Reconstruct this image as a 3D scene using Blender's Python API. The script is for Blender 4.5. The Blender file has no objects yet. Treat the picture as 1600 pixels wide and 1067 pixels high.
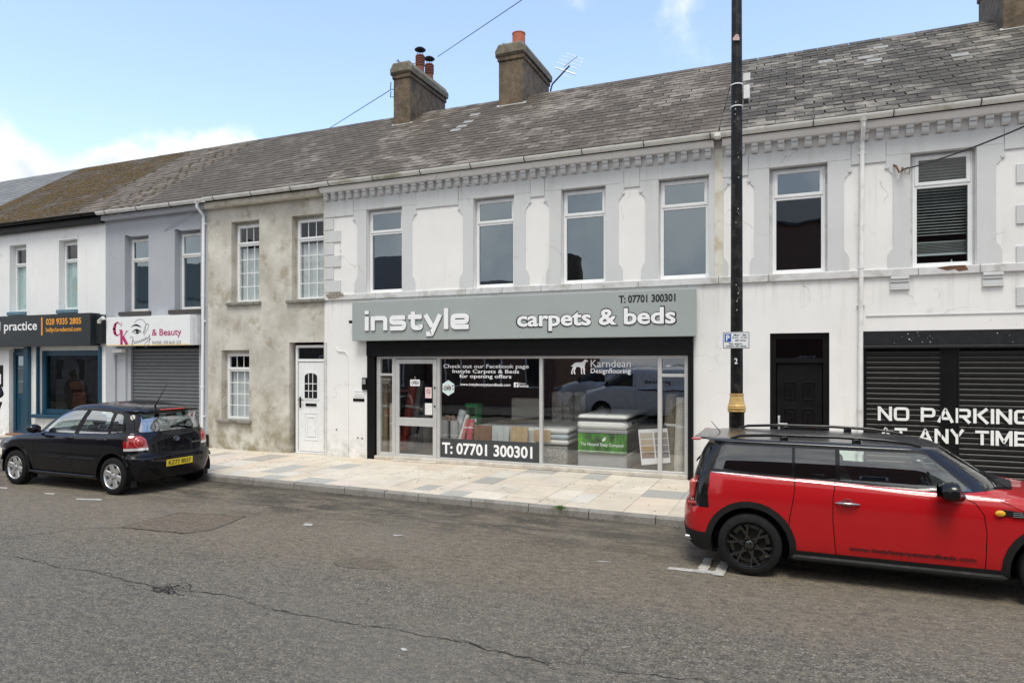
import bpy, bmesh, math, random
from math import sin, cos, pi, radians
from mathutils import Vector, Matrix, noise
random.seed(7)
S = bpy.context.scene
COL = S.collection
# ---------------------------------------------------------------- camera, sky, sun, exposure
F, VX, H0, YH = 1052.0, -2516.0, 2.15, 565.0
TH = math.atan2(F, -VX)
cam = bpy.data.cameras.new('camera'); cam.sensor_width = 36; cam.lens = 36 * F / 1600
cam.shift_y = (YH - 533.5) / 1600; cam.clip_end = 2000; cam.clip_start = 0.05
cam_o = bpy.data.objects.new('camera', cam); COL.objects.link(cam_o)
cam_o.location = (0, 0, H0); cam_o.rotation_euler = (radians(90), 0, TH)
S.camera = cam_o
SUN_EL, SUN_AZ = radians(64), radians(165)      # azimuth from +Y clockwise
def build_world():
    w = bpy.data.worlds.new('World'); S.world = w; w.use_nodes = True
    nt = w.node_tree; nt.nodes.clear(); N = nt.nodes.new; L = nt.links.new
    out = N('ShaderNodeOutputWorld'); bg = N('ShaderNodeBackground'); L(bg.outputs[0], out.inputs[0])
    sky = N('ShaderNodeTexSky'); sky.sky_type = 'NISHITA'; sky.sun_disc = False
    sky.sun_elevation = SUN_EL; sky.sun_rotation = SUN_AZ; sky.air_density = 1.0; sky.dust_density = 0.6; sky.ozone_density = 2.0
    tc = N('ShaderNodeTexCoord'); sep = N('ShaderNodeSeparateXYZ'); L(tc.outputs['Generated'], sep.inputs[0])
    def M(op, a, b=None, c=None, clamp=False):
        n = N('ShaderNodeMath'); n.operation = op; n.use_clamp = clamp
        for i, v in enumerate((a, b, c)):
            if v is None: continue
            if isinstance(v, (int, float)): n.inputs[i].default_value = v
            else: L(v, n.inputs[i])
        return n.outputs[0]
    X, Y, Z = sep.outputs
    zz = M('ADD', M('MAXIMUM', Z, 0.0), 0.16)
    cmb = N('ShaderNodeCombineXYZ'); L(M('DIVIDE', X, zz), cmb.inputs[0]); L(M('DIVIDE', Y, zz), cmb.inputs[1])
    n1 = N('ShaderNodeTexNoise'); n1.inputs['Scale'].default_value = 0.9; n1.inputs['Detail'].default_value = 9; n1.inputs['Roughness'].default_value = 0.56
    L(cmb.outputs[0], n1.inputs['Vector'])
    n2 = N('ShaderNodeTexNoise'); n2.inputs['Scale'].default_value = 6.5; n2.inputs['Detail'].default_value = 7; n2.inputs['Roughness'].default_value = 0.52
    L(tc.outputs['Generated'], n2.inputs['Vector'])
    # cloud bank low to the left of the street, and the broken cover towards the south
    def lobe(az, el, gain, power):
        d = N('ShaderNodeVectorMath'); d.operation = 'DOT_PRODUCT'; L(tc.outputs['Generated'], d.inputs[0])
        d.inputs[1].default_value = (sin(az) * cos(el), cos(az) * cos(el), sin(el))
        return M('MULTIPLY', M('POWER', M('MAXIMUM', d.outputs['Value'], 0.0), power), gain)
    lowz = N('ShaderNodeMapRange'); L(M('ADD', Z, M('MULTIPLY', M('SUBTRACT', n2.outputs[0], 0.5), 0.45)), lowz.inputs[0]); lowz.inputs[1].default_value = 0.33; lowz.inputs[2].default_value = 0.24; lowz.inputs[3].default_value = 0.0; lowz.inputs[4].default_value = 1.0
    bank = M('MULTIPLY', M('ADD', lobe(radians(-50), radians(8), 0.60, 14), 0.0), lowz.outputs[0])
    south = M('MULTIPLY', M('SMOOTH_MIN', M('MAXIMUM', M('SUBTRACT', 0.12, Y), 0.0), 0.6, 0.2), 0.92)
    wisp = M('ADD', lobe(radians(-9), radians(29), 0.13, 60), lobe(radians(-24), radians(31), 0.10, 160))
    bias = M('ADD', M('ADD', bank, south), wisp)
    raw = M('ADD', M('ADD', M('MULTIPLY', n1.outputs[0], 0.35), M('MULTIPLY', n2.outputs[0], 0.95)), M('SUBTRACT', bias, 0.115))
    ramp = N('ShaderNodeMapRange'); ramp.interpolation_type = 'SMOOTHSTEP'; L(raw, ramp.inputs[0])
    ramp.inputs[1].default_value = 0.71; ramp.inputs[2].default_value = 0.93
    # cloud shading: brighter edges, greyer thick middles
    thick = N('ShaderNodeMapRange'); L(raw, thick.inputs[0]); thick.inputs[1].default_value = 0.80; thick.inputs[2].default_value = 1.25
    n3 = N('ShaderNodeTexNoise'); n3.inputs['Scale'].default_value = 7; n3.inputs['Detail'].default_value = 5; L(tc.outputs['Generated'], n3.inputs['Vector'])
    tt = M('MULTIPLY', M('ADD', thick.outputs[0], 0.25), M('MULTIPLY', M('MAXIMUM', M('SUBTRACT', n3.outputs[0], 0.36), 0.0), 4.2), None, True)
    cc = N('ShaderNodeMix'); cc.data_type = 'RGBA'; L(tt, cc.inputs[0])
    cc.inputs[6].default_value = (6.7, 6.75, 6.7, 1); cc.inputs[7].default_value = (4.2, 4.6, 5.2, 1)
    # pale milky veil near the horizon over the clear-sky blue
    sk = N('ShaderNodeMix'); sk.data_type = 'RGBA'; sk.blend_type = 'MULTIPLY'; sk.inputs[0].default_value = 1
    L(sky.outputs[0], sk.inputs[6]); sk.inputs[7].default_value = (1.95, 1.78, 1.72, 1)
    veil = N('ShaderNodeMix'); veil.data_type = 'RGBA'
    L(M('ADD', M('MULTIPLY', M('SUBTRACT', 1.0, M('MAXIMUM', Z, 0.0)), 0.20), M('MULTIPLY', n1.outputs[0], 0.10)), veil.inputs[0])
    L(sk.outputs[2], veil.inputs[6]); veil.inputs[7].default_value = (4.3, 5.5, 8.4, 1)
    mx = N('ShaderNodeMix'); mx.data_type = 'RGBA'; L(ramp.outputs[0], mx.inputs[0]); L(veil.outputs[2], mx.inputs[6]); L(cc.outputs[2], mx.inputs[7])
    L(mx.outputs[2], bg.inputs[0]); bg.inputs[1].default_value = 0.10
build_world()
sl = bpy.data.lights.new('sun', 'SUN'); sl.energy = 1.5; sl.angle = radians(24); sl.color = (1.0, 0.965, 0.86)
so = bpy.data.objects.new('sun', sl); COL.objects.link(so)
sd = Vector((sin(SUN_AZ) * cos(SUN_EL), cos(SUN_AZ) * cos(SUN_EL), sin(SUN_EL)))
so.rotation_euler = (-sd).to_track_quat('-Z', 'Y').to_euler(); so.location = (0, -5, 20)
S.view_settings.view_transform = 'Standard'; S.view_settings.look = 'None'
S.view_settings.gamma = 1; S.view_settings.use_curve_mapping = False
S.view_settings.exposure = 0.90

# pixel column / row of the 1600 px photograph on a plane parallel to the street front -> metres
def U(px, D=12.0): return D * math.tan(math.atan2(px - 800, F) - TH)
def V(px, py, D=12.0):
    X = U(px, D); return H0 + (YH - py) * (D * cos(TH) - X * sin(TH)) / F
def kerb_y(x): return 8.88 - 0.025 * x

# ---------------------------------------------------------------- materials
def node_mat(name):
    m = bpy.data.materials.new(name); m.use_nodes = True
    nt = m.node_tree; b = nt.nodes['Principled BSDF']
    return m, nt, b
class NT:
    def __init__(s, nt): s.nt = nt; s.pos = None
    def N(s, t): return s.nt.nodes.new(t)
    def L(s, a, b): s.nt.links.new(a, b)
    def P(s):
        if s.pos is None: s.pos = s.N('ShaderNodeNewGeometry').outputs['Position']
        return s.pos
    def noise(s, scale, detail=4, rough=.55, stretch=None, seed=0, dist=0):
        v = s.P()
        if stretch or seed:
            mp = s.N('ShaderNodeMapping'); s.L(v, mp.inputs[0]); mp.inputs['Scale'].default_value = stretch or (1, 1, 1)
            mp.inputs['Location'].default_value = (seed * 3.7, seed * 1.3, seed * 2.1); v = mp.outputs[0]
        n = s.N('ShaderNodeTexNoise'); s.L(v, n.inputs['Vector'])
        n.inputs['Scale'].default_value = scale; n.inputs['Detail'].default_value = detail; n.inputs['Roughness'].default_value = rough; n.inputs['Distortion'].default_value = dist
        return n.outputs[0]
    def rng(s, v, a, b, lo=0., hi=1., smooth=False):
        r = s.N('ShaderNodeMapRange'); s.L(v, r.inputs[0])
        if smooth: r.interpolation_type = 'SMOOTHSTEP'
        for i, x in enumerate((a, b, lo, hi)): r.inputs[i + 1].default_value = x
        return r.outputs[0]
    def math(s, op, a, b=None):
        n = s.N('ShaderNodeMath'); n.operation = op
        for i, v in enumerate((a, b)):
            if v is None: continue
            if isinstance(v, (int, float)): n.inputs[i].default_value = v
            else: s.L(v, n.inputs[i])
        return n.outputs[0]
    def mix(s, f, a, b, mode='MIX'):
        n = s.N('ShaderNodeMix'); n.data_type = 'RGBA'; n.blend_type = mode
        for i, v in ((0, f), (6, a), (7, b)):
            if isinstance(v, (int, float)): n.inputs[i].default_value = v if i == 0 else (v, v, v, 1)
            elif isinstance(v, tuple): n.inputs[i].default_value = (*v, 1) if len(v) == 3 else v
            else: s.L(v, n.inputs[i])
        return n.outputs[2]
    def bump(s, b, h, strength, dist=0.01):
        n = s.N('ShaderNodeBump'); s.L(h, n.inputs['Height']); n.inputs['Strength'].default_value = strength; n.inputs['Distance'].default_value = dist
        s.L(n.outputs[0], b.inputs['Normal'])
MC = {}
def mat(name, base, rough=.6, metal=0., var=.12, vs=6., bump=.0, bs=60., spec=.5, coat=0., col2=None, cs=2., emit=None):
    """general procedural material: base colour with mottling, a second tone in patches, grain relief"""
    if name in MC: return MC[name]
    m, nt, b = node_mat(name); k = NT(nt)
    c = k.mix(k.rng(k.noise(vs, 5), .3, .7), tuple(x * (1 - var) for x in base), tuple(min(1, x * (1 + var)) for x in base))
    if col2: c = k.mix(k.rng(k.noise(cs, 6, .62, seed=3), .50, .68, 0, .8), c, col2)
    k.L(c, b.inputs['Base Color'])
    b.inputs['Roughness'].default_value = rough; b.inputs['Metallic'].default_value = metal
    b.inputs['Specular IOR Level'].default_value = spec
    if rough < .5 or bump: k.L(k.rng(k.noise(vs * 2.3, 4, seed=5), .3, .7, rough * .85, min(1, rough * 1.2)), b.inputs['Roughness'])
    if coat: b.inputs['Coat Weight'].default_value = coat; b.inputs['Coat IOR'].default_value = 1.55; b.inputs['Coat Roughness'].default_value = .09
    if bump: k.bump(b, k.noise(bs, 4), bump)
    if emit: b.inputs['Emission Color'].default_value = (*base, 1); b.inputs['Emission Strength'].default_value = emit
    MC[name] = m; return m
def render_paint(name, base, stain=(.42, .40, .33), amount=.35, low=.8, bump=.25):
    """painted render: faint mottling, run-off streaks, grime near the pavement"""
    m, nt, b = node_mat(name); k = NT(nt)
    c = k.mix(k.rng(k.noise(1.3, 5), .3, .7), tuple(x * .955 for x in base), tuple(min(.9, x * 1.03) for x in base))
    streak = k.math('MULTIPLY', k.rng(k.noise(3.2, 5, .6, (1.6, 1.6, .16)), .54, .74, 0, amount), k.rng(k.noise(.9, 3, seed=8), .4, .62))
    c = k.mix(streak, c, stain)
    sep = k.N('ShaderNodeSeparateXYZ'); k.L(k.P(), sep.inputs[0])
    lowm = k.math('MULTIPLY', k.rng(sep.outputs[2], .08, low, 1, 0, True), k.rng(k.noise(5, 6, .65), .42, .64, 0, .55))
    c = k.mix(lowm, c, tuple(x * .75 for x in stain))
    # hairline cracks
    v = k.N('ShaderNodeTexVoronoi'); v.feature = 'DISTANCE_TO_EDGE'; v.inputs['Scale'].default_value = .62
    d = k.N('ShaderNodeVectorMath'); d.operation = 'ADD'
    nn = k.N('ShaderNodeTexNoise'); k.L(k.P(), nn.inputs['Vector']); nn.inputs['Scale'].default_value = 3.5; nn.inputs['Detail'].default_value = 6
    sc = k.N('ShaderNodeVectorMath'); sc.operation = 'SCALE'; k.L(nn.outputs[1], sc.inputs[0]); sc.inputs['Scale'].default_value = .5
    k.L(k.P(), d.inputs[0]); k.L(sc.outputs[0], d.inputs[1]); k.L(d.outputs[0], v.inputs['Vector'])
    crack = k.math('MULTIPLY', k.rng(v.outputs['Distance'], .0015, .006, .55, 0), k.rng(k.noise(1.1, 3, seed=4), .52, .62))
    c = k.mix(crack, c, (.25, .24, .22))
    # run-off streaks hanging below the sill course and the eaves
    for za, zb in ((3.475, 2.75), (5.62, 5.1)):
        band = k.math('MULTIPLY', k.rng(sep.outputs[2], zb, za, 0, 1), k.math('LESS_THAN', sep.outputs[2], za))
        st = k.math('MULTIPLY', k.rng(k.noise(9, 4, .6, (1, 1, .07), seed=11 + za), .53, .70, 0, amount * .75), band)
        c = k.mix(st, c, tuple(x * .8 for x in stain))
    # small chips
    chip = k.math('MULTIPLY', k.rng(k.noise(14, 3, seed=9), .735, .76, 0, 1), .6)
    c = k.mix(chip, c, (.36, .31, .26))
    k.L(c, b.inputs['Base Color']); b.inputs['Roughness'].default_value = .82
    k.bump(b, k.math('ADD', k.noise(38, 5), k.math('MULTIPLY', k.noise(3, 3), 2.2)), bump, .006)
    MC[name] = m; return m
M_WHITE = render_paint('white_render', (.80, .79, .78))
M_BWHITE = render_paint('bright_white_render', (.82, .825, .83), amount=.16)
M_GREY = render_paint('grey_trim_paint', (.60, .61, .615), amount=.4)
M_GKGREY = render_paint('grey_painted_render', (.395, .415, .455), (.22, .22, .22), .3)
def bare_render():
    m, nt, b = node_mat('bare_cement_render'); k = NT(nt)
    c = k.mix(k.rng(k.noise(1.6, 7, .62), .34, .68), (.42, .395, .34), (.65, .625, .565))
    c = k.mix(k.rng(k.noise(2.1, 6, .66, seed=2), .52, .66, 0, .75), c, (.31, .27, .20))
    c = k.mix(k.rng(k.noise(1.2, 5, .6, (1.5, 1.5, .4), seed=6), .52, .7, 0, .65), c, (.60, .59, .55))
    sep = k.N('ShaderNodeSeparateXYZ'); k.L(k.P(), sep.inputs[0])
    c = k.mix(k.math('MULTIPLY', k.rng(sep.outputs[2], .1, 1.5, .8, 0), k.rng(k.noise(3.5, 5), .42, .6)), c, (.22, .185, .10))
    c = k.mix(k.rng(k.noise(60, 3), .62, .7, 0, .35), c, (.2, .19, .15))
    k.L(c, b.inputs['Base Color']); b.inputs['Roughness'].default_value = .92
    k.bump(b, k.math('ADD', k.noise(90, 5), k.math('MULTIPLY', k.noise(6, 4), 1.6)), .5, .008)
    return m
M_BARE = bare_render()
def asphalt(name='worn_asphalt', mul=(1.05, 1.05, 1.10)):
    m, nt, b = node_mat(name); k = NT(nt)
    g = k.noise(70, 4, .75)
    v = k.N('ShaderNodeTexVoronoi'); v.inputs['Scale'].default_value = 62; k.L(k.P(), v.inputs['Vector'])
    stone = k.rng(k.math('ADD', k.math('MULTIPLY', g, .6), k.math('MULTIPLY', v.outputs['Distance'], .5)), .32, .72)
    c = k.mix(stone, (0.244, 0.214, 0.158), (0.064, 0.057, 0.043))
    vc = k.N('ShaderNodeSeparateColor'); k.L(v.outputs['Color'], vc.inputs[0])
    c = k.mix(k.rng(vc.outputs[0], .84, .99, 0, .6), c, (0.478, 0.439, 0.347))
    sep = k.N('ShaderNodeSeparateXYZ'); k.L(k.P(), sep.inputs[0]); Y = sep.outputs[1]
    wob = k.math('ADD', Y, k.math('MULTIPLY', k.math('SUBTRACT', k.noise(.8, 4), .5), 1.6))
    c = k.mix(k.math('MULTIPLY', k.rng(wob, 5.2, 6.2, 0, 1, True), .5), c, (0.208, 0.161, 0.101))
    c = k.mix(k.math('MULTIPLY', k.rng(wob, 5.2, 4.4, 0, 1, True), .35), c, (0.130, 0.120, 0.096))
    # clotted wear: pale aggregate showing through in clumps, dark binder between
    cl = k.noise(13, 6, .72, (.75, 1.25, 1))
    c = k.mix(k.rng(cl, .50, .66, 0, .55), c, (0.276, 0.231, 0.158)); c = k.mix(k.rng(cl, .48, .36, 0, .75), c, (0.062, 0.054, 0.041))
    dk = k.math('MULTIPLY', k.rng(wob, 6.9, 8.2, 0, 1, True), k.rng(k.noise(1.8, 6, .74, (.55, 1.8, 1)), .42, .55))
    c = k.mix(k.math('MULTIPLY', dk, .95), c, (0.047, 0.039, 0.028))
    c = k.mix(k.rng(Y, 8.55, 9.0, 0, .75, True), c, (0.047, 0.039, 0.029))
    gr = k.noise(44, 3, .8, (.8, 1.25, 1), seed=2); c = k.mix(k.rng(gr, .54, .66, 0, .5), c, (0.354, 0.306, 0.211)); c = k.mix(k.rng(gr, .47, .35, 0, .6), c, (0.047, 0.041, 0.030))
    c = k.mix(k.rng(k.noise(2.4, 6, .7, (.5, 1.6, 1), seed=3), .57, .70, 0, .5), c, (0.083, 0.071, 0.054))
    c = k.mix(k.rng(k.noise(.55, 4, .6, seed=5), .45, .65, 0, .3), c, (0.203, 0.182, 0.137))
    c = k.mix(k.math('MULTIPLY', k.rng(k.noise(9, 7, .8, (.4, 1.3, 1), seed=7), .55, .66, 0, .75), k.rng(Y, 5.2, 6.6, .25, 1)), c, (0.312, 0.250, 0.162))
    c = k.mix(1.0, c, mul, 'MULTIPLY')
    k.L(c, b.inputs['Base Color'])
    k.L(k.rng(k.noise(3, 4), .3, .7, .72, .95), b.inputs['Roughness'])
    k.bump(b, k.math('ADD', k.math('MULTIPLY', v.outputs['Distance'], -1.4), k.math('ADD', g, k.math('MULTIPLY', k.noise(2.5, 5), 5))), 1.0, .012)
    return m
M_ROAD = asphalt()
def slate_mat(name, a, b_, white=(.42, .42, .40), wa=.3, moss=None, ma=0., wlo=.5):
    m, nt, b = node_mat(name); k = NT(nt)
    at = k.N('ShaderNodeAttribute'); at.attribute_name = 'tone'; t = at.outputs['Fac']
    c = k.mix(t, a, b_)
    c = k.mix(k.rng(k.noise(2.2, 4), .35, .65, 0, .6), c, tuple((x + y) * .42 for x, y in zip(a, b_)))
    lich = k.math('ADD', k.math('MULTIPLY', k.noise(.7, 4, .6), .72), k.math('ADD', k.math('MULTIPLY', k.noise(7, 6, .75, (.55, 1.6, 1.6)), .78), k.math('MULTIPLY', t, .14)))
    c = k.mix(k.rng(lich, wlo + .38, wlo + .60, 0, wa), c, white)
    c = k.mix(k.rng(k.noise(34, 4, .7), .58, .70, 0, .4), c, tuple(x * .45 for x in a))
    if moss: c = k.mix(k.rng(k.noise(1.5, 6, .7, seed=4), .62 - ma * .35, .80 - ma * .35), c, k.mix(k.rng(k.noise(9, 4), .4, .62), moss, tuple(x * .45 for x in moss)))
    k.L(c, b.inputs['Base Color']); b.inputs['Roughness'].default_value = .78
    k.bump(b, k.noise(45, 5), .4, .006)
    return m
SLATES = dict(
    pale=slate_mat('pale_slate', (0.148, 0.154, 0.154), (0.222, 0.224, 0.218), (0.311, 0.308, 0.294), .4),
    mossy=slate_mat('mossy_slate', (0.074, 0.059, 0.042), (0.133, 0.105, 0.077), (0.185, 0.168, 0.128), .2, (0.089, 0.056, 0.013), .8),
    rough=slate_mat('weathered_brown_slate', (0.096, 0.077, 0.056), (0.178, 0.143, 0.109), (0.296, 0.259, 0.218), .35, (0.081, 0.059, 0.019), .25),
    brown=slate_mat('brown_grey_slate', (0.074, 0.059, 0.042), (0.112, 0.092, 0.068), (0.311, 0.280, 0.243), .6),
    purple=slate_mat('purple_grey_slate', (0.068, 0.054, 0.038), (0.117, 0.094, 0.069), (0.311, 0.273, 0.234), .85, None, 0, .44),
    grey=slate_mat('lichened_grey_slate', (0.049, 0.043, 0.032), (0.083, 0.072, 0.056), (0.296, 0.269, 0.227), .9, None, 0, .415))
def slab_mat():
    m, nt, b = node_mat('paving_stone'); k = NT(nt)
    at = k.N('ShaderNodeAttribute'); at.attribute_name = 'tint'
    c = k.mix(k.rng(k.noise(2.6, 5, .6), .35, .7, 0, .35), at.outputs['Color'], (.36, .325, .27))
    c = k.mix(k.rng(k.noise(120, 3), .5, .75, 0, .3), c, (.22, .2, .17))
    c = k.mix(k.rng(k.noise(1.1, 6, .68, seed=2), .55, .75, 0, .45), c, (.25, .225, .19))
    c = k.mix(k.rng(k.noise(24, 3, seed=6), .72, .74, 0, .7), c, (.08, .075, .07))
    k.L(c, b.inputs['Base Color']); b.inputs['Roughness'].default_value = .75
    k.bump(b, k.noise(80, 4), .25, .004)
    return m
M_SLAB = slab_mat()
M_GROUT = mat('grout', (.17, .15, .125), .9)
M_KERB = mat('granite_kerb', (.25, .235, .21), .85, var=.2, vs=40, bump=.4, bs=90, col2=(.12, .11, .09), cs=3)
M_UPVC = mat('white_upvc', (.80, .81, .82), .28, var=.03)
M_UPVCD = mat('weathered_upvc', (.76, .76, .75), .4, var=.05, col2=(.58, .57, .52), cs=4)
M_GUTTER = mat('gutter_plastic', (.74, .735, .69), .5, var=.08, col2=(.27, .26, .17), cs=1.7)
M_BLACKP = mat('black_paint', (.007, .007, .008), .4, var=.2, spec=.18)
M_BLACKM = mat('matt_black', (.006, .006, .006), .8, var=.2, spec=.1)
M_IRON = mat('black_iron', (.007, .007, .007), .45, spec=.22, var=.3, bump=.15, bs=40, col2=(.05, .045, .04), cs=9)
M_GOLD = mat('gold_paint', (.60, .40, .14), .45, var=.15, col2=(.35, .2, .06), cs=14)
M_STONE = mat('sill_stone', (.24, .23, .20), .9, var=.25, vs=30, bump=.5, bs=60, col2=(.10, .09, .07), cs=8)
M_DSILL = mat('dark_sill', (.055, .043, .042), .6)
M_BLUE = mat('teal_blue_paint', (.008, .055, .10), .35, var=.08)
M_BLUES = mat('blue_sill_paint', (.10, .19, .25), .5)
M_ALU = mat('aluminium', (.60, .60, .595), .38, .35, var=.06)
M_ALUD = mat('dirty_aluminium', (.52, .50, .47), .5, .15, var=.12, col2=(.25, .2, .14), cs=7)
M_CREAM = mat('cream_frame', (.55, .51, .45), .5, var=.1, col2=(.3, .24, .17), cs=5)
M_SHUT = mat('grey_shutter', (.13, .14, .153), .45, .25, var=.06)
M_SHUTB = mat('black_shutter', (.007, .007, .008), .34, var=.2, spec=.3)
M_SIGNG = mat('sign_grey', (.345, .378, .370), .42, var=.03, vs=1.5)
M_SIGNK = mat('sign_dark', (.016, .021, .024), .4)
M_SIGNW = mat('sign_white', (.80, .81, .83), .4, var=.02)
M_LETW = mat('letter_white', (.86, .86, .88), .35, var=.02)
M_LETK = mat('letter_black', (.01, .01, .012), .4)
M_LETO = mat('letter_orange', (.85, .36, .03), .5)
M_MAG = mat('letter_magenta', (.42, .02, .13), .5)
M_LGREY = mat('letter_grey', (.22, .22, .23), .5)
M_CHIM = mat('chimney_render', (.135, .100, .066), .95, var=.35, vs=7, bump=.9, bs=24, col2=(.055, .042, .030), cs=3.2)
M_CHIMC = mat('chimney_cap', (.15, .13, .095), .95, var=.3, vs=12, bump=.9, bs=22, col2=(.24, .23, .17), cs=5)
M_TERRA = mat('terracotta', (.42, .125, .06), .75, var=.18, vs=9)
M_TERRAD = mat('sooty_terracotta', (.20, .07, .045), .75, var=.3, vs=14)
M_LEAD = mat('lead_flashing', (.33, .34, .34), .6, .3, var=.2, bump=.3, bs=20)
M_RIDGE = mat('ridge_tile', (.075, .072, .07), .8, var=.3, bump=.3, bs=30)
M_DARK = mat('dark_interior', (.02, .02, .02), .9)
M_ROOM = mat('room_plaster', (.10, .10, .10), .9)
M_NET = mat('net_curtain', (.62, .63, .64), .9, var=.08)
M_WIRE = mat('cable_sheath', (.02, .02, .022), .6)
M_WIREW = mat('pale_cable', (.30, .30, .31), .6)
M_GALV = mat('galvanised', (.45, .46, .47), .45, .6)
M_RUST = mat('rust', (.14, .065, .035), .9, var=.3, bump=.5)
M_MARK = mat('road_paint', (.46, .44, .40), .75, var=.15, vs=30, bump=.3, col2=(.2, .19, .17), cs=14)
M_CRACK = mat('crack_dark', (.022, .019, .017), .95)
M_PATCH = asphalt('patch_asphalt', (.92, .87, .88)); M_OIL = asphalt('oily_asphalt', (.86, .85, .86))
M_RUBBER = mat('tyre_rubber', (.010, .010, .010), .8, spec=.25, var=.2, bump=.2, bs=80)
M_PLAST = mat('black_plastic', (.012, .012, .012), .6, spec=.25, var=.12, bump=.12, bs=150)
M_CHROME = mat('chrome', (.42, .42, .43), .25, 1., var=.03)
M_SILVER = mat('silver_alloy', (.62, .62, .63), .28, .75, var=.05)
M_BALLOY = mat('black_alloy', (.010, .010, .010), .10, .0, coat=1.)
M_RED = mat('red_car_paint', (.42, .003, .006), .5, 0., var=.02, coat=.9, spec=.15)
M_BLK = mat('black_car_paint', (.003, .003, .005), .5, 0., var=.1, coat=.7, spec=.05)
M_GLOSSK = mat('gloss_black', (.006, .006, .007), .3, 0., coat=.6, spec=.1)
M_ROOFK = mat('satin_black_roof', (.03, .031, .033), .30, .2, coat=.5, spec=.3)
M_TAIL = mat('tail_lamp_red', (.30, .008, .008), .12, coat=1.)
M_TAILP = mat('tail_lamp_pink', (.52, .09, .08), .12, coat=1.)
M_CLEAR = mat('lamp_clear', (.70, .68, .66), .12, .3, coat=1.)
M_AMBER = mat('amber_lamp', (.85, .42, .02), .2, coat=1.)
M_PLATE = mat('yellow_plate', (.80, .58, .02), .4, var=.03)
M_PBLUE = mat('parking_blue', (.02, .10, .42), .4)
M_SEAT = mat('seat_cloth', (.03, .03, .033), .9)
def glass(name, tint, ior=1.6, wav=.12, gl=1.):
    m, nt, b = node_mat(name); k = NT(nt); nt.nodes.remove(b)
    out = [n for n in nt.nodes if n.type == 'OUTPUT_MATERIAL'][0]
    tr = k.N('ShaderNodeBsdfTransparent'); tr.inputs[0].default_value = (*tint, 1)
    gs = k.N('ShaderNodeBsdfGlossy'); gs.inputs['Roughness'].default_value = .01; gs.inputs[0].default_value = (gl, gl, gl, 1) if isinstance(gl, float) else (*gl, 1)
    fr = k.N('ShaderNodeFresnel'); fr.inputs[0].default_value = ior
    bf = k.N('ShaderNodeNewGeometry').outputs['Backfacing']; mx = k.N('ShaderNodeMixShader'); k.L(k.math('MULTIPLY', fr.outputs[0], k.math('SUBTRACT', 1.0, bf)), mx.inputs[0]); k.L(tr.outputs[0], mx.inputs[1]); k.L(gs.outputs[0], mx.inputs[2])
    bp = k.N('ShaderNodeBump'); k.L(k.noise(1.6, 2), bp.inputs['Height']); bp.inputs['Strength'].default_value = wav; bp.inputs['Distance'].default_value = .02
    k.L(bp.outputs[0], gs.inputs['Normal'])
    k.L(mx.outputs[0], out.inputs[0]); MC[name] = m; return m
G_WIN = glass('window_glass', (.45, .5, .52), 2.75, .10, (.80, .92, 1.0)); G_CLR = glass('clear_window_glass', (.95, .97, .97), 1.6, .08)
G_SHOP = glass('shop_glass', (.985, .99, .99), 2.35, .05)
G_CAR = glass('car_glass', (.80, .90, .86), 2.2, .0)
G_CAR2 = glass('pale_reflecting_glass', (.75, .85, .82), 4.2, .0); G_TINT = glass('tinted_car_glass', (.06, .065, .07), 2.1, .0)

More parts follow.
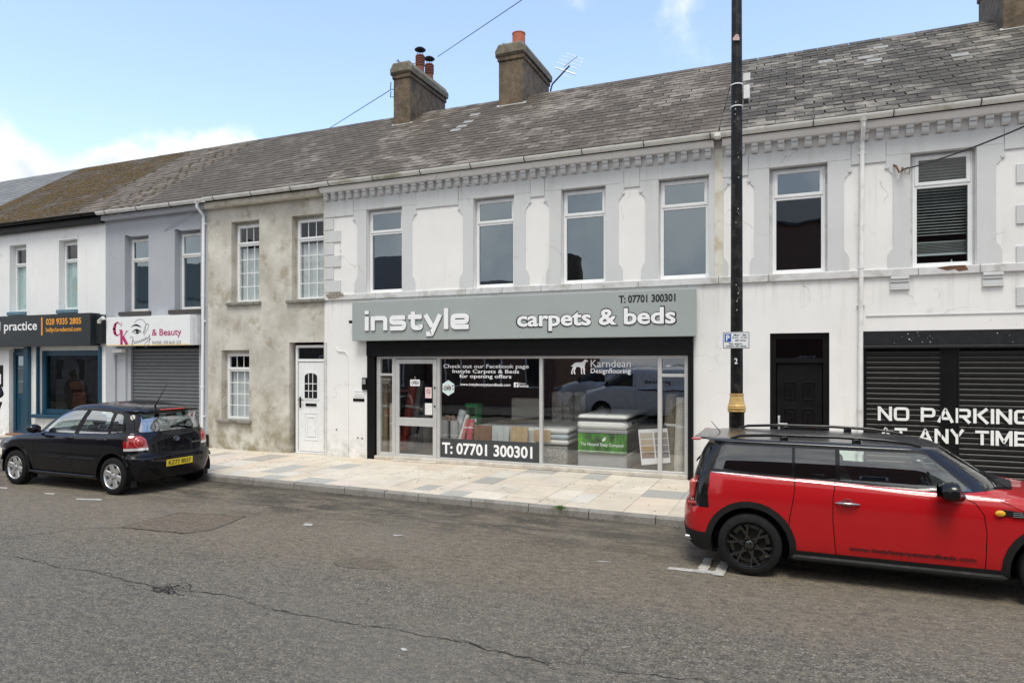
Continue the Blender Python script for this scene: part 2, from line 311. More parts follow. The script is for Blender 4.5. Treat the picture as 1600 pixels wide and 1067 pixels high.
# ---------------------------------------------------------------- mesh helpers
class MB:
    def __init__(s): s.v = []; s.f = []; s.mi = []; s.m = 0
    def quad(s, *p):
        i = len(s.v); s.v += [tuple(q) for q in p]; s.f.append(tuple(range(i, i + len(p)))); s.mi.append(s.m)
    def box(s, x0, x1, y0, y1, z0, z1, bev=0.):
        x0, x1 = sorted((x0, x1)); y0, y1 = sorted((y0, y1)); z0, z1 = sorted((z0, z1))
        bev = min(bev, .45 * min(x1 - x0, y1 - y0, z1 - z0))
        if bev <= 0:
            i = len(s.v)
            s.v += [(x, y, z) for z in (z0, z1) for y in (y0, y1) for x in (x0, x1)]
            for q in ((0, 2, 3, 1), (4, 5, 7, 6), (0, 1, 5, 4), (2, 6, 7, 3), (0, 4, 6, 2), (1, 3, 7, 5)):
                s.f.append(tuple(i + a for a in q)); s.mi.append(s.m)
            return s
        b = bev
        return s.prism([(x0 + b, z0), (x1 - b, z0), (x1, z0 + b), (x1, z1 - b), (x1 - b, z1), (x0 + b, z1), (x0, z1 - b), (x0, z0 + b)], y0, y1, bev=b)
    def prism(s, poly, y0, y1, axis='y', bev=0.):
        """poly of (a,b) extruded: axis y -> (x,z), axis x -> (y,z), axis z -> (x,y)"""
        area = sum(poly[i][0] * poly[(i + 1) % len(poly)][1] - poly[(i + 1) % len(poly)][0] * poly[i][1] for i in range(len(poly)))
        if area < 0: poly = poly[::-1]
        def P(a, b, c): return (a, c, b) if axis == 'y' else ((c, a, b) if axis == 'x' else (a, b, c))
        n = len(poly); i = len(s.v); rows = [(0, y0), (0, y1)]
        if bev:
            cx = sum(p[0] for p in poly) / n; cz = sum(p[1] for p in poly) / n
            w = max(1e-6, max(abs(p[0] - cx) for p in poly)); h = max(1e-6, max(abs(p[1] - cz) for p in poly))
            sh = lambda p: (cx + (p[0] - cx) * max(.01, (w - bev) / w), cz + (p[1] - cz) * max(.01, (h - bev) / h))
            sg = 1 if y1 > y0 else -1
            rows = [(1, y0), (0, y0 + sg * bev), (0, y1 - sg * bev), (1, y1)]
        for sh_, c in rows:
            for p in poly:
                q = sh(p) if sh_ else p
                s.v.append(P(q[0], q[1], c))
        flip = (axis == 'y') != (y1 < y0)
        for r in range(len(rows) - 1):
            for j in range(n):
                a, b = i + r * n + j, i + r * n + (j + 1) % n
                q = (a, b, b + n, a + n); s.f.append(q[::-1] if flip else q); s.mi.append(s.m)
        lo = tuple(range(i, i + n)); hi = tuple(range(i + (len(rows) - 1) * n, i + len(rows) * n))
        s.f.append(lo if flip else lo[::-1]); s.f.append(hi[::-1] if flip else hi); s.mi += [s.m, s.m]
        return s
    def ring(s, p0, p1, r0, r1, n=12, cap=True):
        p0, p1 = Vector(p0), Vector(p1); d = (p1 - p0).normalized()
        a = d.orthogonal().normalized(); b = d.cross(a); i = len(s.v)
        for p, r in ((p0, r0), (p1, r1)):
            for k in range(n):
                t = 2 * pi * k / n; s.v.append(tuple(p + a * cos(t) * r + b * sin(t) * r))
        for k in range(n):
            s.f.append((i + k, i + (k + 1) % n, i + n + (k + 1) % n, i + n + k)); s.mi.append(s.m)
        if cap:
            s.f.append(tuple(range(i, i + n))[::-1]); s.f.append(tuple(range(i + n, i + 2 * n))); s.mi += [s.m] * 2
        return s
    def tube(s, pts, r, n=6):
        pts = [Vector(p) for p in pts]; i = len(s.v)
        a = None
        for k, p in enumerate(pts):
            d = (pts[min(k + 1, len(pts) - 1)] - pts[max(k - 1, 0)]).normalized()
            if a is None: a = d.orthogonal().normalized()
            a = (a - d * a.dot(d)).normalized(); b = d.cross(a)
            rr = r[k] if isinstance(r, (list, tuple)) else r
            for j in range(n):
                t = 2 * pi * j / n; s.v.append(tuple(p + a * cos(t) * rr + b * sin(t) * rr))
        for k in range(len(pts) - 1):
            for j in range(n):
                q = i + k * n
                s.f.append((q + j, q + (j + 1) % n, q + n + (j + 1) % n, q + n + j)); s.mi.append(s.m)
        s.f.append(tuple(range(i, i + n))[::-1]); e = i + (len(pts) - 1) * n; s.f.append(tuple(range(e, e + n))); s.mi += [s.m] * 2
        return s
    def lathe(s, prof, c, axis='z', n=24, cap=True):
        """prof [(r, h)] about axis through c"""
        i = len(s.v)
        for r, h in prof:
            for k in range(n):
                t = 2 * pi * k / n; a, b = r * cos(t), r * sin(t)
                p = (c[0] + a, c[1] + b, c[2] + h) if axis == 'z' else ((c[0] + a, c[1] + h, c[2] + b) if axis == 'y' else (c[0] + h, c[1] + a, c[2] + b))
                s.v.append(p)
        for q in range(len(prof) - 1):
            for k in range(n):
                a = i + q * n
                f = (a + k, a + (k + 1) % n, a + n + (k + 1) % n, a + n + k)
                s.f.append(f[::-1] if axis == 'y' else f); s.mi.append(s.m)
        for q, rev in ((0, 1), (len(prof) - 1, 0)):
            if cap and prof[q][0] > 1e-4:
                f = tuple(range(i + q * n, i + q * n + n)); f = f[::-1] if rev != (axis == 'y') else f
                s.f.append(f); s.mi.append(s.m)
        return s
    def mesh(s, name, mats, smooth=False):
        me = bpy.data.meshes.new(name); me.from_pydata(s.v, [], s.f)
        for m in (mats if isinstance(mats, (list, tuple)) else [mats]): me.materials.append(m)
        me.polygons.foreach_set('material_index', s.mi)
        if smooth:
            me.polygons.foreach_set('use_smooth', [True] * len(me.polygons))
            try: me.set_sharp_from_angle(angle=radians(smooth if smooth > 1 else 35))
            except Exception: pass
        me.update(); return me
    def build(s, name, mats, parent=None, smooth=False, kind=None):
        return link(name, s.mesh(name, mats, smooth), parent, kind)
def link(name, me, parent=None, kind=None):
    o = bpy.data.objects.new(name, me); COL.objects.link(o)
    if parent:
        o.parent = parent
        if parent.name in WORLD: o.matrix_parent_inverse = Matrix.Translation(-parent.location)
    if kind: o['kind'] = kind
    return o
WORLD = set()     # things whose parts are modelled in street coordinates
def tag(o, label=None, cat=None, group=None, kind=None):
    if label: o['label'] = label
    if cat: o['category'] = cat
    if group: o['group'] = group
    if kind: o['kind'] = kind
    return o
def thing(name, label, cat, loc=(0, 0, 0), rz=0, group=None, world=False):
    """an Empty; children are modelled in its local frame (loc/rz place it)"""
    o = bpy.data.objects.new(name, None); COL.objects.link(o); o.location = loc; o.rotation_euler = (0, 0, rz); o.empty_display_size = .2
    if world: WORLD.add(o.name)
    return tag(o, label, cat, group)
def copy_tree(o, parent=None, **kw):
    c = o.copy(); COL.objects.link(c); c.parent = parent
    for ch in [x for x in bpy.data.objects if x.parent == o]: copy_tree(ch, c)
    return c
def setp(o, label): o['label'] = label; return o
def one(mb, name, m, label, cat, group=None, smooth=False): return tag(mb.build(name, m, smooth=smooth), label, cat, group)
_font = {}
def text(s, x0, x1, z0, z1, y, m, name='lettering', parent=None, ext=.001, off=0., shear=0., face='-y', space=1.0, align='CENTER', res=3, line=1.0):
    """lettering fitted to a rectangle on a plane facing -y (or +x / a supplied matrix)"""
    cu = bpy.data.curves.new('txt', 'FONT'); cu.body = s; cu.extrude = ext; cu.offset = off; cu.shear = shear; cu.space_character = space
    cu.align_x = align; cu.resolution_u = res; cu.space_line = line
    ob = bpy.data.objects.new('txt', cu); me = bpy.data.meshes.new_from_object(ob)
    bpy.data.objects.remove(ob)
    xs = [v.co.x for v in me.vertices]; ys = [v.co.y for v in me.vertices]
    a0, a1, b0, b1 = min(xs), max(xs), min(ys), max(ys)
    for v in me.vertices:
        a = x0 + (v.co.x - a0) / (a1 - a0) * (x1 - x0); b = z0 + (v.co.y - b0) / (b1 - b0) * (z1 - z0); d = v.co.z
        if face == '-y': v.co = (a, y - d, b)
        elif face == '+y': v.co = (-a, y + d, b)
        elif face == '-x': v.co = (y - d, -a, b)
        elif face == '+x': v.co = (y + d, a, b)
    me.materials.clear(); me.materials.append(m); me.update()
    return link(name, me, parent)
def strokes(mb, pts, w, y, t=.001):
    """flat pen stroke in the x-z plane facing -y; pts [(x,z)], w width or list"""
    n = len(pts)
    for i in range(n - 1):
        a, b = Vector(pts[i]), Vector(pts[i + 1]); d = (b - a)
        if d.length < 1e-6: continue
        d.normalize(); nn = Vector((-d.y, d.x))
        wa = w[i] if isinstance(w, list) else w; wb = w[i + 1] if isinstance(w, list) else w
        mb.prism([tuple(a + nn * wa / 2 - d * wa * .2), tuple(a - nn * wa / 2 - d * wa * .2), tuple(b - nn * wb / 2 + d * wb * .2), tuple(b + nn * wb / 2 + d * wb * .2)], y, y - t)
    return mb

def rounded(pts, r, closed=False, n=4):
    P_ = [Vector(p) for p in pts]; out = []; N_ = len(P_)
    for i, p in enumerate(P_):
        if not closed and i in (0, N_ - 1): out.append(p); continue
        a, b = P_[i - 1], P_[(i + 1) % N_]; da, db = (a - p), (b - p); q = min(r, da.length * .48, db.length * .48)
        s_, e = p + da.normalized() * q, p + db.normalized() * q
        for k in range(n + 1): t = k / n; out.append(s_ * (1 - t) ** 2 + p * 2 * t * (1 - t) + e * t * t)
    return out
def ribbon(mb, pts, w, y0, y1, closed=False):
    n = len(pts); L_, R_ = [], []
    for i, p in enumerate(pts):
        d0 = (p - pts[i - 1]) if (i or closed) else None; d1 = (pts[(i + 1) % n] - p) if (i < n - 1 or closed) else None
        d0 = d0.normalized() if d0 is not None else d1.normalized(); d1 = d1.normalized() if d1 is not None else d0
        n0, n1 = Vector((-d0.y, d0.x)), Vector((-d1.y, d1.x)); m = (n0 + n1); m = m.normalized() if m.length > 1e-6 else n0; k = w / 2 / max(.5, m.dot(n0))
        L_.append(p + m * k); R_.append(p - m * k)
    for i in range(n if closed else n - 1):
        j = (i + 1) % n; a, b, c, d = L_[i], R_[i], R_[j], L_[j]
        F4 = [(v.x, y0, v.y) for v in (a, b, c, d)]; B4 = [(v.x, y1, v.y) for v in (a, b, c, d)]
        mb.quad(F4[0], F4[1], F4[2], F4[3]); mb.quad(F4[1], B4[1], B4[2], F4[2]); mb.quad(F4[3], F4[2] if 0 else B4[3], B4[0], F4[0])
    if not closed:
        for i in (0, n - 1): mb.quad((L_[i].x, y0, L_[i].y), (L_[i].x, y1, L_[i].y), (R_[i].x, y1, R_[i].y), (R_[i].x, y0, R_[i].y))
W_ = .27
GL_ = {  # (advance, strokes, closed flags) in units of x-height / cap height
 'i': (.27, [[(.135, 0), (.135, 1)], [(.135, 1.17), (.135, 1.42)]]), 'l': (.27, [[(.135, 0), (.135, 1.42)]]),
 'n': (1.12, [[(.135, 0), (.135, 1)], [(.28, .87), (.985, .87), (.985, 0)]]),
 's': (1.10, [[(1.03, .87), (.13, .87), (.13, .52), (.97, .52), (.97, .13), (.05, .13)]]),
 't': (.86, [[(.30, 1.25), (.30, .13), (.80, .13), (.80, .36)], [(.0, .89), (.86, .89)]]),
 'y': (1.12, [[(.09, 1.0), (.53, .18)], [(1.03, 1.0), (.48, -.30), (.16, -.30)]]),
 'e': (1.12, [[(.27, .47), (.99, .47), (.99, .87), (.135, .87), (.135, .13), (1.10, .13)]]),
 'N': (1.16, [[(.12, 0), (.12, 1)], [(.16, .90), (1.0, .10)], [(1.04, 0), (1.04, 1)]]), 'O': (1.24, [[(.12, .12), (1.12, .12), (1.12, .88), (.12, .88)], 'c']),
 'P': (1.14, [[(.12, 0), (.12, 1)], [(.24, .88), (1.03, .88), (1.03, .42), (.24, .42)]]), 'A': (1.28, [[(.10, 0), (.64, .90), (1.18, 0)], [(.40, .27), (.88, .27)]]),
 'R': (1.18, [[(.12, 0), (.12, 1)], [(.24, .88), (1.03, .88), (1.03, .44), (.24, .44)], [(.55, .44), (1.06, 0)]]), 'K': (1.16, [[(.12, 0), (.12, 1)], [(1.04, 1.0), (.34, .52)], [(.40, .56), (1.08, 0)]]),
 'I': (.24, [[(.12, 0), (.12, 1)]]), 'G': (1.20, [[(1.10, .68), (1.10, .88), (.12, .88), (.12, .12), (1.10, .12), (1.10, .48), (.62, .48)]]),
 'T': (1.10, [[(.0, .88), (1.10, .88)], [(.55, .76), (.55, 0)]]), 'M': (1.32, [[(.12, 0), (.12, 1)], [(.16, .92), (.66, .22), (1.16, .92)], [(1.20, 0), (1.20, 1)]]),
 'E': (1.04, [[(.12, 0), (.12, 1)], [(.24, .89), (1.04, .89)], [(.24, .5), (.96, .5)], [(.24, .11), (1.04, .11)]]), 'Y': (1.14, [[(.08, 1), (.57, .46)], [(1.06, 1), (.57, .46)], [(.57, .5), (.57, 0)]]), ' ': (.62, [])}
def square_text(s, x0, x1, zb, zt, y, m, parent, name='letter', w=W_, th=.014, gap=.15, grow=0., capz=None):
    """one mesh per letter; zb baseline, zt top of the tallest letter"""
    tot = sum(GL_[c][0] + gap for c in s) - gap; sx = (x1 - x0) / tot; top = 1.42 if s.islower() else 1.0; sz = (zt - zb) / top; x = 0
    for c in s:
        adv, st = GL_[c]
        if st:
            mb = MB(); closed = 'c' in st
            for q, p in enumerate(st):
                if p == 'c': continue
                pts = rounded(p, .20 if len(p) > 2 and c not in 'yAMY' else .02, closed)
                # strokes are widened in real metres so their weight stays even
                Q = [Vector((x0 + (x + a.x) * sx, zb + a.y * sz)) for a in pts]
                ww = w * (sx + sz) / 2 + grow
                if grow and not closed: Q[0] += (Q[0] - Q[1]).normalized() * grow / 2; Q[-1] += (Q[-1] - Q[-2]).normalized() * grow / 2
                ribbon(mb, Q, ww, y - th - q * .0006, y, closed)
            mb.build(name, m, parent)
        x += adv + gap
# ---------------------------------------------------------------- ground
g = MB(); g.quad((-400, -400, -.02), (400, -400, -.02), (400, 600, -.02), (-400, 600, -.02)); g.build('ground', M_GROUT, kind='structure')
r = MB(); N_ = 40
for i in range(N_):
    xa, xb = -60 + i * 3, -60 + (i + 1) * 3
    r.quad((xa, .4, 0), (xb, .4, 0), (xb, kerb_y(xb) + .02, 0), (xa, kerb_y(xa) + .02, 0))
road = r.build('road', M_ROAD, kind='structure')
pv = MB(); pv.prism([(-60, kerb_y(-60) + .13), (60, kerb_y(60) + .13), (60, 12.6), (-60, 12.6)], -.01, .094, axis='z')
pave = pv.build('pavement', M_GROUT, kind='structure')
pv = MB(); pv.box(-60, 60, -3.6, .4, -.01, .10); pv.build('near_pavement', M_SLAB, kind='structure')
# kerb stones
kx = -24.0; rk = random.Random(3)
while kx < 9:
    L_ = rk.choice((.62, .78, .9, .92, 1.05)); a, b = kx + .006, kx + L_ - .006
    m = MB(); ya, yb = kerb_y(a), kerb_y(b); h = .104 + rk.uniform(-.004, .004); c = .022
    i = len(m.v)
    for x, y in ((a, ya), (b, yb)):
        m.v += [(x, y, -.01), (x, y + .004, h - c), (x, y + c, h), (x, y + .125, h), (x, y + .125, -.01)]
    for k in range(4): m.f.append((k, k + 5, k + 6, k + 1)); m.mi.append(0)
    m.f.append((0, 1, 2, 3, 4)); m.f.append((9, 8, 7, 6, 5)); m.mi += [0, 0]
    m.build('kerb_stone', M_KERB, pave); kx += L_
# paving slabs: courses square to the shops, random lengths and tints
tints = [((.63, .55, .44), 7), ((.66, .595, .495), 8), ((.62, .52, .41), 4), ((.62, .58, .51), 4), ((.63, .545, .46), 3), ((.37, .36, .335), 3), ((.40, .40, .375), 3), ((.40, .36, .32), 2)]
pool = [t for t, n in tints for _ in range(n)]
rs = random.Random(12); x = -21.6; nslab = 0; far = MB(); far_t = []
while x < 6.6:
    w = rs.choice((.30, .40, .45, .60)); y0 = kerb_y(x + w / 2) + .14; y = y0
    first = True
    while y < 12.03:
        l = rs.choice((.45, .6, .6, .75, .9)) * (rs.uniform(.4, 1) if first else 1); first = False
        y1 = min(y + l, 12.05)
        if 12.05 - y1 < .12: y1 = 12.05
        t = rs.choice(pool); k = rs.uniform(.93, 1.06); t = tuple(v * k for v in t)
        m = MB(); zt = .1 + rs.uniform(-.0018, .0018)
        m.box(x + .003, x + w - .003, y + .003, y1 - .003, .085, zt)
        me = m.mesh('slab', M_SLAB); ca = me.color_attributes.new('tint', 'FLOAT_COLOR', 'CORNER')
        for d in ca.data: d.color = (*t, 1)
        link('slab', me, pave); nslab += 1; y = y1
    x += w
print('slabs', nslab)
# cracks, tar lines, patch, faded paint on the road
def crack(pts, w0, name='crack', z=.004, seed=1, m=M_CRACK, jit=.05, step=.05):
    rr = random.Random(seed); P_ = []
    for (xa, ya), (xb, yb) in zip(pts, pts[1:]):
        n = max(2, int(math.hypot(xb - xa, yb - ya) / step))
        for i in range(n): t = i / n; P_.append((xa + (xb - xa) * t, ya + (yb - ya) * t))
    P_.append(pts[-1]); off = 0; Q = []
    for i, (px, py) in enumerate(P_):
        off = off * .8 + rr.uniform(-1, 1) * jit; d = Vector(pts[-1]) - Vector(pts[0]); d.normalize()
        Q.append((px - d.y * off, py + d.x * off, max(.0012, w0 * (.25 + 1.1 * abs(noise.noise(Vector((i * .17, seed, 0))))) * rr.uniform(.5, 1.6))))
    mb = MB()
    for (xa, ya, wa), (xb, yb, wb) in zip(Q, Q[1:]):
        d = Vector((xb - xa, yb - ya)); d.normalize(); n = Vector((-d.y, d.x))
        mb.quad((xa + n.x * wa, ya + n.y * wa, z), (xa - n.x * wa, ya - n.y * wa, z), (xb - n.x * wb, yb - n.y * wb, z), (xb + n.x * wb, yb + n.y * wb, z))
    return mb.build(name, m, road)
def GP(px, py):
    z = F * H0 / (py - YH); l = (px - 800) * z / F
    return (l * cos(TH) - z * sin(TH), l * sin(TH) + z * cos(TH))
main = [GP(*p) for p in ((20, 869), (60, 878), (130, 892), (190, 904), (232, 916), (262, 922), (330, 926), (372, 933), (420, 948), (480, 959), (545, 972), (605, 983), (680, 994), (750, 1012), (800, 1026), (860, 1038))]
crack(main, .009, seed=1, jit=.02)
crack([GP(*p) for p in ((120, 889), (180, 901), (236, 918))], .005, seed=2, jit=.03)
crack([GP(*p) for p in ((200, 912), (236, 925), (262, 922))], .006, seed=3, jit=.03)
crack([GP(*p) for p in ((0, 844), (50, 835), (105, 829), (190, 824))], .008, seed=4, jit=.02)
crack([GP(*p) for p in ((700, 992), (760, 1010), (830, 1030), (920, 1036), (1000, 1050), (1090, 1062), (1150, 1075))], .005, seed=9, jit=.03)
crack([GP(*p) for p in ((905, 1036), (925, 1010))], .004, seed=10, jit=.03)
pq = [GP(*p) for p in ((190, 824), (278, 801), (384, 807), (330, 828), (288, 834))]
m = MB(); m.quad(*[(x, y, .004) for x, y in pq]); m.build('repair_patch', M_PATCH, road)
for i in range(5): crack([pq[i], pq[(i + 1) % 5]], .012, 'tar_seam', .008, 20 + i, jit=.012)
crack([GP(384, 807), GP(420, 800)], .005, seed=30)
rb = random.Random(5)
for k in range(11):                                  # pothole: a knot of short ragged cracks
    px, py = 236 + rb.uniform(-6, 30), 918 + rb.uniform(-4, 6)
    crack([GP(px, py), GP(px + rb.uniform(8, 30), py + rb.uniform(-3, 5)), GP(px + rb.uniform(20, 48), py + rb.uniform(-4, 7))], rb.uniform(.008, .017), 'pothole_crack', .0045 + k * .0002, 60 + k, jit=.03, step=.03)
def paint(pts, name='painted_line', z=.005):
    P_ = [Vector(GP(*p)) for p in pts]; out = []
    for i, p in enumerate(P_):                        # edges broken up as on worn thermoplastic
        q = P_[(i + 1) % len(P_)]; n = max(2, int((q - p).length / .035)); d = (q - p); nn = Vector((-d.y, d.x)).normalized()
        for k in range(n): out.append(p + d * (k / n) + nn * rb.uniform(-.007, .010))
    mb = MB(); mb.v = [(v.x, v.y, z) for v in out]; mb.f = [tuple(range(len(out)))]; mb.mi = [0]; me = mb.mesh(name, M_MARK); b_ = bmesh.new(); b_.from_mesh(me); bmesh.ops.triangulate(b_, faces=b_.faces[:]); b_.to_mesh(me); b_.free()
    return link(name, me, road)
paint(((1042, 889), (1046, 886), (1128, 893), (1124, 898)))
paint(((1088, 893), (1105, 895), (1115, 873), (1101, 872)), z=.009)
paint(((1113, 899), (1131, 901), (1141, 880), (1125, 877)), z=.009)
for p in (((118, 779), (160, 780), (158, 782), (120, 781)), ((70, 770), (86, 771), (84, 773), (70, 772)), ((0, 761), (12, 762), (10, 764), (0, 763)), ((614, 836), (634, 836), (628, 837.5), (616, 837.5)),
          ((476, 818), (490, 819), (486, 822), (474, 821)), ((932, 876.5), (942, 877), (956, 878), (940, 878.5)), ((626, 1013), (633, 1013), (637, 1016), (628, 1017))):
    paint(p, 'paint_fleck', .006)
mb = MB()                                            # loose chippings and litter specks
for k in range(420):
    px, py = rb.uniform(0, 1600), rb.uniform(775, 1066); xx, yy = GP(px, py)
    if yy > 8.6: continue
    s_ = rb.uniform(.002, .0055); mb.box(xx - s_, xx + s_, yy - s_, yy + s_ * .6, .0, s_ * rb.uniform(.7, 1.3))
mb.build('loose_chipping', mat('chipping', (.36, .34, .31), .9, var=.4), kind='stuff')

# ---------------------------------------------------------------- walls, windows, roofs
def wall(b, X0, X1, z0, z1, m, holes, y=12.0, dep=.16, name='wall'):
    xs = sorted({X0, X1, *[v for h in holes for v in h[:2]]}); zs = sorted({z0, z1, *[v for h in holes for v in h[2:4]]})
    xs = [v for v in xs if X0 <= v <= X1]; zs = [v for v in zs if z0 <= v <= z1]
    mb = MB()
    for xa, xb in zip(xs, xs[1:]):
        for za, zb in zip(zs, zs[1:]):
            cx, cz = (xa + xb) / 2, (za + zb) / 2
            if any(h[0] < cx < h[1] and h[2] < cz < h[3] for h in holes): continue
            mb.quad((xa, y, za), (xb, y, za), (xb, y, zb), (xa, y, zb))
            mb.quad((xa, y + dep, za), (xa, y + dep, zb), (xb, y + dep, zb), (xb, y + dep, za))
    for h in holes:
        a, c, e, f = h[:4]
        mb.quad((a, y, e), (a, y, f), (a, y + dep, f), (a, y + dep, e)); mb.quad((c, y, e), (c, y + dep, e), (c, y + dep, f), (c, y, f))
        mb.quad((a, y, f), (c, y, f), (c, y + dep, f), (a, y + dep, f)); mb.quad((a, y, e), (a, y + dep, e), (c, y + dep, e), (c, y, e))
    mb.quad((X0, y, z0), (X0, y, z1), (X0, y + dep, z1), (X0, y + dep, z0)); mb.quad((X1, y, z0), (X1, y + dep, z0), (X1, y + dep, z1), (X1, y, z1))
    return mb.build(name, m, b)
def shell(b, X0, X1, zmax=5.95, depth=8.0, floor=True, room=M_ROOM, zf=3.0):
    mb = MB(); t = .12
    mb.box(X0 + .01, X0 + t, 12.17, 12 + depth, 0, zmax); mb.box(X1 - t, X1 - .01, 12.17, 12 + depth, 0, zmax)
    mb.box(X0 + t, X1 - t, 12 + depth - t, 12 + depth, 0, zmax); mb.box(X0 + t, X1 - t, 12.17, 12 + depth - t, zmax - .1, zmax)
    if floor: mb.box(X0 + t, X1 - t, 12.17, 12 + depth - t, zf, zf + .2)
    mb.box(X0 + t, X1 - t, 15.2, 15.3, zf + .2, zmax - .1)
    return mb.build('shell', room, b)
def frame_ring(mb, x0, x1, z0, z1, y0, y1, t, tb=None):
    tb = tb or t
    mb.box(x0, x0 + t, y0, y1, z0, z1, .004); mb.box(x1 - t, x1, y0, y1, z0, z1, .004)
    mb.box(x0 + t, x1 - t, y0 + .001, y1 - .001, z1 - t, z1, .004); mb.box(x0 + t, x1 - t, y0 + .001, y1 - .001, z0, z0 + tb, .004)
def pack(b, h, x0, x1, z0, z1, yd, m):
    mb = MB(); e = .0015
    for a, c, d, f in ((h[0] + e, x0, h[2] + e, h[3] - e), (x1, h[1] - e, h[2] + e, h[3] - e), (x0, x1, z1, h[3] - e), (x0, x1, h[2] + e, z0)):
        if c - a > .004 and f - d > .004: mb.box(a, c, yd + .012, yd + .066, d, f)
    if mb.f: mb.build('frame_packing', m, b)
def window(b, x0, x1, z0, z1, yd=12.12, split=.74, m=M_UPVC, t=.055, grid=None, vent=True, gm=None, hole=None, pm=None):
    """fixed light under a top-hung opener"""
    gm = gm or G_WIN; zs = z0 + (z1 - z0) * split
    if hole: pack(b, hole, x0, x1, z0, z1, yd, pm)
    mb = MB(); frame_ring(mb, x0, x1, z0, z1, yd, yd + .07, t); mb.box(x0 + t, x1 - t, yd + .001, yd + .069, zs - .03, zs + .03, .004)
    w = mb.build('window', m, b)
    mb = MB(); frame_ring(mb, x0 + .03, x1 - .03, zs + .012, z1 - .02, yd - .014, yd + .03, .052); s_ = mb.build('opening_sash', m, w)
    a = MB(); a.box(x0 + t, x1 - t, yd + .03, yd + .042, z0 + t, zs - .03); a.build('pane', gm, w)
    a = MB(); a.box(x0 + .082, x1 - .082, yd + .008, yd + .02, zs + .064, z1 - .072); a.build('pane', gm, w)
    if vent:
        a = MB(); xm = (x0 + x1) / 2; a.box(xm - .17, xm + .17, yd - .024, yd - .014, z1 - .056, z1 - .034, .004); a.build('trickle_vent', m, w)
    if grid:
        nx, nz = grid; a = MB(); xa, xb, za, zb = x0 + t, x1 - t, z0 + t, zs - .03
        for i in range(1, nx): xx = xa + (xb - xa) * i / nx; a.box(xx - .009, xx + .009, yd + .022, yd + .0295, za, zb)
        for i in range(1, nz): zz = za + (zb - za) * i / nz; a.box(xa, xb, yd + .0225, yd + .029, zz - .009, zz + .009)
        xa, xb, za, zb = x0 + .082, x1 - .082, zs + .064, z1 - .072
        for i in range(1, nx): xx = xa + (xb - xa) * i / nx; a.box(xx - .009, xx + .009, yd + .001, yd + .0075, za, zb)
        a.build('glazing_bar', m, w)
    return w
def curtain(w, x0, x1, z0, z1, y=12.30, m=M_NET, amp=.02):
    mb = MB(); n = int((x1 - x0) / .018)
    f = lambda i: y + amp * sin(i * .9) * (.6 + .4 * sin(i * .23))
    for i in range(n):
        xa, xb = x0 + (x1 - x0) * i / n, x0 + (x1 - x0) * (i + 1) / n
        mb.quad((xa, f(i), z0), (xb, f(i + 1), z0), (xb, f(i + 1), z1), (xa, f(i), z1))
    o = mb.build('curtain', m, w, smooth=1); return o
def sill(b, x0, x1, z, m, h=.07, proj=.08, rough=False):
    mb = MB(); mb.box(x0, x1, 12 - proj, 12.12, z - h, z, .012); return mb.build('window_sill', m, b)
SL = math.atan2(8.83 - 5.98, 4.0)
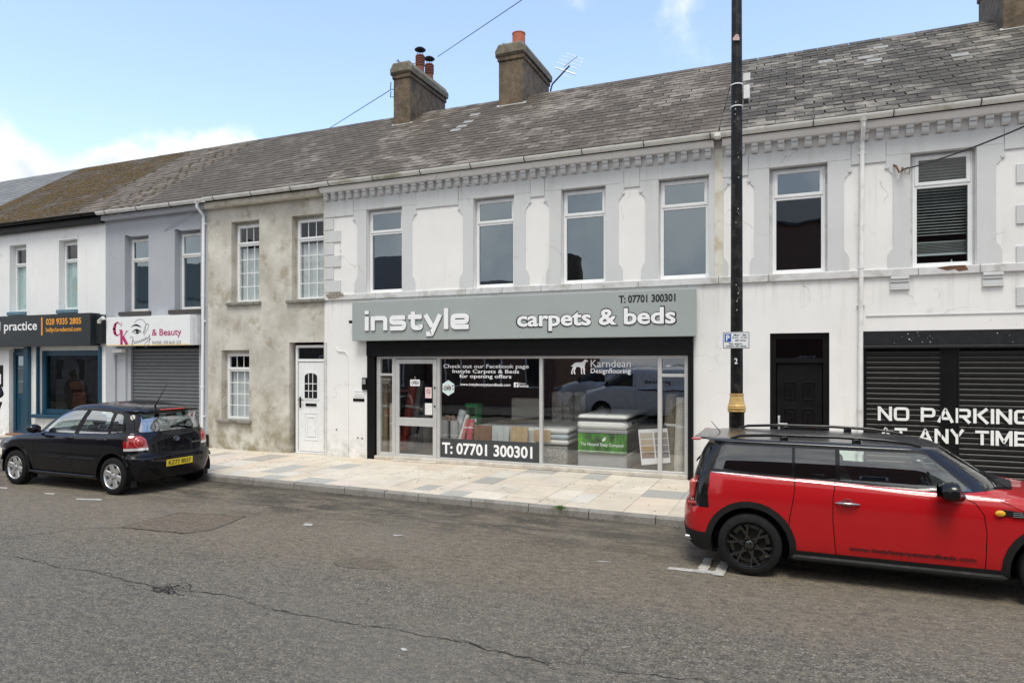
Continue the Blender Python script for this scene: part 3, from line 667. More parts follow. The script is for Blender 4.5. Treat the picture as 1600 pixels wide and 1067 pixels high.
def slates(b, X0, X1, m, seed, miss=0., near=0., jit=1., Xcam=0., thick=.009, wd=.29):
    """real lapped slates; the 300 that show largest are parts of the roof, the rest one joined part"""
    rf = MB(); rf.prism([(11.86, 5.93), (16.0, 5.93 + 4.14 * math.tan(SL)), (20.1, 5.93)], X0, X1, axis='x')
    roof = rf.build('roof', M_DARK, b)
    rr = random.Random(seed); L = 4.1 / cos(SL); gauge = .2; n = int(L / gauge) + 1
    ey, ez = 11.80, 5.955
    var = []
    for q in range(18):
        w = wd * rr.uniform(.975, .995) - .004; h = .27; z = .004; j = rr.uniform(-.006, .006) * jit; cut = rr.choice((0, 0, 0, .02 * jit))
        mb = MB(); mb.v = [(-w / 2, 0, thick + z + .006), (w / 2, j + cut * .3, thick + z + .006), (w / 2, h, thick - .002), (-w / 2, h, thick - .002), (-w / 2, 0, z - .003), (w / 2, j + cut * .3, z - .003), (w / 2, h, -.004), (-w / 2, h, -.004)]
        if cut: mb.v[0] = (-w / 2 + cut, 0, thick + z + .006); mb.v[4] = (-w / 2 + cut, 0, z - .003)
        mb.f = [(0, 1, 2, 3), (4, 5, 1, 0), (7, 4, 0, 3), (5, 6, 2, 1)]; mb.mi = [0] * 4
        me = mb.mesh('slate', m); at = me.attributes.new('tone', 'FLOAT', 'POINT'); tn = rr.random()
        for d in at.data: d.value = tn
        var.append((me, tn))
    items = []
    R0 = Matrix.Rotation(SL, 4, 'X')
    for c in range(n):
        s_ = c * gauge; x = X0 + (wd / 2 if c % 2 else 0)
        while x < X1 + wd * .5:
            if rr.random() > miss:
                xx = min(max(x, X0 + wd / 2), X1 - wd / 2)
                cy, cz = ey + s_ * cos(SL), ez + s_ * sin(SL)
                if s_ < L - .05: items.append((((xx - Xcam) ** 2 + cy ** 2 + (cz - 2) ** 2), xx, cy, cz, rr.randrange(18), rr.uniform(-.012, .012) * jit, rr.uniform(-.006, .006) * jit))
            x += wd
    items.sort(); bv, bf, bt = [], [], []
    for i, (d, xx, cy, cz, q, rot, dz) in enumerate(items):
        Mx = Matrix.Translation((xx, cy, cz + dz * .5)) @ R0 @ Matrix.Rotation(rot, 4, 'Z')
        if i < 300:
            o = link('slate', var[q][0], roof); o.matrix_local = Mx
        else:
            me = var[q][0]; k = len(bv); bv += [tuple(Mx @ v.co) for v in me.vertices]; bf += [tuple(k + a for a in p.vertices) for p in me.polygons]; bt += [var[q][1]] * 8
    if bv:
        me = bpy.data.meshes.new('upper_slates'); me.from_pydata(bv, [], bf); me.materials.append(m); at = me.attributes.new('tone', 'FLOAT', 'POINT')
        at.data.foreach_set('value', bt); link('upper_slates', me, roof, 'stuff')
    x = X0; k = 0
    while x < X1 - .01:                       # ridge tiles
        e = min(x + .46, X1); mb = MB(); z = 8.87 + .004 * (k % 3)
        mb.prism([(15.80, z - .125), (15.97, z + .005), (16.03, z + .005), (16.20, z - .125), (16.16, z - .155), (16.0, z - .05), (15.84, z - .155)], x + .003, e - .003, axis='x')
        mb.build('ridge_tile', M_RIDGE, roof); x = e; k += 1
    return roof
def gutter(b, X0, X1, z=5.955, y=11.755, m=M_GUTTER, r=.062, seed=0, clips=True):
    mb = MB(); n = 8; i = 0
    prof = [(-r * cos(pi * k / n), -r * sin(pi * k / n)) for k in range(n + 1)]; prof = [(-r - .006, .012), (-r - .006, 0)] + prof[1:] + [(r - .008, 0)] + [(-(r - .008) * cos(pi * k / n) * -1, -(r - .008) * sin(pi * k / n)) for k in range(1, n)] + [(-r + .004, .012)]
    mb.prism([(y + a, z + c) for a, c in prof], X0, X1, axis='x'); gt = mb.build('gutter', m, b, smooth=40)
    if clips:
        x = X0 + .35
        while x < X1:
            c = MB(); c.tube([(x, y + .07, z + .03), (x, y - .075, z + .012), (x, y - .072, z - .03), (x, y - .02, z - .07), (x, y + .06, z - .06)], .007, 5); c.build('gutter_bracket', M_BLACKP, gt); x += 1.12
    return gt
def downpipe(b, X, z1, z0, m=M_UPVCD, y=11.955, ytop=11.76, xo=0., shift=0.):
    r = .034; mb = MB()
    mb.tube([(X + shift, ytop, z1), (X + shift, ytop, z1 - .09), (X, y, z1 - .26), (X, y, z1 - .34), (X + xo, y, z0)], r, 12)
    for z in (z1 - .36, (z1 + z0) / 2 + .6, z0 + 1.2): mb.ring((X + xo * (z1 - z) / (z1 - z0), y, z - .03), (X + xo * (z1 - z) / (z1 - z0), y, z + .03), r + .007, r + .007, 12)
    mb.ring((X + shift, ytop, z1 - .02), (X + shift, ytop, z1 + .03), r + .012, r + .03, 12)
    p = mb.build('downpipe', m, b, smooth=40)
    for z in (z1 - .45, (z1 + z0) / 2, z0 + .5):
        c = MB(); c.box(X - .055 + xo * (z1 - z) / (z1 - z0), X + .055 + xo * (z1 - z) / (z1 - z0), y + .002, 12.0, z - .02, z + .02, .004); c.build('pipe_clip', m, p)
    return p
def chimney(b, X0, X1, y0, y1, ztop, name='chimney'):
    mb = MB(); mb.box(X0, X1, y0, y1, 7.6, ztop - .42, .015); mb.box(X0 - .03, X1 + .03, y0 - .03, y1 + .03, ztop - .42, ztop - .30, .02)
    c = mb.build(name, M_CHIM, b)
    mb = MB(); mb.prism([(X0 - .075, ztop - .30), (X1 + .075, ztop - .30), (X1 + .085, ztop - .16), (X1 - .01, ztop), (X0 + .01, ztop), (X0 - .085, ztop - .16)], y0 - .08, y1 + .08, bev=.05); mb.build('chimney_cap', M_CHIMC, c)
    fl = MB(); fl.prism([(y0 - .16, 5.98 + (y0 - 12.16) * math.tan(SL) + .04), (y0 + .02, 5.98 + (y0 - 11.98) * math.tan(SL) + .16), (y0 + .02, 5.98 + (y0 - 11.98) * math.tan(SL)), (y0 - .16, 5.98 + (y0 - 12.16) * math.tan(SL))], X0 - .05, X1 + .08, axis='x'); fl.build('flashing', M_LEAD, c)
    for xs_, sg in ((X0, -1), (X1, 1)):
        fl = MB(); t = math.tan(SL); fl.prism([(y0, 5.98 + (y0 - 12) * t - .02), (16.0, 5.98 + 4 * t - .02), (16.0, 5.98 + 4 * t + .10), (y0, 5.98 + (y0 - 12) * t + .11)], xs_, xs_ + sg * .012, axis='x'); fl.build('flashing', M_RIDGE, c)
    return c
def pot(c, x, y, z0, z1, r, m, ribs=0, cowl=False):
    prof = [(r * 1.0, 0)]
    h = z1 - z0
    if ribs:
        for k in range(ribs):
            t = .45 + .55 * k / ribs; prof += [(r * .92, h * t), (r * 1.12, h * (t + .02)), (r * 1.12, h * (t + .055)), (r * .92, h * (t + .075))]
        prof += [(r * .92, h), (r * .7, h), (r * .65, h * .7)]
    else: prof += [(r * .98, h * .7), (r * .98, h * .93), (r * 1.04, h * .95), (r * 1.04, h), (r * .86, h), (r * .8, h * .6)]
    mb = MB(); mb.lathe(prof, (x, y, z0), n=20); p = mb.build('chimney_pot', m, c, smooth=30)
    if cowl:
        k = MB(); k.lathe([(.001, .07), (r * .9, .045), (r * 1.35, .0), (r * 1.3, -.012), (.001, .02)], (x, y, z1 + .15), n=20)
        for a in (0, 2.1, 4.2): k.tube([(x + r * .7 * cos(a), y + r * .7 * sin(a), z1 - .03), (x + r * .7 * cos(a), y + r * .7 * sin(a), z1 + .17)], .008, 5)
        k.build('pot_cowl', M_IRON, c, smooth=30)
def fascia(b, X0, X1, z0, z1, m, y0=11.86, name='fascia_board'):
    mb = MB(); mb.box(X0, X1, y0, 11.999, z0, z1, .01); return mb.build(name, m, b)
def shutter(b, x0, x1, z0, z1, y, m, pitch=.075, name='roller_shutter', rail=.06):
    mb = MB(); mb.box(x0, x0 + rail, y - .03, y + .06, z0, z1, .006); mb.box(x1 - rail, x1, y - .03, y + .06, z0, z1, .006)
    s_ = mb.build(name, m, b); z = z0 + .01; n = 0
    prof = [(y + .02, 0), (y + .0, .006), (y - .012, pitch * .3), (y - .014, pitch * .5), (y - .010, pitch * .72), (y + .004, pitch * .92), (y + .02, pitch * .93)]
    lm = MB(); lm.prism([(a, c) for a, c in prof], x0 + rail, x1 - rail, axis='x'); me = lm.mesh('shutter_slat', m)
    while z + pitch <= z1 + .01:
        o = link('shutter_slat', me, s_); o.location = (0, 0, z); z += pitch
    return s_
CX = {'AB': -22.9, 'BC': -16.40, 'CD': -12.86, 'DE': -9.46, 'EF': -1.18, 'FG': 3.80}
# ---- A: pale slated house beyond the practice
A = thing('terraced_house', 'house at the far left end with pale new grey slates', 'house', (-26, 12, 0), world=True)
wall(A, -29.5, CX['AB'], 0, 5.95, M_WHITE, [(-27.5, -26.6, 3.6, 5.3), (-25.3, -24.4, 3.6, 5.3)]); shell(A, -29.5, CX['AB'])
for x_ in (-27.5, -25.3): window(A, x_, x_ + .9, 3.6, 5.3)
slates(A, -29.5, CX['AB'], SLATES['pale'], 31, jit=.4); gutter(A, -29.5, CX['AB'], m=M_BLACKP, clips=False)
# ---- B: dental practice
B = thing('dental_practice', 'bright white rendered practice with mossy roof, black sign and teal blue door at far left', 'building', (-19.6, 12, 0), world=True)
bw = [(U(15), U(41), 3.52, 5.40), (U(92), U(121), 3.52, 5.40)]
bd = (U(14), U(47), .1, 2.52); bs = (U(62), U(158), .72, 2.45)
wall(B, CX['AB'], CX['BC'], 0, 5.95, M_BWHITE, bw + [bd, bs, (-22.3, -21.2, 3.52, 5.4)], dep=.2); shell(B, CX['AB'], CX['BC'])
M_FROST = mat('pale_teal_blind', (.44, .56, .56), .8, var=.06)
for i, h in enumerate(bw + [(-22.3, -21.2, 3.52, 5.4)]):
    w = window(B, h[0] + .02, h[1] - .02, h[2] + .02, h[3] - .05, 12.15, .72, vent=False, gm=G_CLR, hole=h, pm=M_BWHITE)
    q = MB(); q.box(h[0] + .05, h[1] - .05, 12.225, 12.23, h[2], h[2] + 1.32); q.build('blind', M_FROST, w)
    q = MB(); q.prism([( (h[0] + h[1]) / 2 + .12 * cos(a) + .12, h[2] + .62 + .16 * sin(a)) for a in [k * pi / 6 for k in range(12)]], 12.2245, 12.221); q.build('window_sticker', mat('pale_yellow_decal', (.50, .43, .27), .8), w)
    sill(B, h[0] - .06, h[1] + .02, h[2] + .02, M_BLUES, .10, .05)
fascia(B, CX['AB'], CX['BC'], 5.72, 5.93, M_BLACKP); gutter(B, CX['AB'], CX['BC'] + .02, z=5.95, m=M_BLACKP, r=.06)
rB = slates(B, CX['AB'], -17.6, SLATES['mossy'], 33, jit=1.4); 
mb = MB(); rm = random.Random(8)
for k in range(5200):
    x_, s_ = rm.uniform(CX['AB'] + .1, -17.3), rm.uniform(0, 4.9)
    if noise.noise(Vector((x_ * .9, s_ * .9, 2))) < -.15 + (x_ > -18.2) * .35: continue
    y_, z_ = 11.82 + s_ * cos(SL), 5.985 + s_ * sin(SL); q = rm.uniform(.012, .04); a = rm.uniform(0, 3)
    i = len(mb.v); mb.v += [(x_ + q * cos(a + t), y_ + q * .8 * sin(a + t), z_ + q * .5 * sin(a + t) - .004) for t in (0, 1.57, 3.14, 4.71)] + [(x_, y_ - q * .3, z_ + q * .75)]
    for t in range(4): mb.f.append((i + t, i + (t + 1) % 4, i + 4)); mb.mi.append(0)
mb.build('moss', mat('moss', (.105, .066, .020), .95, var=.4, vs=20, col2=(.05, .042, .012), cs=1.6), rB, kind='stuff', smooth=60)
rB2 = slates(B, -17.6, CX['BC'] + 1.35, SLATES['rough'], 34, jit=1.6)
mb = MB(); rm = random.Random(18)                    # dark moss sitting in the joints of the rough slates
for c in range(24):
    for k in range(16):
        if rm.random() > .62: continue
        x_ = -17.6 + .29 * k + (.145 if c % 2 else 0) + rm.uniform(-.03, .03); s_ = c * .2 + .02; w_ = rm.uniform(.03, .09); h_ = rm.uniform(.02, .05)
        if x_ > CX['BC'] + 1.5 or noise.noise(Vector((x_ * .8, s_ * .6, 5))) < -.22: continue
        y_, z_ = 11.80 + s_ * cos(SL), 5.975 + s_ * sin(SL); i = len(mb.v)
        mb.v += [(x_ - w_, y_, z_), (x_ + w_, y_, z_), (x_ + w_ * .6, y_ + .06, z_ + .045), (x_ - w_ * .7, y_ + .06, z_ + .045), (x_, y_ + .015, z_ + h_ + .01)]
        for t in range(4): mb.f.append((i + t, i + (t + 1) % 4, i + 4)); mb.mi.append(0)
mb.build('joint_moss', mat('dark_moss', (.055, .042, .02), .95, var=.4, vs=20), rB2, kind='stuff', smooth=60)
# blue door
D_ = MB(); x0, x1, z0, z1 = bd; D_.box(x0, x1, 12.14, 12.19, z0 + .03, z1); D_.m = 0
d = D_.build('door', M_BLUE, B)
q = MB(); frame_ring(q, x0 + .02, x1 - .02, .12, 2.42, 12.10, 12.14, .10); q.build('door_frame', M_BLUE, d)
q = MB(); q.box(x0 + .2, x1 - .2, 12.128, 12.139, 1.25, 2.3); q.build('pane', G_WIN, d)
q = MB(); q.box(x0 + .2, x1 - .2, 12.134, 12.1395, 1.25, 2.3); q.build('pane_backing', mat('lit_hall', (.20, .20, .16), .8, var=.4, vs=3), d)
q = MB(); xm = (x0 + x1) / 2; q.box(xm - .012, xm + .012, 12.118, 12.128, 1.25, 2.3); q.box(x0 + .2, x1 - .2, 12.1185, 12.1275, 1.58, 1.60); q.box(x0 + .2, x1 - .2, 12.1185, 12.1275, 1.95, 1.97); q.build('glazing_bar', M_LEAD, d)
q = MB(); frame_ring(q, x0 + .22, x1 - .22, .3, 1.12, 12.125, 12.14, .03); q.box(x0 + .3, x1 - .3, 12.12, 12.138, 1.0, 1.06, .004); q.build('panel_moulding', M_BLUE, d)
q = MB(); q.box(x0 - .02, x1 + .05, 11.9, 12.14, .1, .15, .01); q.build('door_step', mat('terracotta_step', (.25, .13, .09), .8), B)
q = MB(); q.box(U(42), U(47) + .06, 11.90, 12.0, .12, 2.55, .01); q.build('door_post', M_BLUE, B)
# practice window
sw = MB(); x0, x1, z0, z1 = bs; frame_ring(sw, x0, x1, z0, z1, 12.06, 12.16, .14); w = sw.build('shop_window', M_BLUE, B)
q = MB(); q.box(x0 + .14, x1 - .14, 12.10, 12.11, z0 + .14, z1 - .14); q.build('pane', glass('practice_glass', (.8, .8, .8), 1.35, .1), w)
q = MB(); q.box(x0 + 1.0, x0 + 1.5, 12.2, 12.34, .75, 1.35, .06); q.box(x0 + .95, x0 + 1.45, 12.18, 12.30, 1.36, 1.62, .05); one(q, 'glow_stand_in', mat('warm_orange_brown', (.07, .028, .015), .9, var=.5, vs=9), 'dim orange brown blocks standing in for a warm glow inside the practice window behind the black car', 'display')  # added shapes whose colour imitates a warm glow behind the glass
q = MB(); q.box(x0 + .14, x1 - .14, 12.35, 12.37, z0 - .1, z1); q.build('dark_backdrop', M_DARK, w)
q = MB(); q.box(x0 - .18, x1 + .1, 11.88, 12.1, z0 - .10, z0 - .0, .015); q.build('window_sill', M_BLUE, B)
q = MB(); q.box(x1 - .02, x1 + .04, 11.92, 12.0, .66, 2.55, .01); q.box(x0 - .04, x0 + .02, 11.92, 12, .66, 2.55, .01); q.build('window_post', M_BLUE, B)
# its sign: black box with return end
sg = thing('practice_sign', 'black fascia sign with white and orange lettering above the teal blue door', 'sign', (-19.5, 11.7, 2.95), world=True)
DS = 11.72; xl, xr = -23.5, U(141, DS)
q = MB(); q.box(xl, xr, DS, 11.99, 2.56, 3.40, .006); q.build('board', M_SIGNK, sg)
q = MB(); q.box(xr + .002, U(166), 11.86, 11.99, 2.62, 3.36, .004); q.build('shutter_box', mat('dark_box', (.02, .025, .028), .4), sg)
text('dental practice', U(-36, DS), U(58, DS), V(58, 520, DS) + .0, V(58, 501, DS), DS - .003, M_LETW, parent=sg, off=.012)
text('028 9335 2805', U(72, DS), U(127, DS), V(100, 507, DS), V(100, 497, DS), DS - .003, M_LETO, parent=sg, off=.02)
text('ballyclaredental.com', U(72, DS), U(127, DS), V(100, 520, DS), V(100, 511, DS), DS - .003, M_LETO, parent=sg, off=.01)
q = MB(); q.box(U(64.5, DS), U(66.5, DS), DS - .004, DS, V(66, 524, DS), V(66, 496, DS)); q.build('divider', M_LETO, sg)
q = MB(); q.box(U(-1), U(5), 11.96, 12.0, 1.45, 2.05, .004); nb = one(q, 'notice_board', M_BLACKP, 'small black framed notice on the white wall left of the teal blue door', 'notice')
q = MB(); q.box(U(0), U(4), 11.955, 11.96, 1.52, 1.80); q.build('paper', M_LETW, nb)
# ---- C: grey threading and beauty salon
C_ = thing('beauty_salon', 'grey painted salon with a white sign over a closed grey roller shutter', 'building', (-14.6, 12, 0), world=True)
cw = [(U(195), U(232), 3.39, 5.36), (U(273), U(313.5), 3.39, 5.38)]; cs_ = (U(196), U(311), .1, 2.6)
wall(C_, CX['BC'], CX['CD'], 0, 5.95, M_GKGREY, cw + [cs_], dep=.2); shell(C_, CX['BC'], CX['CD'])
for h in cw:
    w = window(C_, h[0] + .07, h[1] - .02, h[2] + .04, h[3] - .10, 12.15, .70, m=M_UPVCD, vent=False, hole=h, pm=M_GKGREY)
    q = MB(); q.box(h[0] + .05, h[1] - .05, 12.24, 12.245, h[2], h[3]); q.build('blind', M_FROST, w)
    sill(C_, h[0] - .16, h[1] + .10, h[2] + .02, M_DSILL, .10, .07)
    # shouldered head over the window
    q = MB(); q.prism([(h[0] + .1, h[3] - .001), (h[1] - .0, h[3] - .001), (h[1] - .0, h[3] - .05), (h[0] + .2, h[3] - .05)], 11.992, 12.14); q.build('window_head', M_GKGREY, C_)
fascia(C_, CX['BC'], CX['CD'], 5.76, 5.89, M_GKGREY); gutter(C_, CX['BC'] + .02, CX['CD'] + .12, z=5.94, m=M_UPVCD)
rC = slates(C_, CX['BC'] + 1.35, CX['CD'] - .1, SLATES['brown'], 35, jit=1.)
shutter(C_, cs_[0] + .12, cs_[1] - .02, .1, 2.5, 12.1, M_SHUT, .088)
q = MB(); q.box(cs_[0] + .001, cs_[0] + .12, 12.05, 12.19, .1, 2.6, .004); q.build('shutter_jamb', M_GKGREY, C_)
q = MB(); q.box(cs_[0] + .02, cs_[1] - .02, 12.199, 12.22, .1, 2.6); q.build('shutter_backing', M_DARK, C_)
downpipe(C_, U(320.5), 5.88, .35, M_UPVC, xo=-.05)
q = MB(); q.box(U(324) - .05, U(324) + .06, 11.9, 11.99, .1, .42, .01); q.build('pipe_shoe', M_IRON, C_)
q = MB(); q.ring((U(181), 11.965, .1), (U(181), 11.965, 2.35), .03, .03, 10); q.build('conduit_pipe', M_GKGREY, C_, smooth=40)
gs = thing('salon_sign', 'white box sign with magenta initials and a drawn eye above the grey shutter', 'sign', (-14.7, 11.8, 2.9), world=True)
DG = 11.74; gx0, gx1 = U(166, DG), U(296.5, DG)
q = MB(); q.box(gx0, gx1, DG, 11.99, 2.545, 3.26, .006); q.build('board', M_SIGNW, gs)
q = MB(); q.box(gx1 + .002, U(317), DG + .10, 11.99, 2.55, 3.25, .006); q.build('box_end', mat('sign_end', (.50, .51, .53), .5), gs)
q = MB(); q.box(gx0 + .01, gx1 - .01, DG - .003, DG - .0005, 2.55, 2.575); q.build('yellow_edge', mat('yellow_strip', (.80, .62, .28), .5), gs)
def at_(px, py): return U(px, DG), V(px, py, DG)
y_ = DG - .003
q = MB()                                              # G as a thick-thin serif letter
gpts = [(189, 509.5), (187, 505.5), (183.5, 503.6), (180.2, 507), (178.6, 514), (179.6, 520.5), (182.6, 524.2), (186, 523.2), (188.6, 519.2)]
strokes(q, [at_(*p) for p in gpts], [.012, .015, .03, .075, .11, .09, .04, .02, .02], y_)
strokes(q, [at_(188.5, 520.5), at_(188.5, 515.5)], .05, y_ - .0005); strokes(q, [at_(186, 515.6), at_(191, 515.4)], .012, y_)
strokes(q, [at_(189.8, 503.5), at_(189.8, 509.7)], .012, y_); q.build('lettering', M_MAG, gs)
q = MB(); strokes(q, [at_(190, 517.5), at_(190, 537.5)], .085, y_ - .001); strokes(q, [at_(188, 518), at_(192.2, 517.7)], .014, y_); strokes(q, [at_(187.5, 538), at_(192.6, 537.8)], .016, y_)
strokes(q, [at_(198.5, 517.5), at_(191, 528.5)], .02, y_ - .0005); strokes(q, [at_(192.4, 526.5), at_(198.2, 537.5)], .09, y_ - .0015); strokes(q, [at_(196.6, 517.4), at_(200.4, 517.2)], .014, y_); strokes(q, [at_(195.5, 537.8), at_(200.6, 537.6)], .016, y_)
q.build('lettering', M_MAG, gs)
q = MB()                                              # eye, brow and the curls
strokes(q, [at_(*p) for p in ((205, 511), (209, 508.4), (213, 507.8), (217, 509), (221, 511.2))], [.006, .03, .05, .04, .006], y_)
strokes(q, [at_(*p) for p in ((206.5, 518.6), (210, 516), (214, 515), (218, 516.6), (221, 518.8))], [.01, .03, .04, .03, .01], y_)
strokes(q, [at_(*p) for p in ((208, 519), (212, 521), (216, 521), (220, 518.6))], [.008, .012, .012, .008], y_)
q.prism([(at_(214.6, 518)[0] + .055 * cos(a), at_(214.6, 518)[1] + .06 * sin(a)) for a in [k * pi / 6 for k in range(12)]], y_ - .001, y_); q.build('eye_drawing', mat('ink', (.04, .04, .05), .5), gs)
q = MB()
strokes(q, [at_(*p) for p in ((210, 504), (215, 499.8), (220, 498.5), (225, 501), (228, 507), (227, 515), (224, 521))], .010, y_)
strokes(q, [at_(*p) for p in ((224, 521), (226, 512), (230, 505.5), (232.5, 507), (231, 514), (227, 520), (225, 524))], .010, y_)
strokes(q, [at_(*p) for p in ((203, 528), (205, 526.4), (208, 527), (207, 533), (207, 543), (206, 537), (209, 531), (210, 537), (212, 534), (213, 536.4), (215, 532.6), (216, 535.6), (218, 532), (219, 535), (221, 530.5), (222, 533.6), (224, 529.5), (225, 533), (227, 527), (227.5, 531), (230, 527), (231, 530), (233.5, 523), (234, 530), (232.5, 538), (229, 542.6), (226, 541), (227, 536), (232, 532), (236, 529))], .011, y_ - .0004)
q.build('script_lettering', mat('ink_grey', (.10, .10, .11), .5), gs)
text('& Beauty', U(237.5, DG), U(283.5, DG), V(260, 527.3, DG), V(260, 513.6, DG), y_, M_MAG, parent=gs, off=.01)
text('PHONE : 078 4618 1225', U(238, DG), U(283, DG), V(260, 537.6, DG), V(260, 532.6, DG), y_, M_LGREY, parent=gs)
q = MB(); q.box(U(166, 11.7), U(181, 11.7), 11.84, 11.98, 2.38, 2.47, .01); cj = one(q, 'junction_box', M_UPVCD, 'small pale box fixed under the left end of the white salon sign', 'box')
q = MB(); q.tube([(U(168), 11.98, 3.24), (U(168), 11.8, 3.24)], .018, 6); q.ring((U(169), 11.76, 3.20), (U(160, 11.6), 11.62, 3.25), .035, .045, 10); q.ring((U(170), 11.74, 3.12), (U(170), 11.74, 3.2), .04, .05, 10)
one(q, 'security_camera', M_UPVCD, 'small white camera on the top left corner of the salon sign', 'camera', smooth=40)
# ---- D: bare cement house
D = thing('unpainted_house', 'unpainted stained cement house with a white panelled door', 'house', (-11.2, 12, 0), world=True)
dw = [(U(361.5), U(405), 3.50, 5.41), (U(456), U(505.5), 3.50, 5.40), (U(346), U(389.5), .77, 2.42)]; dd = (U(452), U(506), .1, 2.58)
wall(D, CX['CD'], CX['DE'], 0, 5.97, M_BARE, dw + [dd], dep=.2); shell(D, CX['CD'], CX['DE'], 5.97)
for h in dw:
    w = window(D, h[0] + .05, h[1] - .01, h[2] + .03, h[3] - .07, 12.14, .745, grid=(3, 4), vent=False, t=.06, gm=G_CLR, hole=h, pm=M_BARE)
    curtain(w, h[0] + .06, h[0] + .06 + (h[1] - h[0] - .12), h[2], h[3] - (.60 if h[2] > 1 else .46), 12.245)
    sill(D, h[0] - .13, h[1] + .07, h[2] + .03, M_STONE, .075, .07)
q = MB(); q.box(CX['CD'] + .02, CX['DE'], 11.84, 11.999, 5.76, 5.90, .02); q.build('fascia_board', mat('cream_board', (.56, .53, .45), .8, var=.15, col2=(.25, .21, .15), cs=3), D)
gutter(D, CX['CD'] + .12, CX['DE'] - .02, z=5.96, m=M_UPVCD)
slates(D, CX['CD'] - .1, CX['DE'] - .04, SLATES['brown'], 36, Xcam=-7)
# white door
x0, x1 = U(457), U(505.5); q = MB(); frame_ring(q, x0, x1, .1, 2.52, 12.1, 12.17, .06, .04); q.box(x0 + .06, x1 - .06, 12.101, 12.169, 2.15, 2.21, .004); df = q.build('door', M_UPVC, D)
q = MB(); q.box(x0 + .075, x1 - .075, 12.115, 12.16, .15, 2.14, .005); leaf = q.build('door_leaf', M_UPVC, df)
q = MB(); frame_ring(q, x0 + .24, x1 - .24, .40, 1.02, 12.105, 12.115, .025); frame_ring(q, x0 + .30, x1 - .30, .48, .94, 12.103, 12.114, .03); q.build('panel_moulding', M_UPVC, df)
xm = (x0 + x1) / 2; arch = [(xm - .17, 1.34), (xm + .17, 1.34), (xm + .17, 1.82)] + [(xm + .17 * cos(a), 1.82 + .075 * sin(a)) for a in (.5, 1.0, 1.57, 2.1, 2.6)] + [(xm - .17, 1.82)]
q = MB(); q.prism([(xm + (a - xm) * 1.28, 1.6 + (c - 1.6) * 1.16) for a, c in arch], 12.104, 12.114); q.build('panel_moulding', M_UPVC, df)
q = MB(); q.prism(arch, 12.098, 12.104); q.build('pane', mat('door_glass', (.02, .02, .022), .08), df)
q = MB()
for t in (-.057, .057): q.box(xm + t - .008, xm + t + .008, 12.092, 12.097, 1.34, 1.88)
for t in (1.50, 1.66): q.box(xm - .17, xm + .17, 12.0925, 12.0965, t - .008, t + .008)
q.build('glazing_bar', M_UPVC, df)
q = MB(); q.box(xm - .15, xm + .15, 12.098, 12.114, 1.16, 1.22, .004); q.build('letter_box', M_BLACKP, df)
q = MB(); q.box(x0 + .11, x0 + .15, 12.09, 12.114, 1.12, 1.36, .004); q.tube([(x0 + .13, 12.09, 1.3), (x0 + .13, 12.05, 1.3), (x0 + .25, 12.05, 1.3)], .011, 6); q.build('handle', M_BLACKP, df, smooth=40)
q = MB(); q.box(x0 + .06, x1 - .06, 12.13, 12.142, 2.21, 2.46); q.build('pane', G_WIN, df)
# ---------------------------------------------------------------- E: the carpet shop, F: white building with black shutters
E = thing('carpet_shop', 'white building with pale grey trim over the grey carpets and beds sign', 'building', (-5.3, 12, 0), world=True)
Fb = thing('shuttered_building', 'white building with grey trim, black door and black painted shutters at right', 'building', (1.3, 12, 0), world=True)
M_COURSE = mat('sill_course_paint', (.60, .60, .60), .85, var=.1, bump=.4, bs=30, col2=(.36, .34, .31), cs=4)
ZS, ZH = 3.60, 5.40
ew = [(U(a), U(c), ZS, ZH) for a, c in ((573, 628.5), (740, 803.5), (877, 946.5), (1029, 1108))]
fw = [(U(a), U(c), ZS, ZH) for a, c in ((1202, 1293), (1422, 1526))]
es = (-8.33, -1.60, .1, 2.60); fd = (U(1203), U(1296), .1, 2.62); fs = (1.02, 3.72, .1, 2.63)
wall(E, CX['DE'], CX['EF'], 0, 5.95, M_WHITE, ew + [es], dep=.16); wall(Fb, CX['EF'], CX['FG'], 0, 5.95, M_WHITE, fw + [fd, fs], dep=.16)
shell(E, CX['DE'], CX['EF'], zf=2.9); shell(Fb, CX['EF'], CX['FG'])
q = MB(); q.box(CX['DE'] + .2, CX['EF'] - .2, 16.3, 16.4, 0, 2.9); q.build('back_partition', mat('shop_wall', (.085, .08, .075), .9), E)
q = MB(); q.box(CX['DE'] + .13, CX['EF'] - .13, 12.17, 16.3, .0, .14); q.build('shop_floor', mat('shop_carpet', (.07, .065, .06), .95, var=.3, vs=20), E)
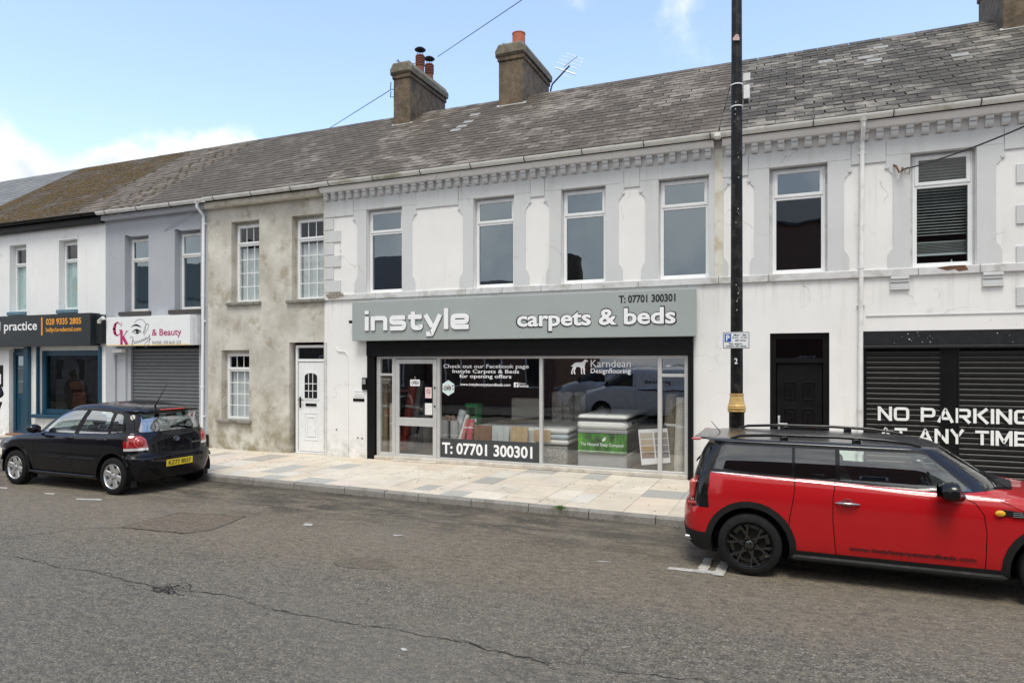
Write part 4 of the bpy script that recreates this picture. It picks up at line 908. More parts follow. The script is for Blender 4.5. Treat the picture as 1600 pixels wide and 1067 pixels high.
for b, ws in ((E, ew), (Fb, fw)):
    for i, h in enumerate(ws):
        w = window(b, h[0] + (.045 if b is Fb else .012), h[1] - (.03 if b is Fb else .008), h[2] + .015, h[3] - .06, 12.105, .725, m=M_UPVC, t=.06, hole=h, pm=M_COURSE, gm=glass('blind_window_glass', (.80, .84, .84), 1.6, .1) if (b is Fb and i == 1) else None)
        # architrave hanging from the frieze, flared foot, curled shoulders
        a, c = h[0], h[1]; l, r_ = .23, .24; xl, xr = a - l, c + r_; zf = 5.37
        for s_, e0, e1 in ((-1, a, xl), (1, c, xr)):
            k = lambda d: e1 + s_ * d
            poly = [(e0, ZS), (k(.075), ZS), (k(.075), ZS + .20), (k(.05), ZS + .27), (k(.012), ZS + .31), (k(0), ZS + .36), (k(0), 5.02), (k(.012), 5.08), (k(.05), 5.12), (k(.075), 5.17), (k(.07), 5.20), (k(.10), 5.235), (k(.10), 5.30), (k(.10), zf), (e0, zf)]
            q = MB(); q.prism(poly, 11.985, 11.9995); q.build('window_surround', M_GREY, b)
            q = MB(); q.lathe([(.001, -.012), (.028, -.010), (.03, 0), (.02, 0)], (k(.085), 11.985, 5.19), axis='y', n=10); q.build('rosette', M_GREY, b)
        q = MB(); q.prism([(a + .02, ZH + .0), (a + .2, ZH + .0), (a + .26, ZH + .035), (c - .2, ZH + .035), (c - .1, ZH - .0), (c - .001, ZH), (c - .001, ZH - .03), (a + .001, ZH - .03), (a + .001, ZH)], 11.975, 12.10); q.build('window_head', M_GREY, b)
# frieze strips, dentils, cornice, sill course
def frieze(b, X0, X1, ws):
    x = X0; segs = []
    for h in ws: segs += [(x, h[0] - .33, 1), (h[0] - .33, h[1] + .34, 0)]; x = h[1] + .34
    segs.append((x, X1, 1))
    for a, c, p in segs:
        if c - a < .03: continue
        q = MB(); q.box(a + .003, c - .003, 11.982 - .006 * p, 11.9995, 5.37 - (.09 if p else -.001), 5.62, .004); q.build('frieze_panel', M_GREY, b)
    n = int((X1 - X0) / .2); st = (X1 - X0) / n; d0 = None
    prof = [(11.999, 5.64), (11.93, 5.645), (11.905, 5.67), (11.90, 5.715), (11.915, 5.735), (11.885, 5.74), (11.885, 5.80), (11.999, 5.80)]
    q = MB(); q.prism([(y, z) for y, z in prof], -.05, .05, axis='x'); me = q.mesh('dentil', M_GREY)
    for i in range(n): o = link('dentil', me, b); o.location = (X0 + st * (i + .5), 0, 0)
    q = MB(); q.prism([(11.999, 5.80), (11.86, 5.80), (11.84, 5.83), (11.815, 5.87), (11.815, 5.90), (11.999, 5.90)], X0, X1, axis='x'); q.build('cornice', M_WHITE, b)
frieze(E, CX['DE'], CX['EF'] - .07, ew); frieze(Fb, CX['EF'] + .07, CX['FG'], fw)
# repair stains in the string course come from its material; joints are real gaps
def course(b, X0, X1, m):
    rr = random.Random(int(X0 * 10)); x = X0
    while x < X1 - .05:
        e = min(X1, x + rr.choice((1.05, .8, 1.35))); e = X1 if X1 - e < .3 else e
        q = MB(); q.box(x + .003, e - .003, 11.955, 12.11, 3.475, 3.598, .01); q.build('sill_course', m, b); x = e
course(E, CX['DE'], CX['EF'], M_COURSE); course(Fb, CX['EF'], CX['FG'], M_COURSE)
q = MB(); q.prism([(-9.4, 3.592), (-9.28, 3.64), (-9.1, 3.66), (-8.95, 3.61), (-8.9, 3.56), (-9.1, 3.52), (-9.3, 3.51)], 11.951, 11.99); q.build('exposed_render_patch', mat('broken_render', (.27, .235, .20), .95, var=.4, vs=30, bump=1, bs=50), E)
q = MB(); q.prism([(2.02, 3.58), (2.18, 3.60), (2.38, 3.60), (2.42, 3.53), (2.3, 3.51), (2.25, 3.55), (2.15, 3.53)], 11.951, 11.99); q.build('exposed_render_patch', M_RUST, Fb)
# stained strip with the rain leak between the two buildings
q = MB(); q.box(CX['EF'] - .068, CX['EF'] + .068, 11.975, 11.999, 3.60, 5.79, .004); q.build('pilaster_strip', mat('leak_stain', (.66, .63, .56), .85, var=.08, vs=4, col2=(.46, .39, .27), cs=3.4), E)
# quoins
for i in range(7):
    z = 5.27 - .27 * i; wq = .44 if i % 2 else .255
    q = MB(); q.box(CX['DE'] + .01, CX['DE'] + wq, 11.978, 11.9995, max(z - .265, 3.6), z - .008, .006)
    if z - .265 > 3.35: q.build('quoin', M_GREY, E)
for i in range(10):
    z = 5.36 - .30 * i
    if 3.75 > z > 3.4: continue
    q = MB(); q.box(3.02 if i % 2 else 3.34, CX['FG'] - .01, 11.976, 11.9995, z - .29, z - .01, .006)
    if z - .3 > 2.7: q.build('quoin', M_GREY, Fb)
for xa, xb in ((U(1391), U(1420)), (U(1535), U(1567))):   # console brackets under the sill course
    q = MB()
    for k, (d, t) in enumerate(((.06, .05), (.045, .045), (.03, .09), (.045, .025))):
        zt = 3.474 - sum(v for _, v in ((.06, .05), (.045, .045), (.03, .09), (.045, .025))[:k]); q.box(xa - .003 * k, xb + .003 * k, 12 - d, 11.9995, zt - t + .002, zt, .008)
    q.build('console_bracket', M_GREY, Fb)
q = MB(); q.box(1.06, CX['FG'], 11.985, 11.9995, 2.86, 2.885, .004); q.build('string_line', M_GREY, Fb)
gutter(E, CX['DE'] - .02, CX['EF'], z=5.965); gutter(Fb, CX['EF'], 9.0, z=5.965)
q = MB(); q.box(CX['EF'] - .06, CX['EF'] + .06, 11.68, 11.84, 5.89, 5.98, .02); q.build('gutter_joint', M_GUTTER, E)
downpipe(Fb, U(1347), 5.90, .2, M_UPVCD, xo=-.04)
slates(E, CX['DE'] - .04, CX['EF'], SLATES['purple'], 37, Xcam=-1.5); slates(Fb, CX['EF'], CX['FG'], SLATES['grey'], 38, Xcam=1.5, wd=.30, jit=1.3)
# chimneys
c1 = chimney(E, -9.72, -9.22, 15.15, 17.1, 9.98)
pot(c1, -9.38, 15.95, 9.95, 10.48, .115, M_TERRAD, 5, True); pot(c1, -9.38, 16.45, 9.95, 10.44, .115, M_TERRAD, 5, True)
c2 = chimney(E, -6.78, -6.12, 15.35, 17.25, 10.02)
pot(c2, -6.40, 15.75, 9.98, 10.42, .165, M_TERRA)
q = MB()
for k in range(26):
    a = random.uniform(0, 6.3); rr_ = random.uniform(0, .09); q.tube([(-6.66 + rr_ * .3 * cos(a), 15.5, 9.98), (-6.66 + rr_ * cos(a), 15.5 + rr_ * sin(a), 10.08 + random.uniform(-.03, .05))], [.012, .004], 4)
one(q, 'weed_tuft', mat('weed_green', (.06, .16, .02), .8), 'little green weed growing on top of the single pot chimney', 'plant')
c3 = chimney(Fb, 3.60, 4.35, 15.1, 16.9, 10.1); pot(c3, 3.95, 15.8, 10.06, 10.6, .15, M_TERRA)
Gb = thing('end_house', 'last white house beyond the black shutters, mostly past the right edge', 'house', (6.5, 12, 0), world=True)
wall(Gb, CX['FG'], 9.0, 0, 5.95, M_WHITE, [(5.0, 5.86, 3.6, 5.4), (7.2, 8.06, 3.6, 5.4)]); shell(Gb, CX['FG'], 9.0); slates(Gb, CX['FG'], 9.0, SLATES['grey'], 39, Xcam=1.5)
for xx in (5.0, 7.2): window(Gb, xx + .02, xx + .84, 3.62, 5.35)
# F door, black
x0, x1, z0, z1 = fd; q = MB(); frame_ring(q, x0, x1, .1, z1, 12.05, 12.14, .09, .04); q.box(x0 + .09, x1 - .09, 12.051, 12.139, 2.13, 2.21); df = q.build('door', M_BLACKP, Fb)
q = MB(); q.box(x0 + .1, x1 - .1, 12.09, 12.13, .15, 2.12, .006); q.build('door_leaf', M_BLACKP, df)
for xa in (x0 + .22, (x0 + x1) / 2 + .05):
    for za, zb in ((1.52, 1.82), (.32, 1.38)):
        q = MB(); xb = xa + (x1 - x0) / 2 - .27; frame_ring(q, xa, xb, za, zb, 12.074, 12.09, .022); q.box(xa + .06, xb - .06, 12.078, 12.0895, za + .06, zb - .06, .012); q.build('door_panel', M_GLOSSK, df)
q = MB(); q.box(x0 + .09, x1 - .09, 12.09, 12.10, 2.21, z1 - .09); q.build('pane', glass('fanlight_glass', (.25, .30, .30), 1.7), df)
q = MB(); q.box(x0 + .12, x0 + .155, 12.075, 12.09, .95, 1.25, .004); q.tube([(x0 + .137, 12.08, 1.12), (x0 + .137, 12.035, 1.12), (x0 + .27, 12.035, 1.12)], .011, 8); q.build('handle', M_GALV, df, smooth=40)
# F shutters
q = MB(); q.box(fs[0] - .001, fs[1], 12.0, 12.15, 2.40, 2.629, .004); q.box(fs[0], fs[1], 11.985, 12.0, 2.36, 2.40, .006); q.build('shutter_fascia', mat('flaking_black_paint', (.012, .013, .015), .4, var=.2), Fb)
q = MB(); rr = random.Random(4)
for k in range(20):
    xx, zz, s_ = rr.choice((1.5, 1.75, 1.9, 2.9, 3.3)) + rr.gauss(0, .09), rr.uniform(2.43, 2.61), rr.uniform(.003, .008)
    q.prism([(xx + s_ * cos(a) * rr.uniform(.4, 1.5), zz + s_ * sin(a) * rr.uniform(.4, 1.2)) for a in (0, 1.2, 2.6, 4, 5.2)], 11.998, 12.0)
q.build('flaked_paint', M_SIGNW, Fb, kind='stuff')
xm0, xm1 = U(1472.5), U(1497.5)
q = MB(); q.box(xm0, xm1, 12.0445, 12.15, .1, 2.36, .004); q.box(fs[0] - .001, fs[0] + .03, 12.0, 12.15, .1, 2.36, .004); q.build('shutter_post', M_BLACKP, Fb)
shutter(Fb, fs[0] + .03, xm0 - .001, .1, 2.36, 12.06, M_SHUTB, .082, rail=.02); shutter(Fb, xm1 + .001, fs[1], .1, 2.36, 12.06, M_SHUTB, .082, rail=.02)
q = MB(); q.box(fs[0], fs[1], 12.152, 12.165, .1, 2.6); q.build('shutter_backing', M_DARK, Fb)
YT = 12.028
square_text('NO PARKING', U(1372), U(1612), V(1372, 657), V(1372, 635), 12.0435, mat('stencil_white', (.80, .81, .80), .6, var=.06), Fb, 'painted_letter', .21, .010)
square_text('AT ANY TIME', U(1373), U(1607), V(1372, 689), V(1372, 667), 12.0435, MC['stencil_white'], Fb, 'painted_letter', .21, .010)
q = MB(); q.box(U(1500), U(1540), 12.18, 12.2, 3.62, 4.0)   # things on the F2 sill
# blinds inside F2
h = fw[1]; w2 = [o for o in bpy.data.objects if o.parent == Fb and o.name.startswith('window') and not o.name.startswith(('window_s', 'window_h'))][-1]
bm_ = MB(); bm_.v = [(h[0] + .08, 12.235, .0), (h[1] - .08, 12.235, .0), (h[1] - .08, 12.265, .026), (h[0] + .08, 12.265, .026)]; bm_.f = [(0, 1, 2, 3)]; bm_.mi = [0]
me = bm_.mesh('blind_slat', mat('venetian_slat', (.38, .37, .36), .6)); z = 4.12
while z < 5.3: o = link('blind_slat', me, w2); o.location = (0, 0, z); z += .046
z = 4.0
for k in range(9): o = link('blind_slat', me, w2); o.location = (0, 0, z); z -= .024
q = MB(); q.box(h[0] + .08, h[1] - .08, 12.22, 12.26, 3.80, 3.83, .004); q.build('blind_rail', M_UPVC, w2)
q = MB(); q.tube([(h[1] - .3, 12.2, 3.62), (h[1] - .28, 12.2, 3.72), (h[1] - .27, 12.2, 3.66)], .014, 6); one(q, 'sill_ornament', M_UPVC, 'tiny white ornament on the sill behind the half closed venetian blind', 'ornament')
# ---- carpet shop front
q = MB(); q.box(es[0], es[1], 11.93, 12.12, 2.27, 2.59, .01); q.box(es[0] + .1, es[1] - .1, 11.925, 11.93, 2.40, 2.41); q.build('shutter_housing', M_BLACKP, E)
q = MB(); q.box(es[0] - .001, es[0] + .17, 11.96, 12.15, .1, 2.27, .006); q.build('shutter_guide', M_BLACKP, E)
q = MB(); q.box(es[1] - .09, es[1] + .001, 11.93, 12.15, .1, 2.27, .006); q.build('shutter_guide', M_BLACKP, E)
q = MB(); q.box(es[0] + .17, es[1] - .09, 11.97, 12.17, .1, .175, .01); q.build('shop_sill', M_CREAM, E)
xL, xR = U(587), es[1] - .10; zb, zt = .176, 2.262
mul = [(xL, U(592.5)), (U(611), U(616)), (U(681.5), U(685.5)), (U(841.5), U(846.5)), (U(1027), U(1033.5)), (U(1069), xR)]
q = MB(); q.box(xL, xR, 12.04, 12.12, zt - .05, zt, .004); q.box(U(592.5), U(611), 12.041, 12.119, zb, zb + .07, .004); q.box(U(685.5), xR, 12.041, 12.119, zb, zb + .035, .004)
q.box(U(592.5), U(611), 12.041, 12.119, V(600, 587), V(600, 583.5), .004); q.box(U(1033.5), U(1069), 12.041, 12.119, V(1050, 589), V(1050, 584), .004)
for a, c in mul: q.box(a, c, 12.035, 12.125, zb - .0, zt - .001, .004)
fr_ = q.build('shop_window', M_ALU, E)
for (a, c), nm in (((mul[0][1], mul[1][0]), 'pane'), ((mul[2][1], mul[3][0]), 'pane'), ((mul[3][1], mul[4][0]), 'pane'), ((mul[4][1], mul[5][0]), 'pane')):
    q = MB(); q.box(a, c, 12.075, 12.083, zb + .03, zt - .05); q.build('pane', G_SHOP, fr_)
# glazed door
x0, x1 = U(616.5), U(681); q = MB(); frame_ring(q, x0, x1, .13, 2.2, 12.03, 12.075, .09, .11); q.box(x0 + .09, x1 - .09, 12.031, 12.074, V(650, 666), V(650, 653), .004); dr = q.build('shop_door', M_ALU, E)
q = MB(); q.box(x0 + .09, x1 - .09, 12.05, 12.057, .24, 2.11); q.build('pane', G_SHOP, dr)
q = MB()
for z in (1.62, 1.24): q.ring((x1 - .04, 12.03, z), (x1 - .04, 12.015, z), .018, .018, 10)
q.build('lock', M_BLACKP, dr)
q = MB(); q.box(x0 - .02, x1 + .03, 11.90, 12.03, .10, .125, .008); q.build('door_step', M_CREAM, E)
# window lettering (flat vinyl on the glass)
YG = 12.0735
wl = lambda s, xa, xb, yb, yt, off=.01, m=M_LETW, xm=None, **k: text(s, U(xa, YG), U(xb, YG), V(xm or xa, yb, YG), V(xm or xa, yt, YG), YG, m, parent=fr_, off=off, ext=.0006, **k)
wl('Check out our Facebook page', 693, 826, 577.0, 569, .008, xm=760); wl('Instyle Carpets & Beds', 707, 811, 584.8, 577.2, .008, xm=760); wl('for opening offers', 718, 799, 592.6, 584.8, .008, xm=760)
wl('www.instylecarpetsandbeds.com', 719, 797.5, 604.3, 598.5, .012, xm=760)
q = MB(); q.box(U(803, YG), U(810, YG), YG - .0006, YG, V(806, 605, YG), V(806, 597.5, YG)); q.build('social_badge', M_LETW, fr_)
wl('f', 805.5, 808.6, 604.8, 598.6, .03, M_LETK, xm=806).data.transform(Matrix.Translation((0, -.002, 0)))
wl('Find us on', 811, 821, 600.4, 597.8, .01, xm=812); wl('Facebook', 811, 826, 604.6, 601.0, .02, xm=812)
hx, hz = U(700.5, YG), V(700.5, 606, YG); hexa = [(hx + .155 * cos(pi / 6 + k * pi / 3), hz + .158 * sin(pi / 6 + k * pi / 3)) for k in range(6)]
q = MB(); q.prism(hexa, YG - .0008, YG); hs = q.build('hexagon_sticker', mat('pale_teal_sticker', (.62, .74, .76), .5), fr_)
q = MB(); rr = random.Random(2)
for k in range(16):
    xx, zz = hx + rr.uniform(-.12, .12), hz + rr.uniform(-.045, .055); q.prism([(xx + rr.uniform(.01, .022) * cos(a), zz + rr.uniform(.008, .018) * sin(a)) for a in (0, 1.3, 2.4, 3.8, 5)], YG - .0014 - k * .00001, YG - .0009)
q.build('sticker_print', mat('sticker_red', (.30, .04, .04), .5), hs)
text('2018', hx - .10, hx + .06, hz - .05, hz + .03, YG - .002, M_LETK, parent=hs, off=.02, ext=.0004)
wl('Karndean', 923, 985.5, 573.7, 562, .0, xm=955); wl('Designflooring', 923, 985.5, 585.5, 575.4, .006, xm=955)
dog = [(.00, .62), (.06, .58), (.13, .62), (.20, .74), (.34, .80), (.52, .80), (.66, .82), (.74, .90), (.80, .99), (.88, 1.0), (.93, .95), (1.0, .90), (.98, .85), (.90, .84), (.85, .76), (.82, .62), (.80, .52), (.82, .30), (.80, .12), (.84, .02), (.76, .0), (.74, .12), (.72, .32), (.68, .46), (.655, .30), (.66, .10), (.69, .02), (.61, .0), (.60, .14), (.59, .34), (.56, .46), (.42, .50), (.32, .48), (.30, .36), (.24, .26), (.25, .10), (.30, .02), (.21, .0), (.18, .12), (.17, .28), (.20, .40), (.13, .28), (.10, .12), (.13, .02), (.04, .0), (.04, .14), (.08, .30), (.13, .44), (.14, .56), (.09, .50)]
da, db = U(891.5, YG), U(919, YG); dz0, dz1 = V(905, 584.5, YG), V(905, 561.5, YG)
q = MB(); q.prism([(da + (db - da) * x, dz0 + (dz1 - dz0) * z) for x, z in dog], YG - .0008, YG); q.build('dog_emblem', M_LETW, fr_)
q = MB(); pz = lambda py, px=760: V(px, py, YG); q.box(mul[2][1] + .003, mul[3][0] - .003, YG - .004, YG - .0002, .215, .60); q.build('phone_panel', mat('phone_panel_grey', (.045, .05, .055), .5), fr_)
text('T: 07701 300301', U(691, YG), U(832, YG), .285, .52, YG - .0046, M_LETW, parent=fr_, off=.028)
wl('CORMAR', 594, 610.5, 594.8, 590.6, .0, M_SIGNG, xm=600); wl('CARPETS', 597, 608, 598.5, 596.6, .0, M_SIGNG, xm=600)
q = MB(); YD = 12.049; q.box(U(641, YD), U(656, YD), YD - .002, YD, V(648, 603, YD), V(648, 593, YD)); os_ = one(q, 'open_sign', M_SIGNW, 'white open sign hanging inside the glass shop door', 'sign')
text('OPEN', U(643, YD), U(654, YD), V(648, 601, YD), V(648, 595, YD), YD - .0026, M_LETK, parent=os_, off=.02)
q = MB(); q.tube([(U(648.5, YD), YD - .001, V(648, 593, YD)), (U(648.5, YD), YD - .001, V(648, 588, YD))], .003, 4); q.build('cord', M_LETW, os_)
q = MB(); q.box(U(664.5, YD), U(674.5, YD), YD - .002, YD, V(669, 622, YD), V(669, 605, YD)); st_ = one(q, 'prohibition_sticker', mat('pink_sticker', (.72, .55, .55), .5), 'pale sticker with a red barred circle on the shop door glass', 'sticker')
q = MB(); cx_, cz_ = U(669.5, YD), V(669, 611.5, YD)
strokes(q, [(cx_ + .042 * cos(k * pi / 8), cz_ + .042 * sin(k * pi / 8)) for k in range(17)], .010, YD - .0025); strokes(q, [(cx_ - .03, cz_ + .03), (cx_ + .03, cz_ - .03)], .010, YD - .0026); q.build('barred_circle', mat('sticker_red', (.30, .04, .04)), st_)
q = MB(); q.box(U(665, YD), U(676, YD), YD - .03, YD, V(670, 648, YD), V(670, 630, YD), .004); one(q, 'letter_cage', M_UPVCD, 'white sheet fixed low at the right of the shop door glass', 'notice')
# fascia sign
sg = thing('shop_sign', 'large grey fascia sign reading instyle carpets & beds in white raised letters', 'sign', (-5.1, 11.8, 3.0), world=True)
DF = 11.80; sx0, sx1 = U(550, DF), U(1086.5, DF)
q = MB(); q.box(sx0, sx1, DF, 11.96, 2.585, V(700, 466, DF), .008); q.build('board', M_SIGNG, sg)
Lw = lambda s, xa, xb, yb, yt, xm, m, off, d=.02, **k: text(s, U(xa, DF - d), U(xb, DF - d), V(xm[0], yb, DF - d), V(xm[1], yt, DF - d), DF - d, m, parent=sg, off=off, **k)
square_text('instyle', U(571, DF), U(733.5, DF), V(650, 515.2, DF), V(697, 481.5, DF), DF - .006, M_LETW, sg, 'letter', .285, .022); square_text('instyle', U(571, DF), U(733.5, DF), V(650, 515.2, DF) - .004, V(697, 481.5, DF) - .004, DF - .0005, mat('letter_return', (.05, .055, .06), .5), sg, 'letter_edge', .285, .005, grow=.018)
Lw('carpets & beds', 808, 1055.5, 517.0, 481.6, (862, 975), M_LETW, .026, .012, ext=.003); Lw('carpets & beds', 806, 1057.5, 519.0, 479.8, (862, 975), M_LETK, .046, .006, ext=.003)
Lw('T: 07701 300301', 967, 1055.5, 472.6, 460.2, (1010, 1010), M_LETK, .03, .002, ext=.0012)
q = MB(); q.ring((sx0 - .05, 11.93, 3.0), (sx0 - .12, 11.86, 2.99), .03, .035, 10); one(q, 'sign_lamp', M_BLACKP, 'tiny black lamp at the left end of the grey shop sign', 'lamp', smooth=40)
q = MB(); q.box(U(567), U(574), 11.955, 12.0, V(570, 609), V(570, 590), .006); q.m = 0; kp = one(q, 'key_safe', M_BLACKP, 'small black key box beside the carpet shop shutter guide', 'box')
q = MB(); q.box(U(568), U(573), 11.95, 11.955, V(570, 600), V(570, 592), .002); q.build('lid', M_GALV, kp)
q = MB(); q.box(U(552), U(569.5), 11.99, 12.0, V(560, 619.5), V(560, 609), .002); wp = one(q, 'wall_plate', M_SIGNW, 'small white plaque on the white wall left of the carpet shop', 'plaque')
text('Opening hours', U(554), U(567.5), V(560, 613), V(560, 611), 11.9895, M_LGREY, parent=wp, ext=.0004); text('appointments', U(555), U(566), V(560, 617.6), V(560, 615.8), 11.9895, M_LGREY, parent=wp, ext=.0004)
q = MB(); q.box(U(552), U(569.5), 11.99, 12.0, V(560, 627), V(560, 622.5), .002); one(q, 'black_plate', M_BLACKP, 'small black plaque directly under the white plaque', 'plaque')
q = MB(); q.tube([(U(526), 11.985, V(526, 542)), (U(529), 11.98, V(529, 548)), (U(540), 11.98, V(540, 549)), (U(544.5), 11.98, V(544, 556)), (U(544.5), 11.98, .12)], .010, 5); one(q, 'wall_cable', M_WHITE, 'white painted cable running down the wall left of the shop sign', 'cable', smooth=60)
q = MB(); q.box(U(508), U(511), 11.975, 12.0, .1, V(509, 535), .004); q.build('party_wall_strip', M_COURSE, E)
q = MB()
for px, py in ((526, 671), (559, 684), (566, 685)): s_ = .022; x_, z_ = U(px), V(px, py); q.prism([(x_ + s_ * cos(a) * (1 + .5 * sin(3 * a + px)), z_ + s_ * .8 * sin(a)) for a in [k * .9 for k in range(7)]], 11.997, 12.0)
q.build('render_chip', mat('chip_dark', (.08, .065, .05), .95), E)
# ---- inside the shop window
M_ROLL = mat('beige_carpet_pile', (.42, .33, .23), .95, var=.2, vs=60, bump=.6, bs=120, col2=(.30, .23, .15), cs=12)
def roll(px, D, z1, r, m, label, z0=.15, lean=(0, 0), cat='carpet roll', group='carpet rolls in the shop window'):
    x = U(px, D); mb = MB(); mb.tube([(x, D, z0), (x + lean[0] * .5, D + lean[1] * .5, (z0 + z1) / 2), (x + lean[0], D + lean[1], z1)], [r, r * .97, r], 18)
    o = one(mb, 'carpet_roll', m, label, cat, group, smooth=50); p1 = Vector((x + lean[0], D + lean[1], z1)); sp = MB()
    pts = [(p1.x + r * (1 - t / 22) * cos(t * .8), p1.y + r * (1 - t / 22) * sin(t * .8), p1.z + .004) for t in range(20)]; sp.tube(pts, .006, 4); sp.build('spiral_edge', M_CREAM, o)
    w = MB(); w.tube([(x + lean[0] * .6, D + lean[1] * .6, z0 + (z1 - z0) * .6), (x + lean[0] * .63, D + lean[1] * .63, z0 + (z1 - z0) * .63)], r + .003, 18); w.build('tape_band', M_UPVCD, o); return o
roll(599, 12.35, 1.86, .105, M_ROLL, 'beige carpet roll standing at the far left of the shop window'); roll(607, 12.6, 1.82, .11, mat('tan_carpet_pile', (.34, .25, .17), .95, var=.25, vs=60, bump=.6, bs=120), 'tan carpet roll behind the beige roll at far left')
roll(613, 12.36, 1.25, .06, mat('cream_carpet_pile', (.55, .52, .40), .95, var=.2, vs=40, bump=.5), 'short cream roll at the right edge of the left side light')
roll(629, 13.0, 1.75, .10, mat('red_vinyl', (.38, .05, .03), .6, var=.3), 'red roll seen through the shop door', lean=(.12, .3)); roll(640, 13.2, 1.7, .09, mat('grey_vinyl', (.30, .29, .28), .6, var=.3), 'grey roll leaning next to the red one behind the shop door', lean=(.1, .3))
roll(655, 13.4, 1.62, .09, mat('navy_vinyl', (.02, .04, .09), .6), 'dark navy roll behind the door glass beside the grey one', lean=(.05, .2)); roll(666, 13.5, 1.2, .09, mat('mottled_grey_vinyl', (.2, .19, .18), .7, var=.4), 'low mottled grey roll behind the right of the door glass')
roll(1045, 12.35, 1.55, .115, mat('speckled_carpet', (.16, .135, .10), .95, var=.5, vs=45, bump=.6, col2=(.36, .33, .28), cs=30), 'speckled brown carpet roll in the right side light', lean=(.05, .05)); roll(1060, 12.38, 1.50, .115, mat('ivory_carpet', (.58, .56, .49), .95, var=.15, vs=40, bump=.6), 'ivory carpet roll beside the speckled one', lean=(.06, .02))
for px, lab in ((694.5, 'left one of two pale grey vinyl rolls low in the window'), (710.5, 'right one of two pale grey vinyl rolls low in the window')): roll(px, 12.42, .93, .09, mat('pale_grey_vinyl', (.42, .44, .44), .5, var=.1), lab)
def lean_roll(pa, pb, D, r, m, label, D1=None):
    mb = MB(); D1 = D1 or D + .15; a, b = (U(pa[0], D), D, V(pa[0], pa[1], D)), (U(pb[0], D1), D1, V(pb[0], pb[1], D1)); mb.tube([a, ((a[0] + b[0]) / 2, (a[1] + b[1]) / 2, (a[2] + b[2]) / 2), b], r, 14)
    o = one(mb, 'rug_roll', m, label, 'rug', 'rolled rugs leaning by the green stand', smooth=50); w = MB(); w.tube([tuple(Vector(a).lerp(Vector(b), t)) for t in (.6, .64)], r + .004, 14); w.build('tape_band', M_LETW, o)
lean_roll((711, 688), (724, 641), 12.45, .085, mat('silver_wrap', (.50, .54, .57), .3, var=.3, vs=12), 'silver wrapped roll leaning left of the red rugs')
lean_roll((718, 690), (731, 648), 12.36, .045, mat('white_wrap', (.70, .70, .68), .5), 'thin white roll leaning against the red rugs')
M_RUG = mat('red_cream_rug', (.45, .05, .08), .9, var=.2, col2=(.62, .55, .44), cs=11)
lean_roll((722, 690), (731, 655), 12.30, .04, mat('salmon_rug', (.48, .16, .14), .9, var=.3, vs=20), 'salmon rug roll leaning beside the patterned one')
lean_roll((733, 690), (737, 656), 12.32, .065, M_RUG, 'red and cream patterned rug roll below the green stand')
q = MB(); rr = random.Random(9)
for k in range(14): a = rr.uniform(0, 6.3); x_, z_ = U(702, 12.42) + .13 * cos(a), .97 + .04 * sin(a); q.tube([(x_, 12.42, z_ - .03), (x_ + rr.uniform(-.09, .09), 12.4, z_ + rr.uniform(.0, .05)), (x_ + rr.uniform(-.15, .15), 12.42, z_ + rr.uniform(-.02, .02))], .022, 5)
one(q, 'sample_offcuts', mat('offcut_brown', (.30, .2, .14), .9, var=.5, vs=12), 'heap of brown carpet offcuts on top of the two pale rolls', 'offcuts', smooth=60)
M_GREEN = mat('display_green', (.008, .17, .045), .4, var=.1)
gd = thing('green_stand', 'green display stand with a dark shelf behind the leaning rugs', 'display stand', (U(745, 12.7), 12.7, 0), world=True); a, c = U(733, 12.7), U(748, 12.7)
q = MB(); q.box(a, a + .03, 12.6, 12.85, .14, 1.26); q.box(c - .03, c, 12.6, 12.85, .14, 1.26); q.box(a + .03, c - .03, 12.83, 12.85, .14, 1.26); q.build('side_panel', M_GREEN, gd)
q = MB(); q.box(a - .04, c + .02, 12.58, 12.86, 1.20, 1.28, .01); q.build('header', M_GREEN, gd)
q = MB(); q.box(a + .03, c - .03, 12.6, 12.82, 1.02, 1.05); q.box(a + .03, c - .03, 12.6, 12.82, .62, .65); q.build('shelf', M_BLACKP, gd)
q = MB(); q.box(a, c, 12.58, 12.599, .62, 1.02); q.box(a + .035, c - .035, 12.80, 12.82, 1.05, 1.2); q.build('front_panel', M_GREEN, gd)
q = MB()
for i in range(3):
    for j in range(2): q.box(a + .04 + i * .07, a + .09 + i * .07, 12.575, 12.579, .78 + j * .12, .85 + j * .12)
q.build('printed_squares', M_LETW, gd)
def soft(mb, x0, x1, y0, y1, z0, z1, r=.05): mb.box(x0, x1, y0, y1, z0, z1, r)
M_MATT = mat('mattress_white', (.70, .70, .68), .85, var=.06, vs=14, bump=.3, bs=30)
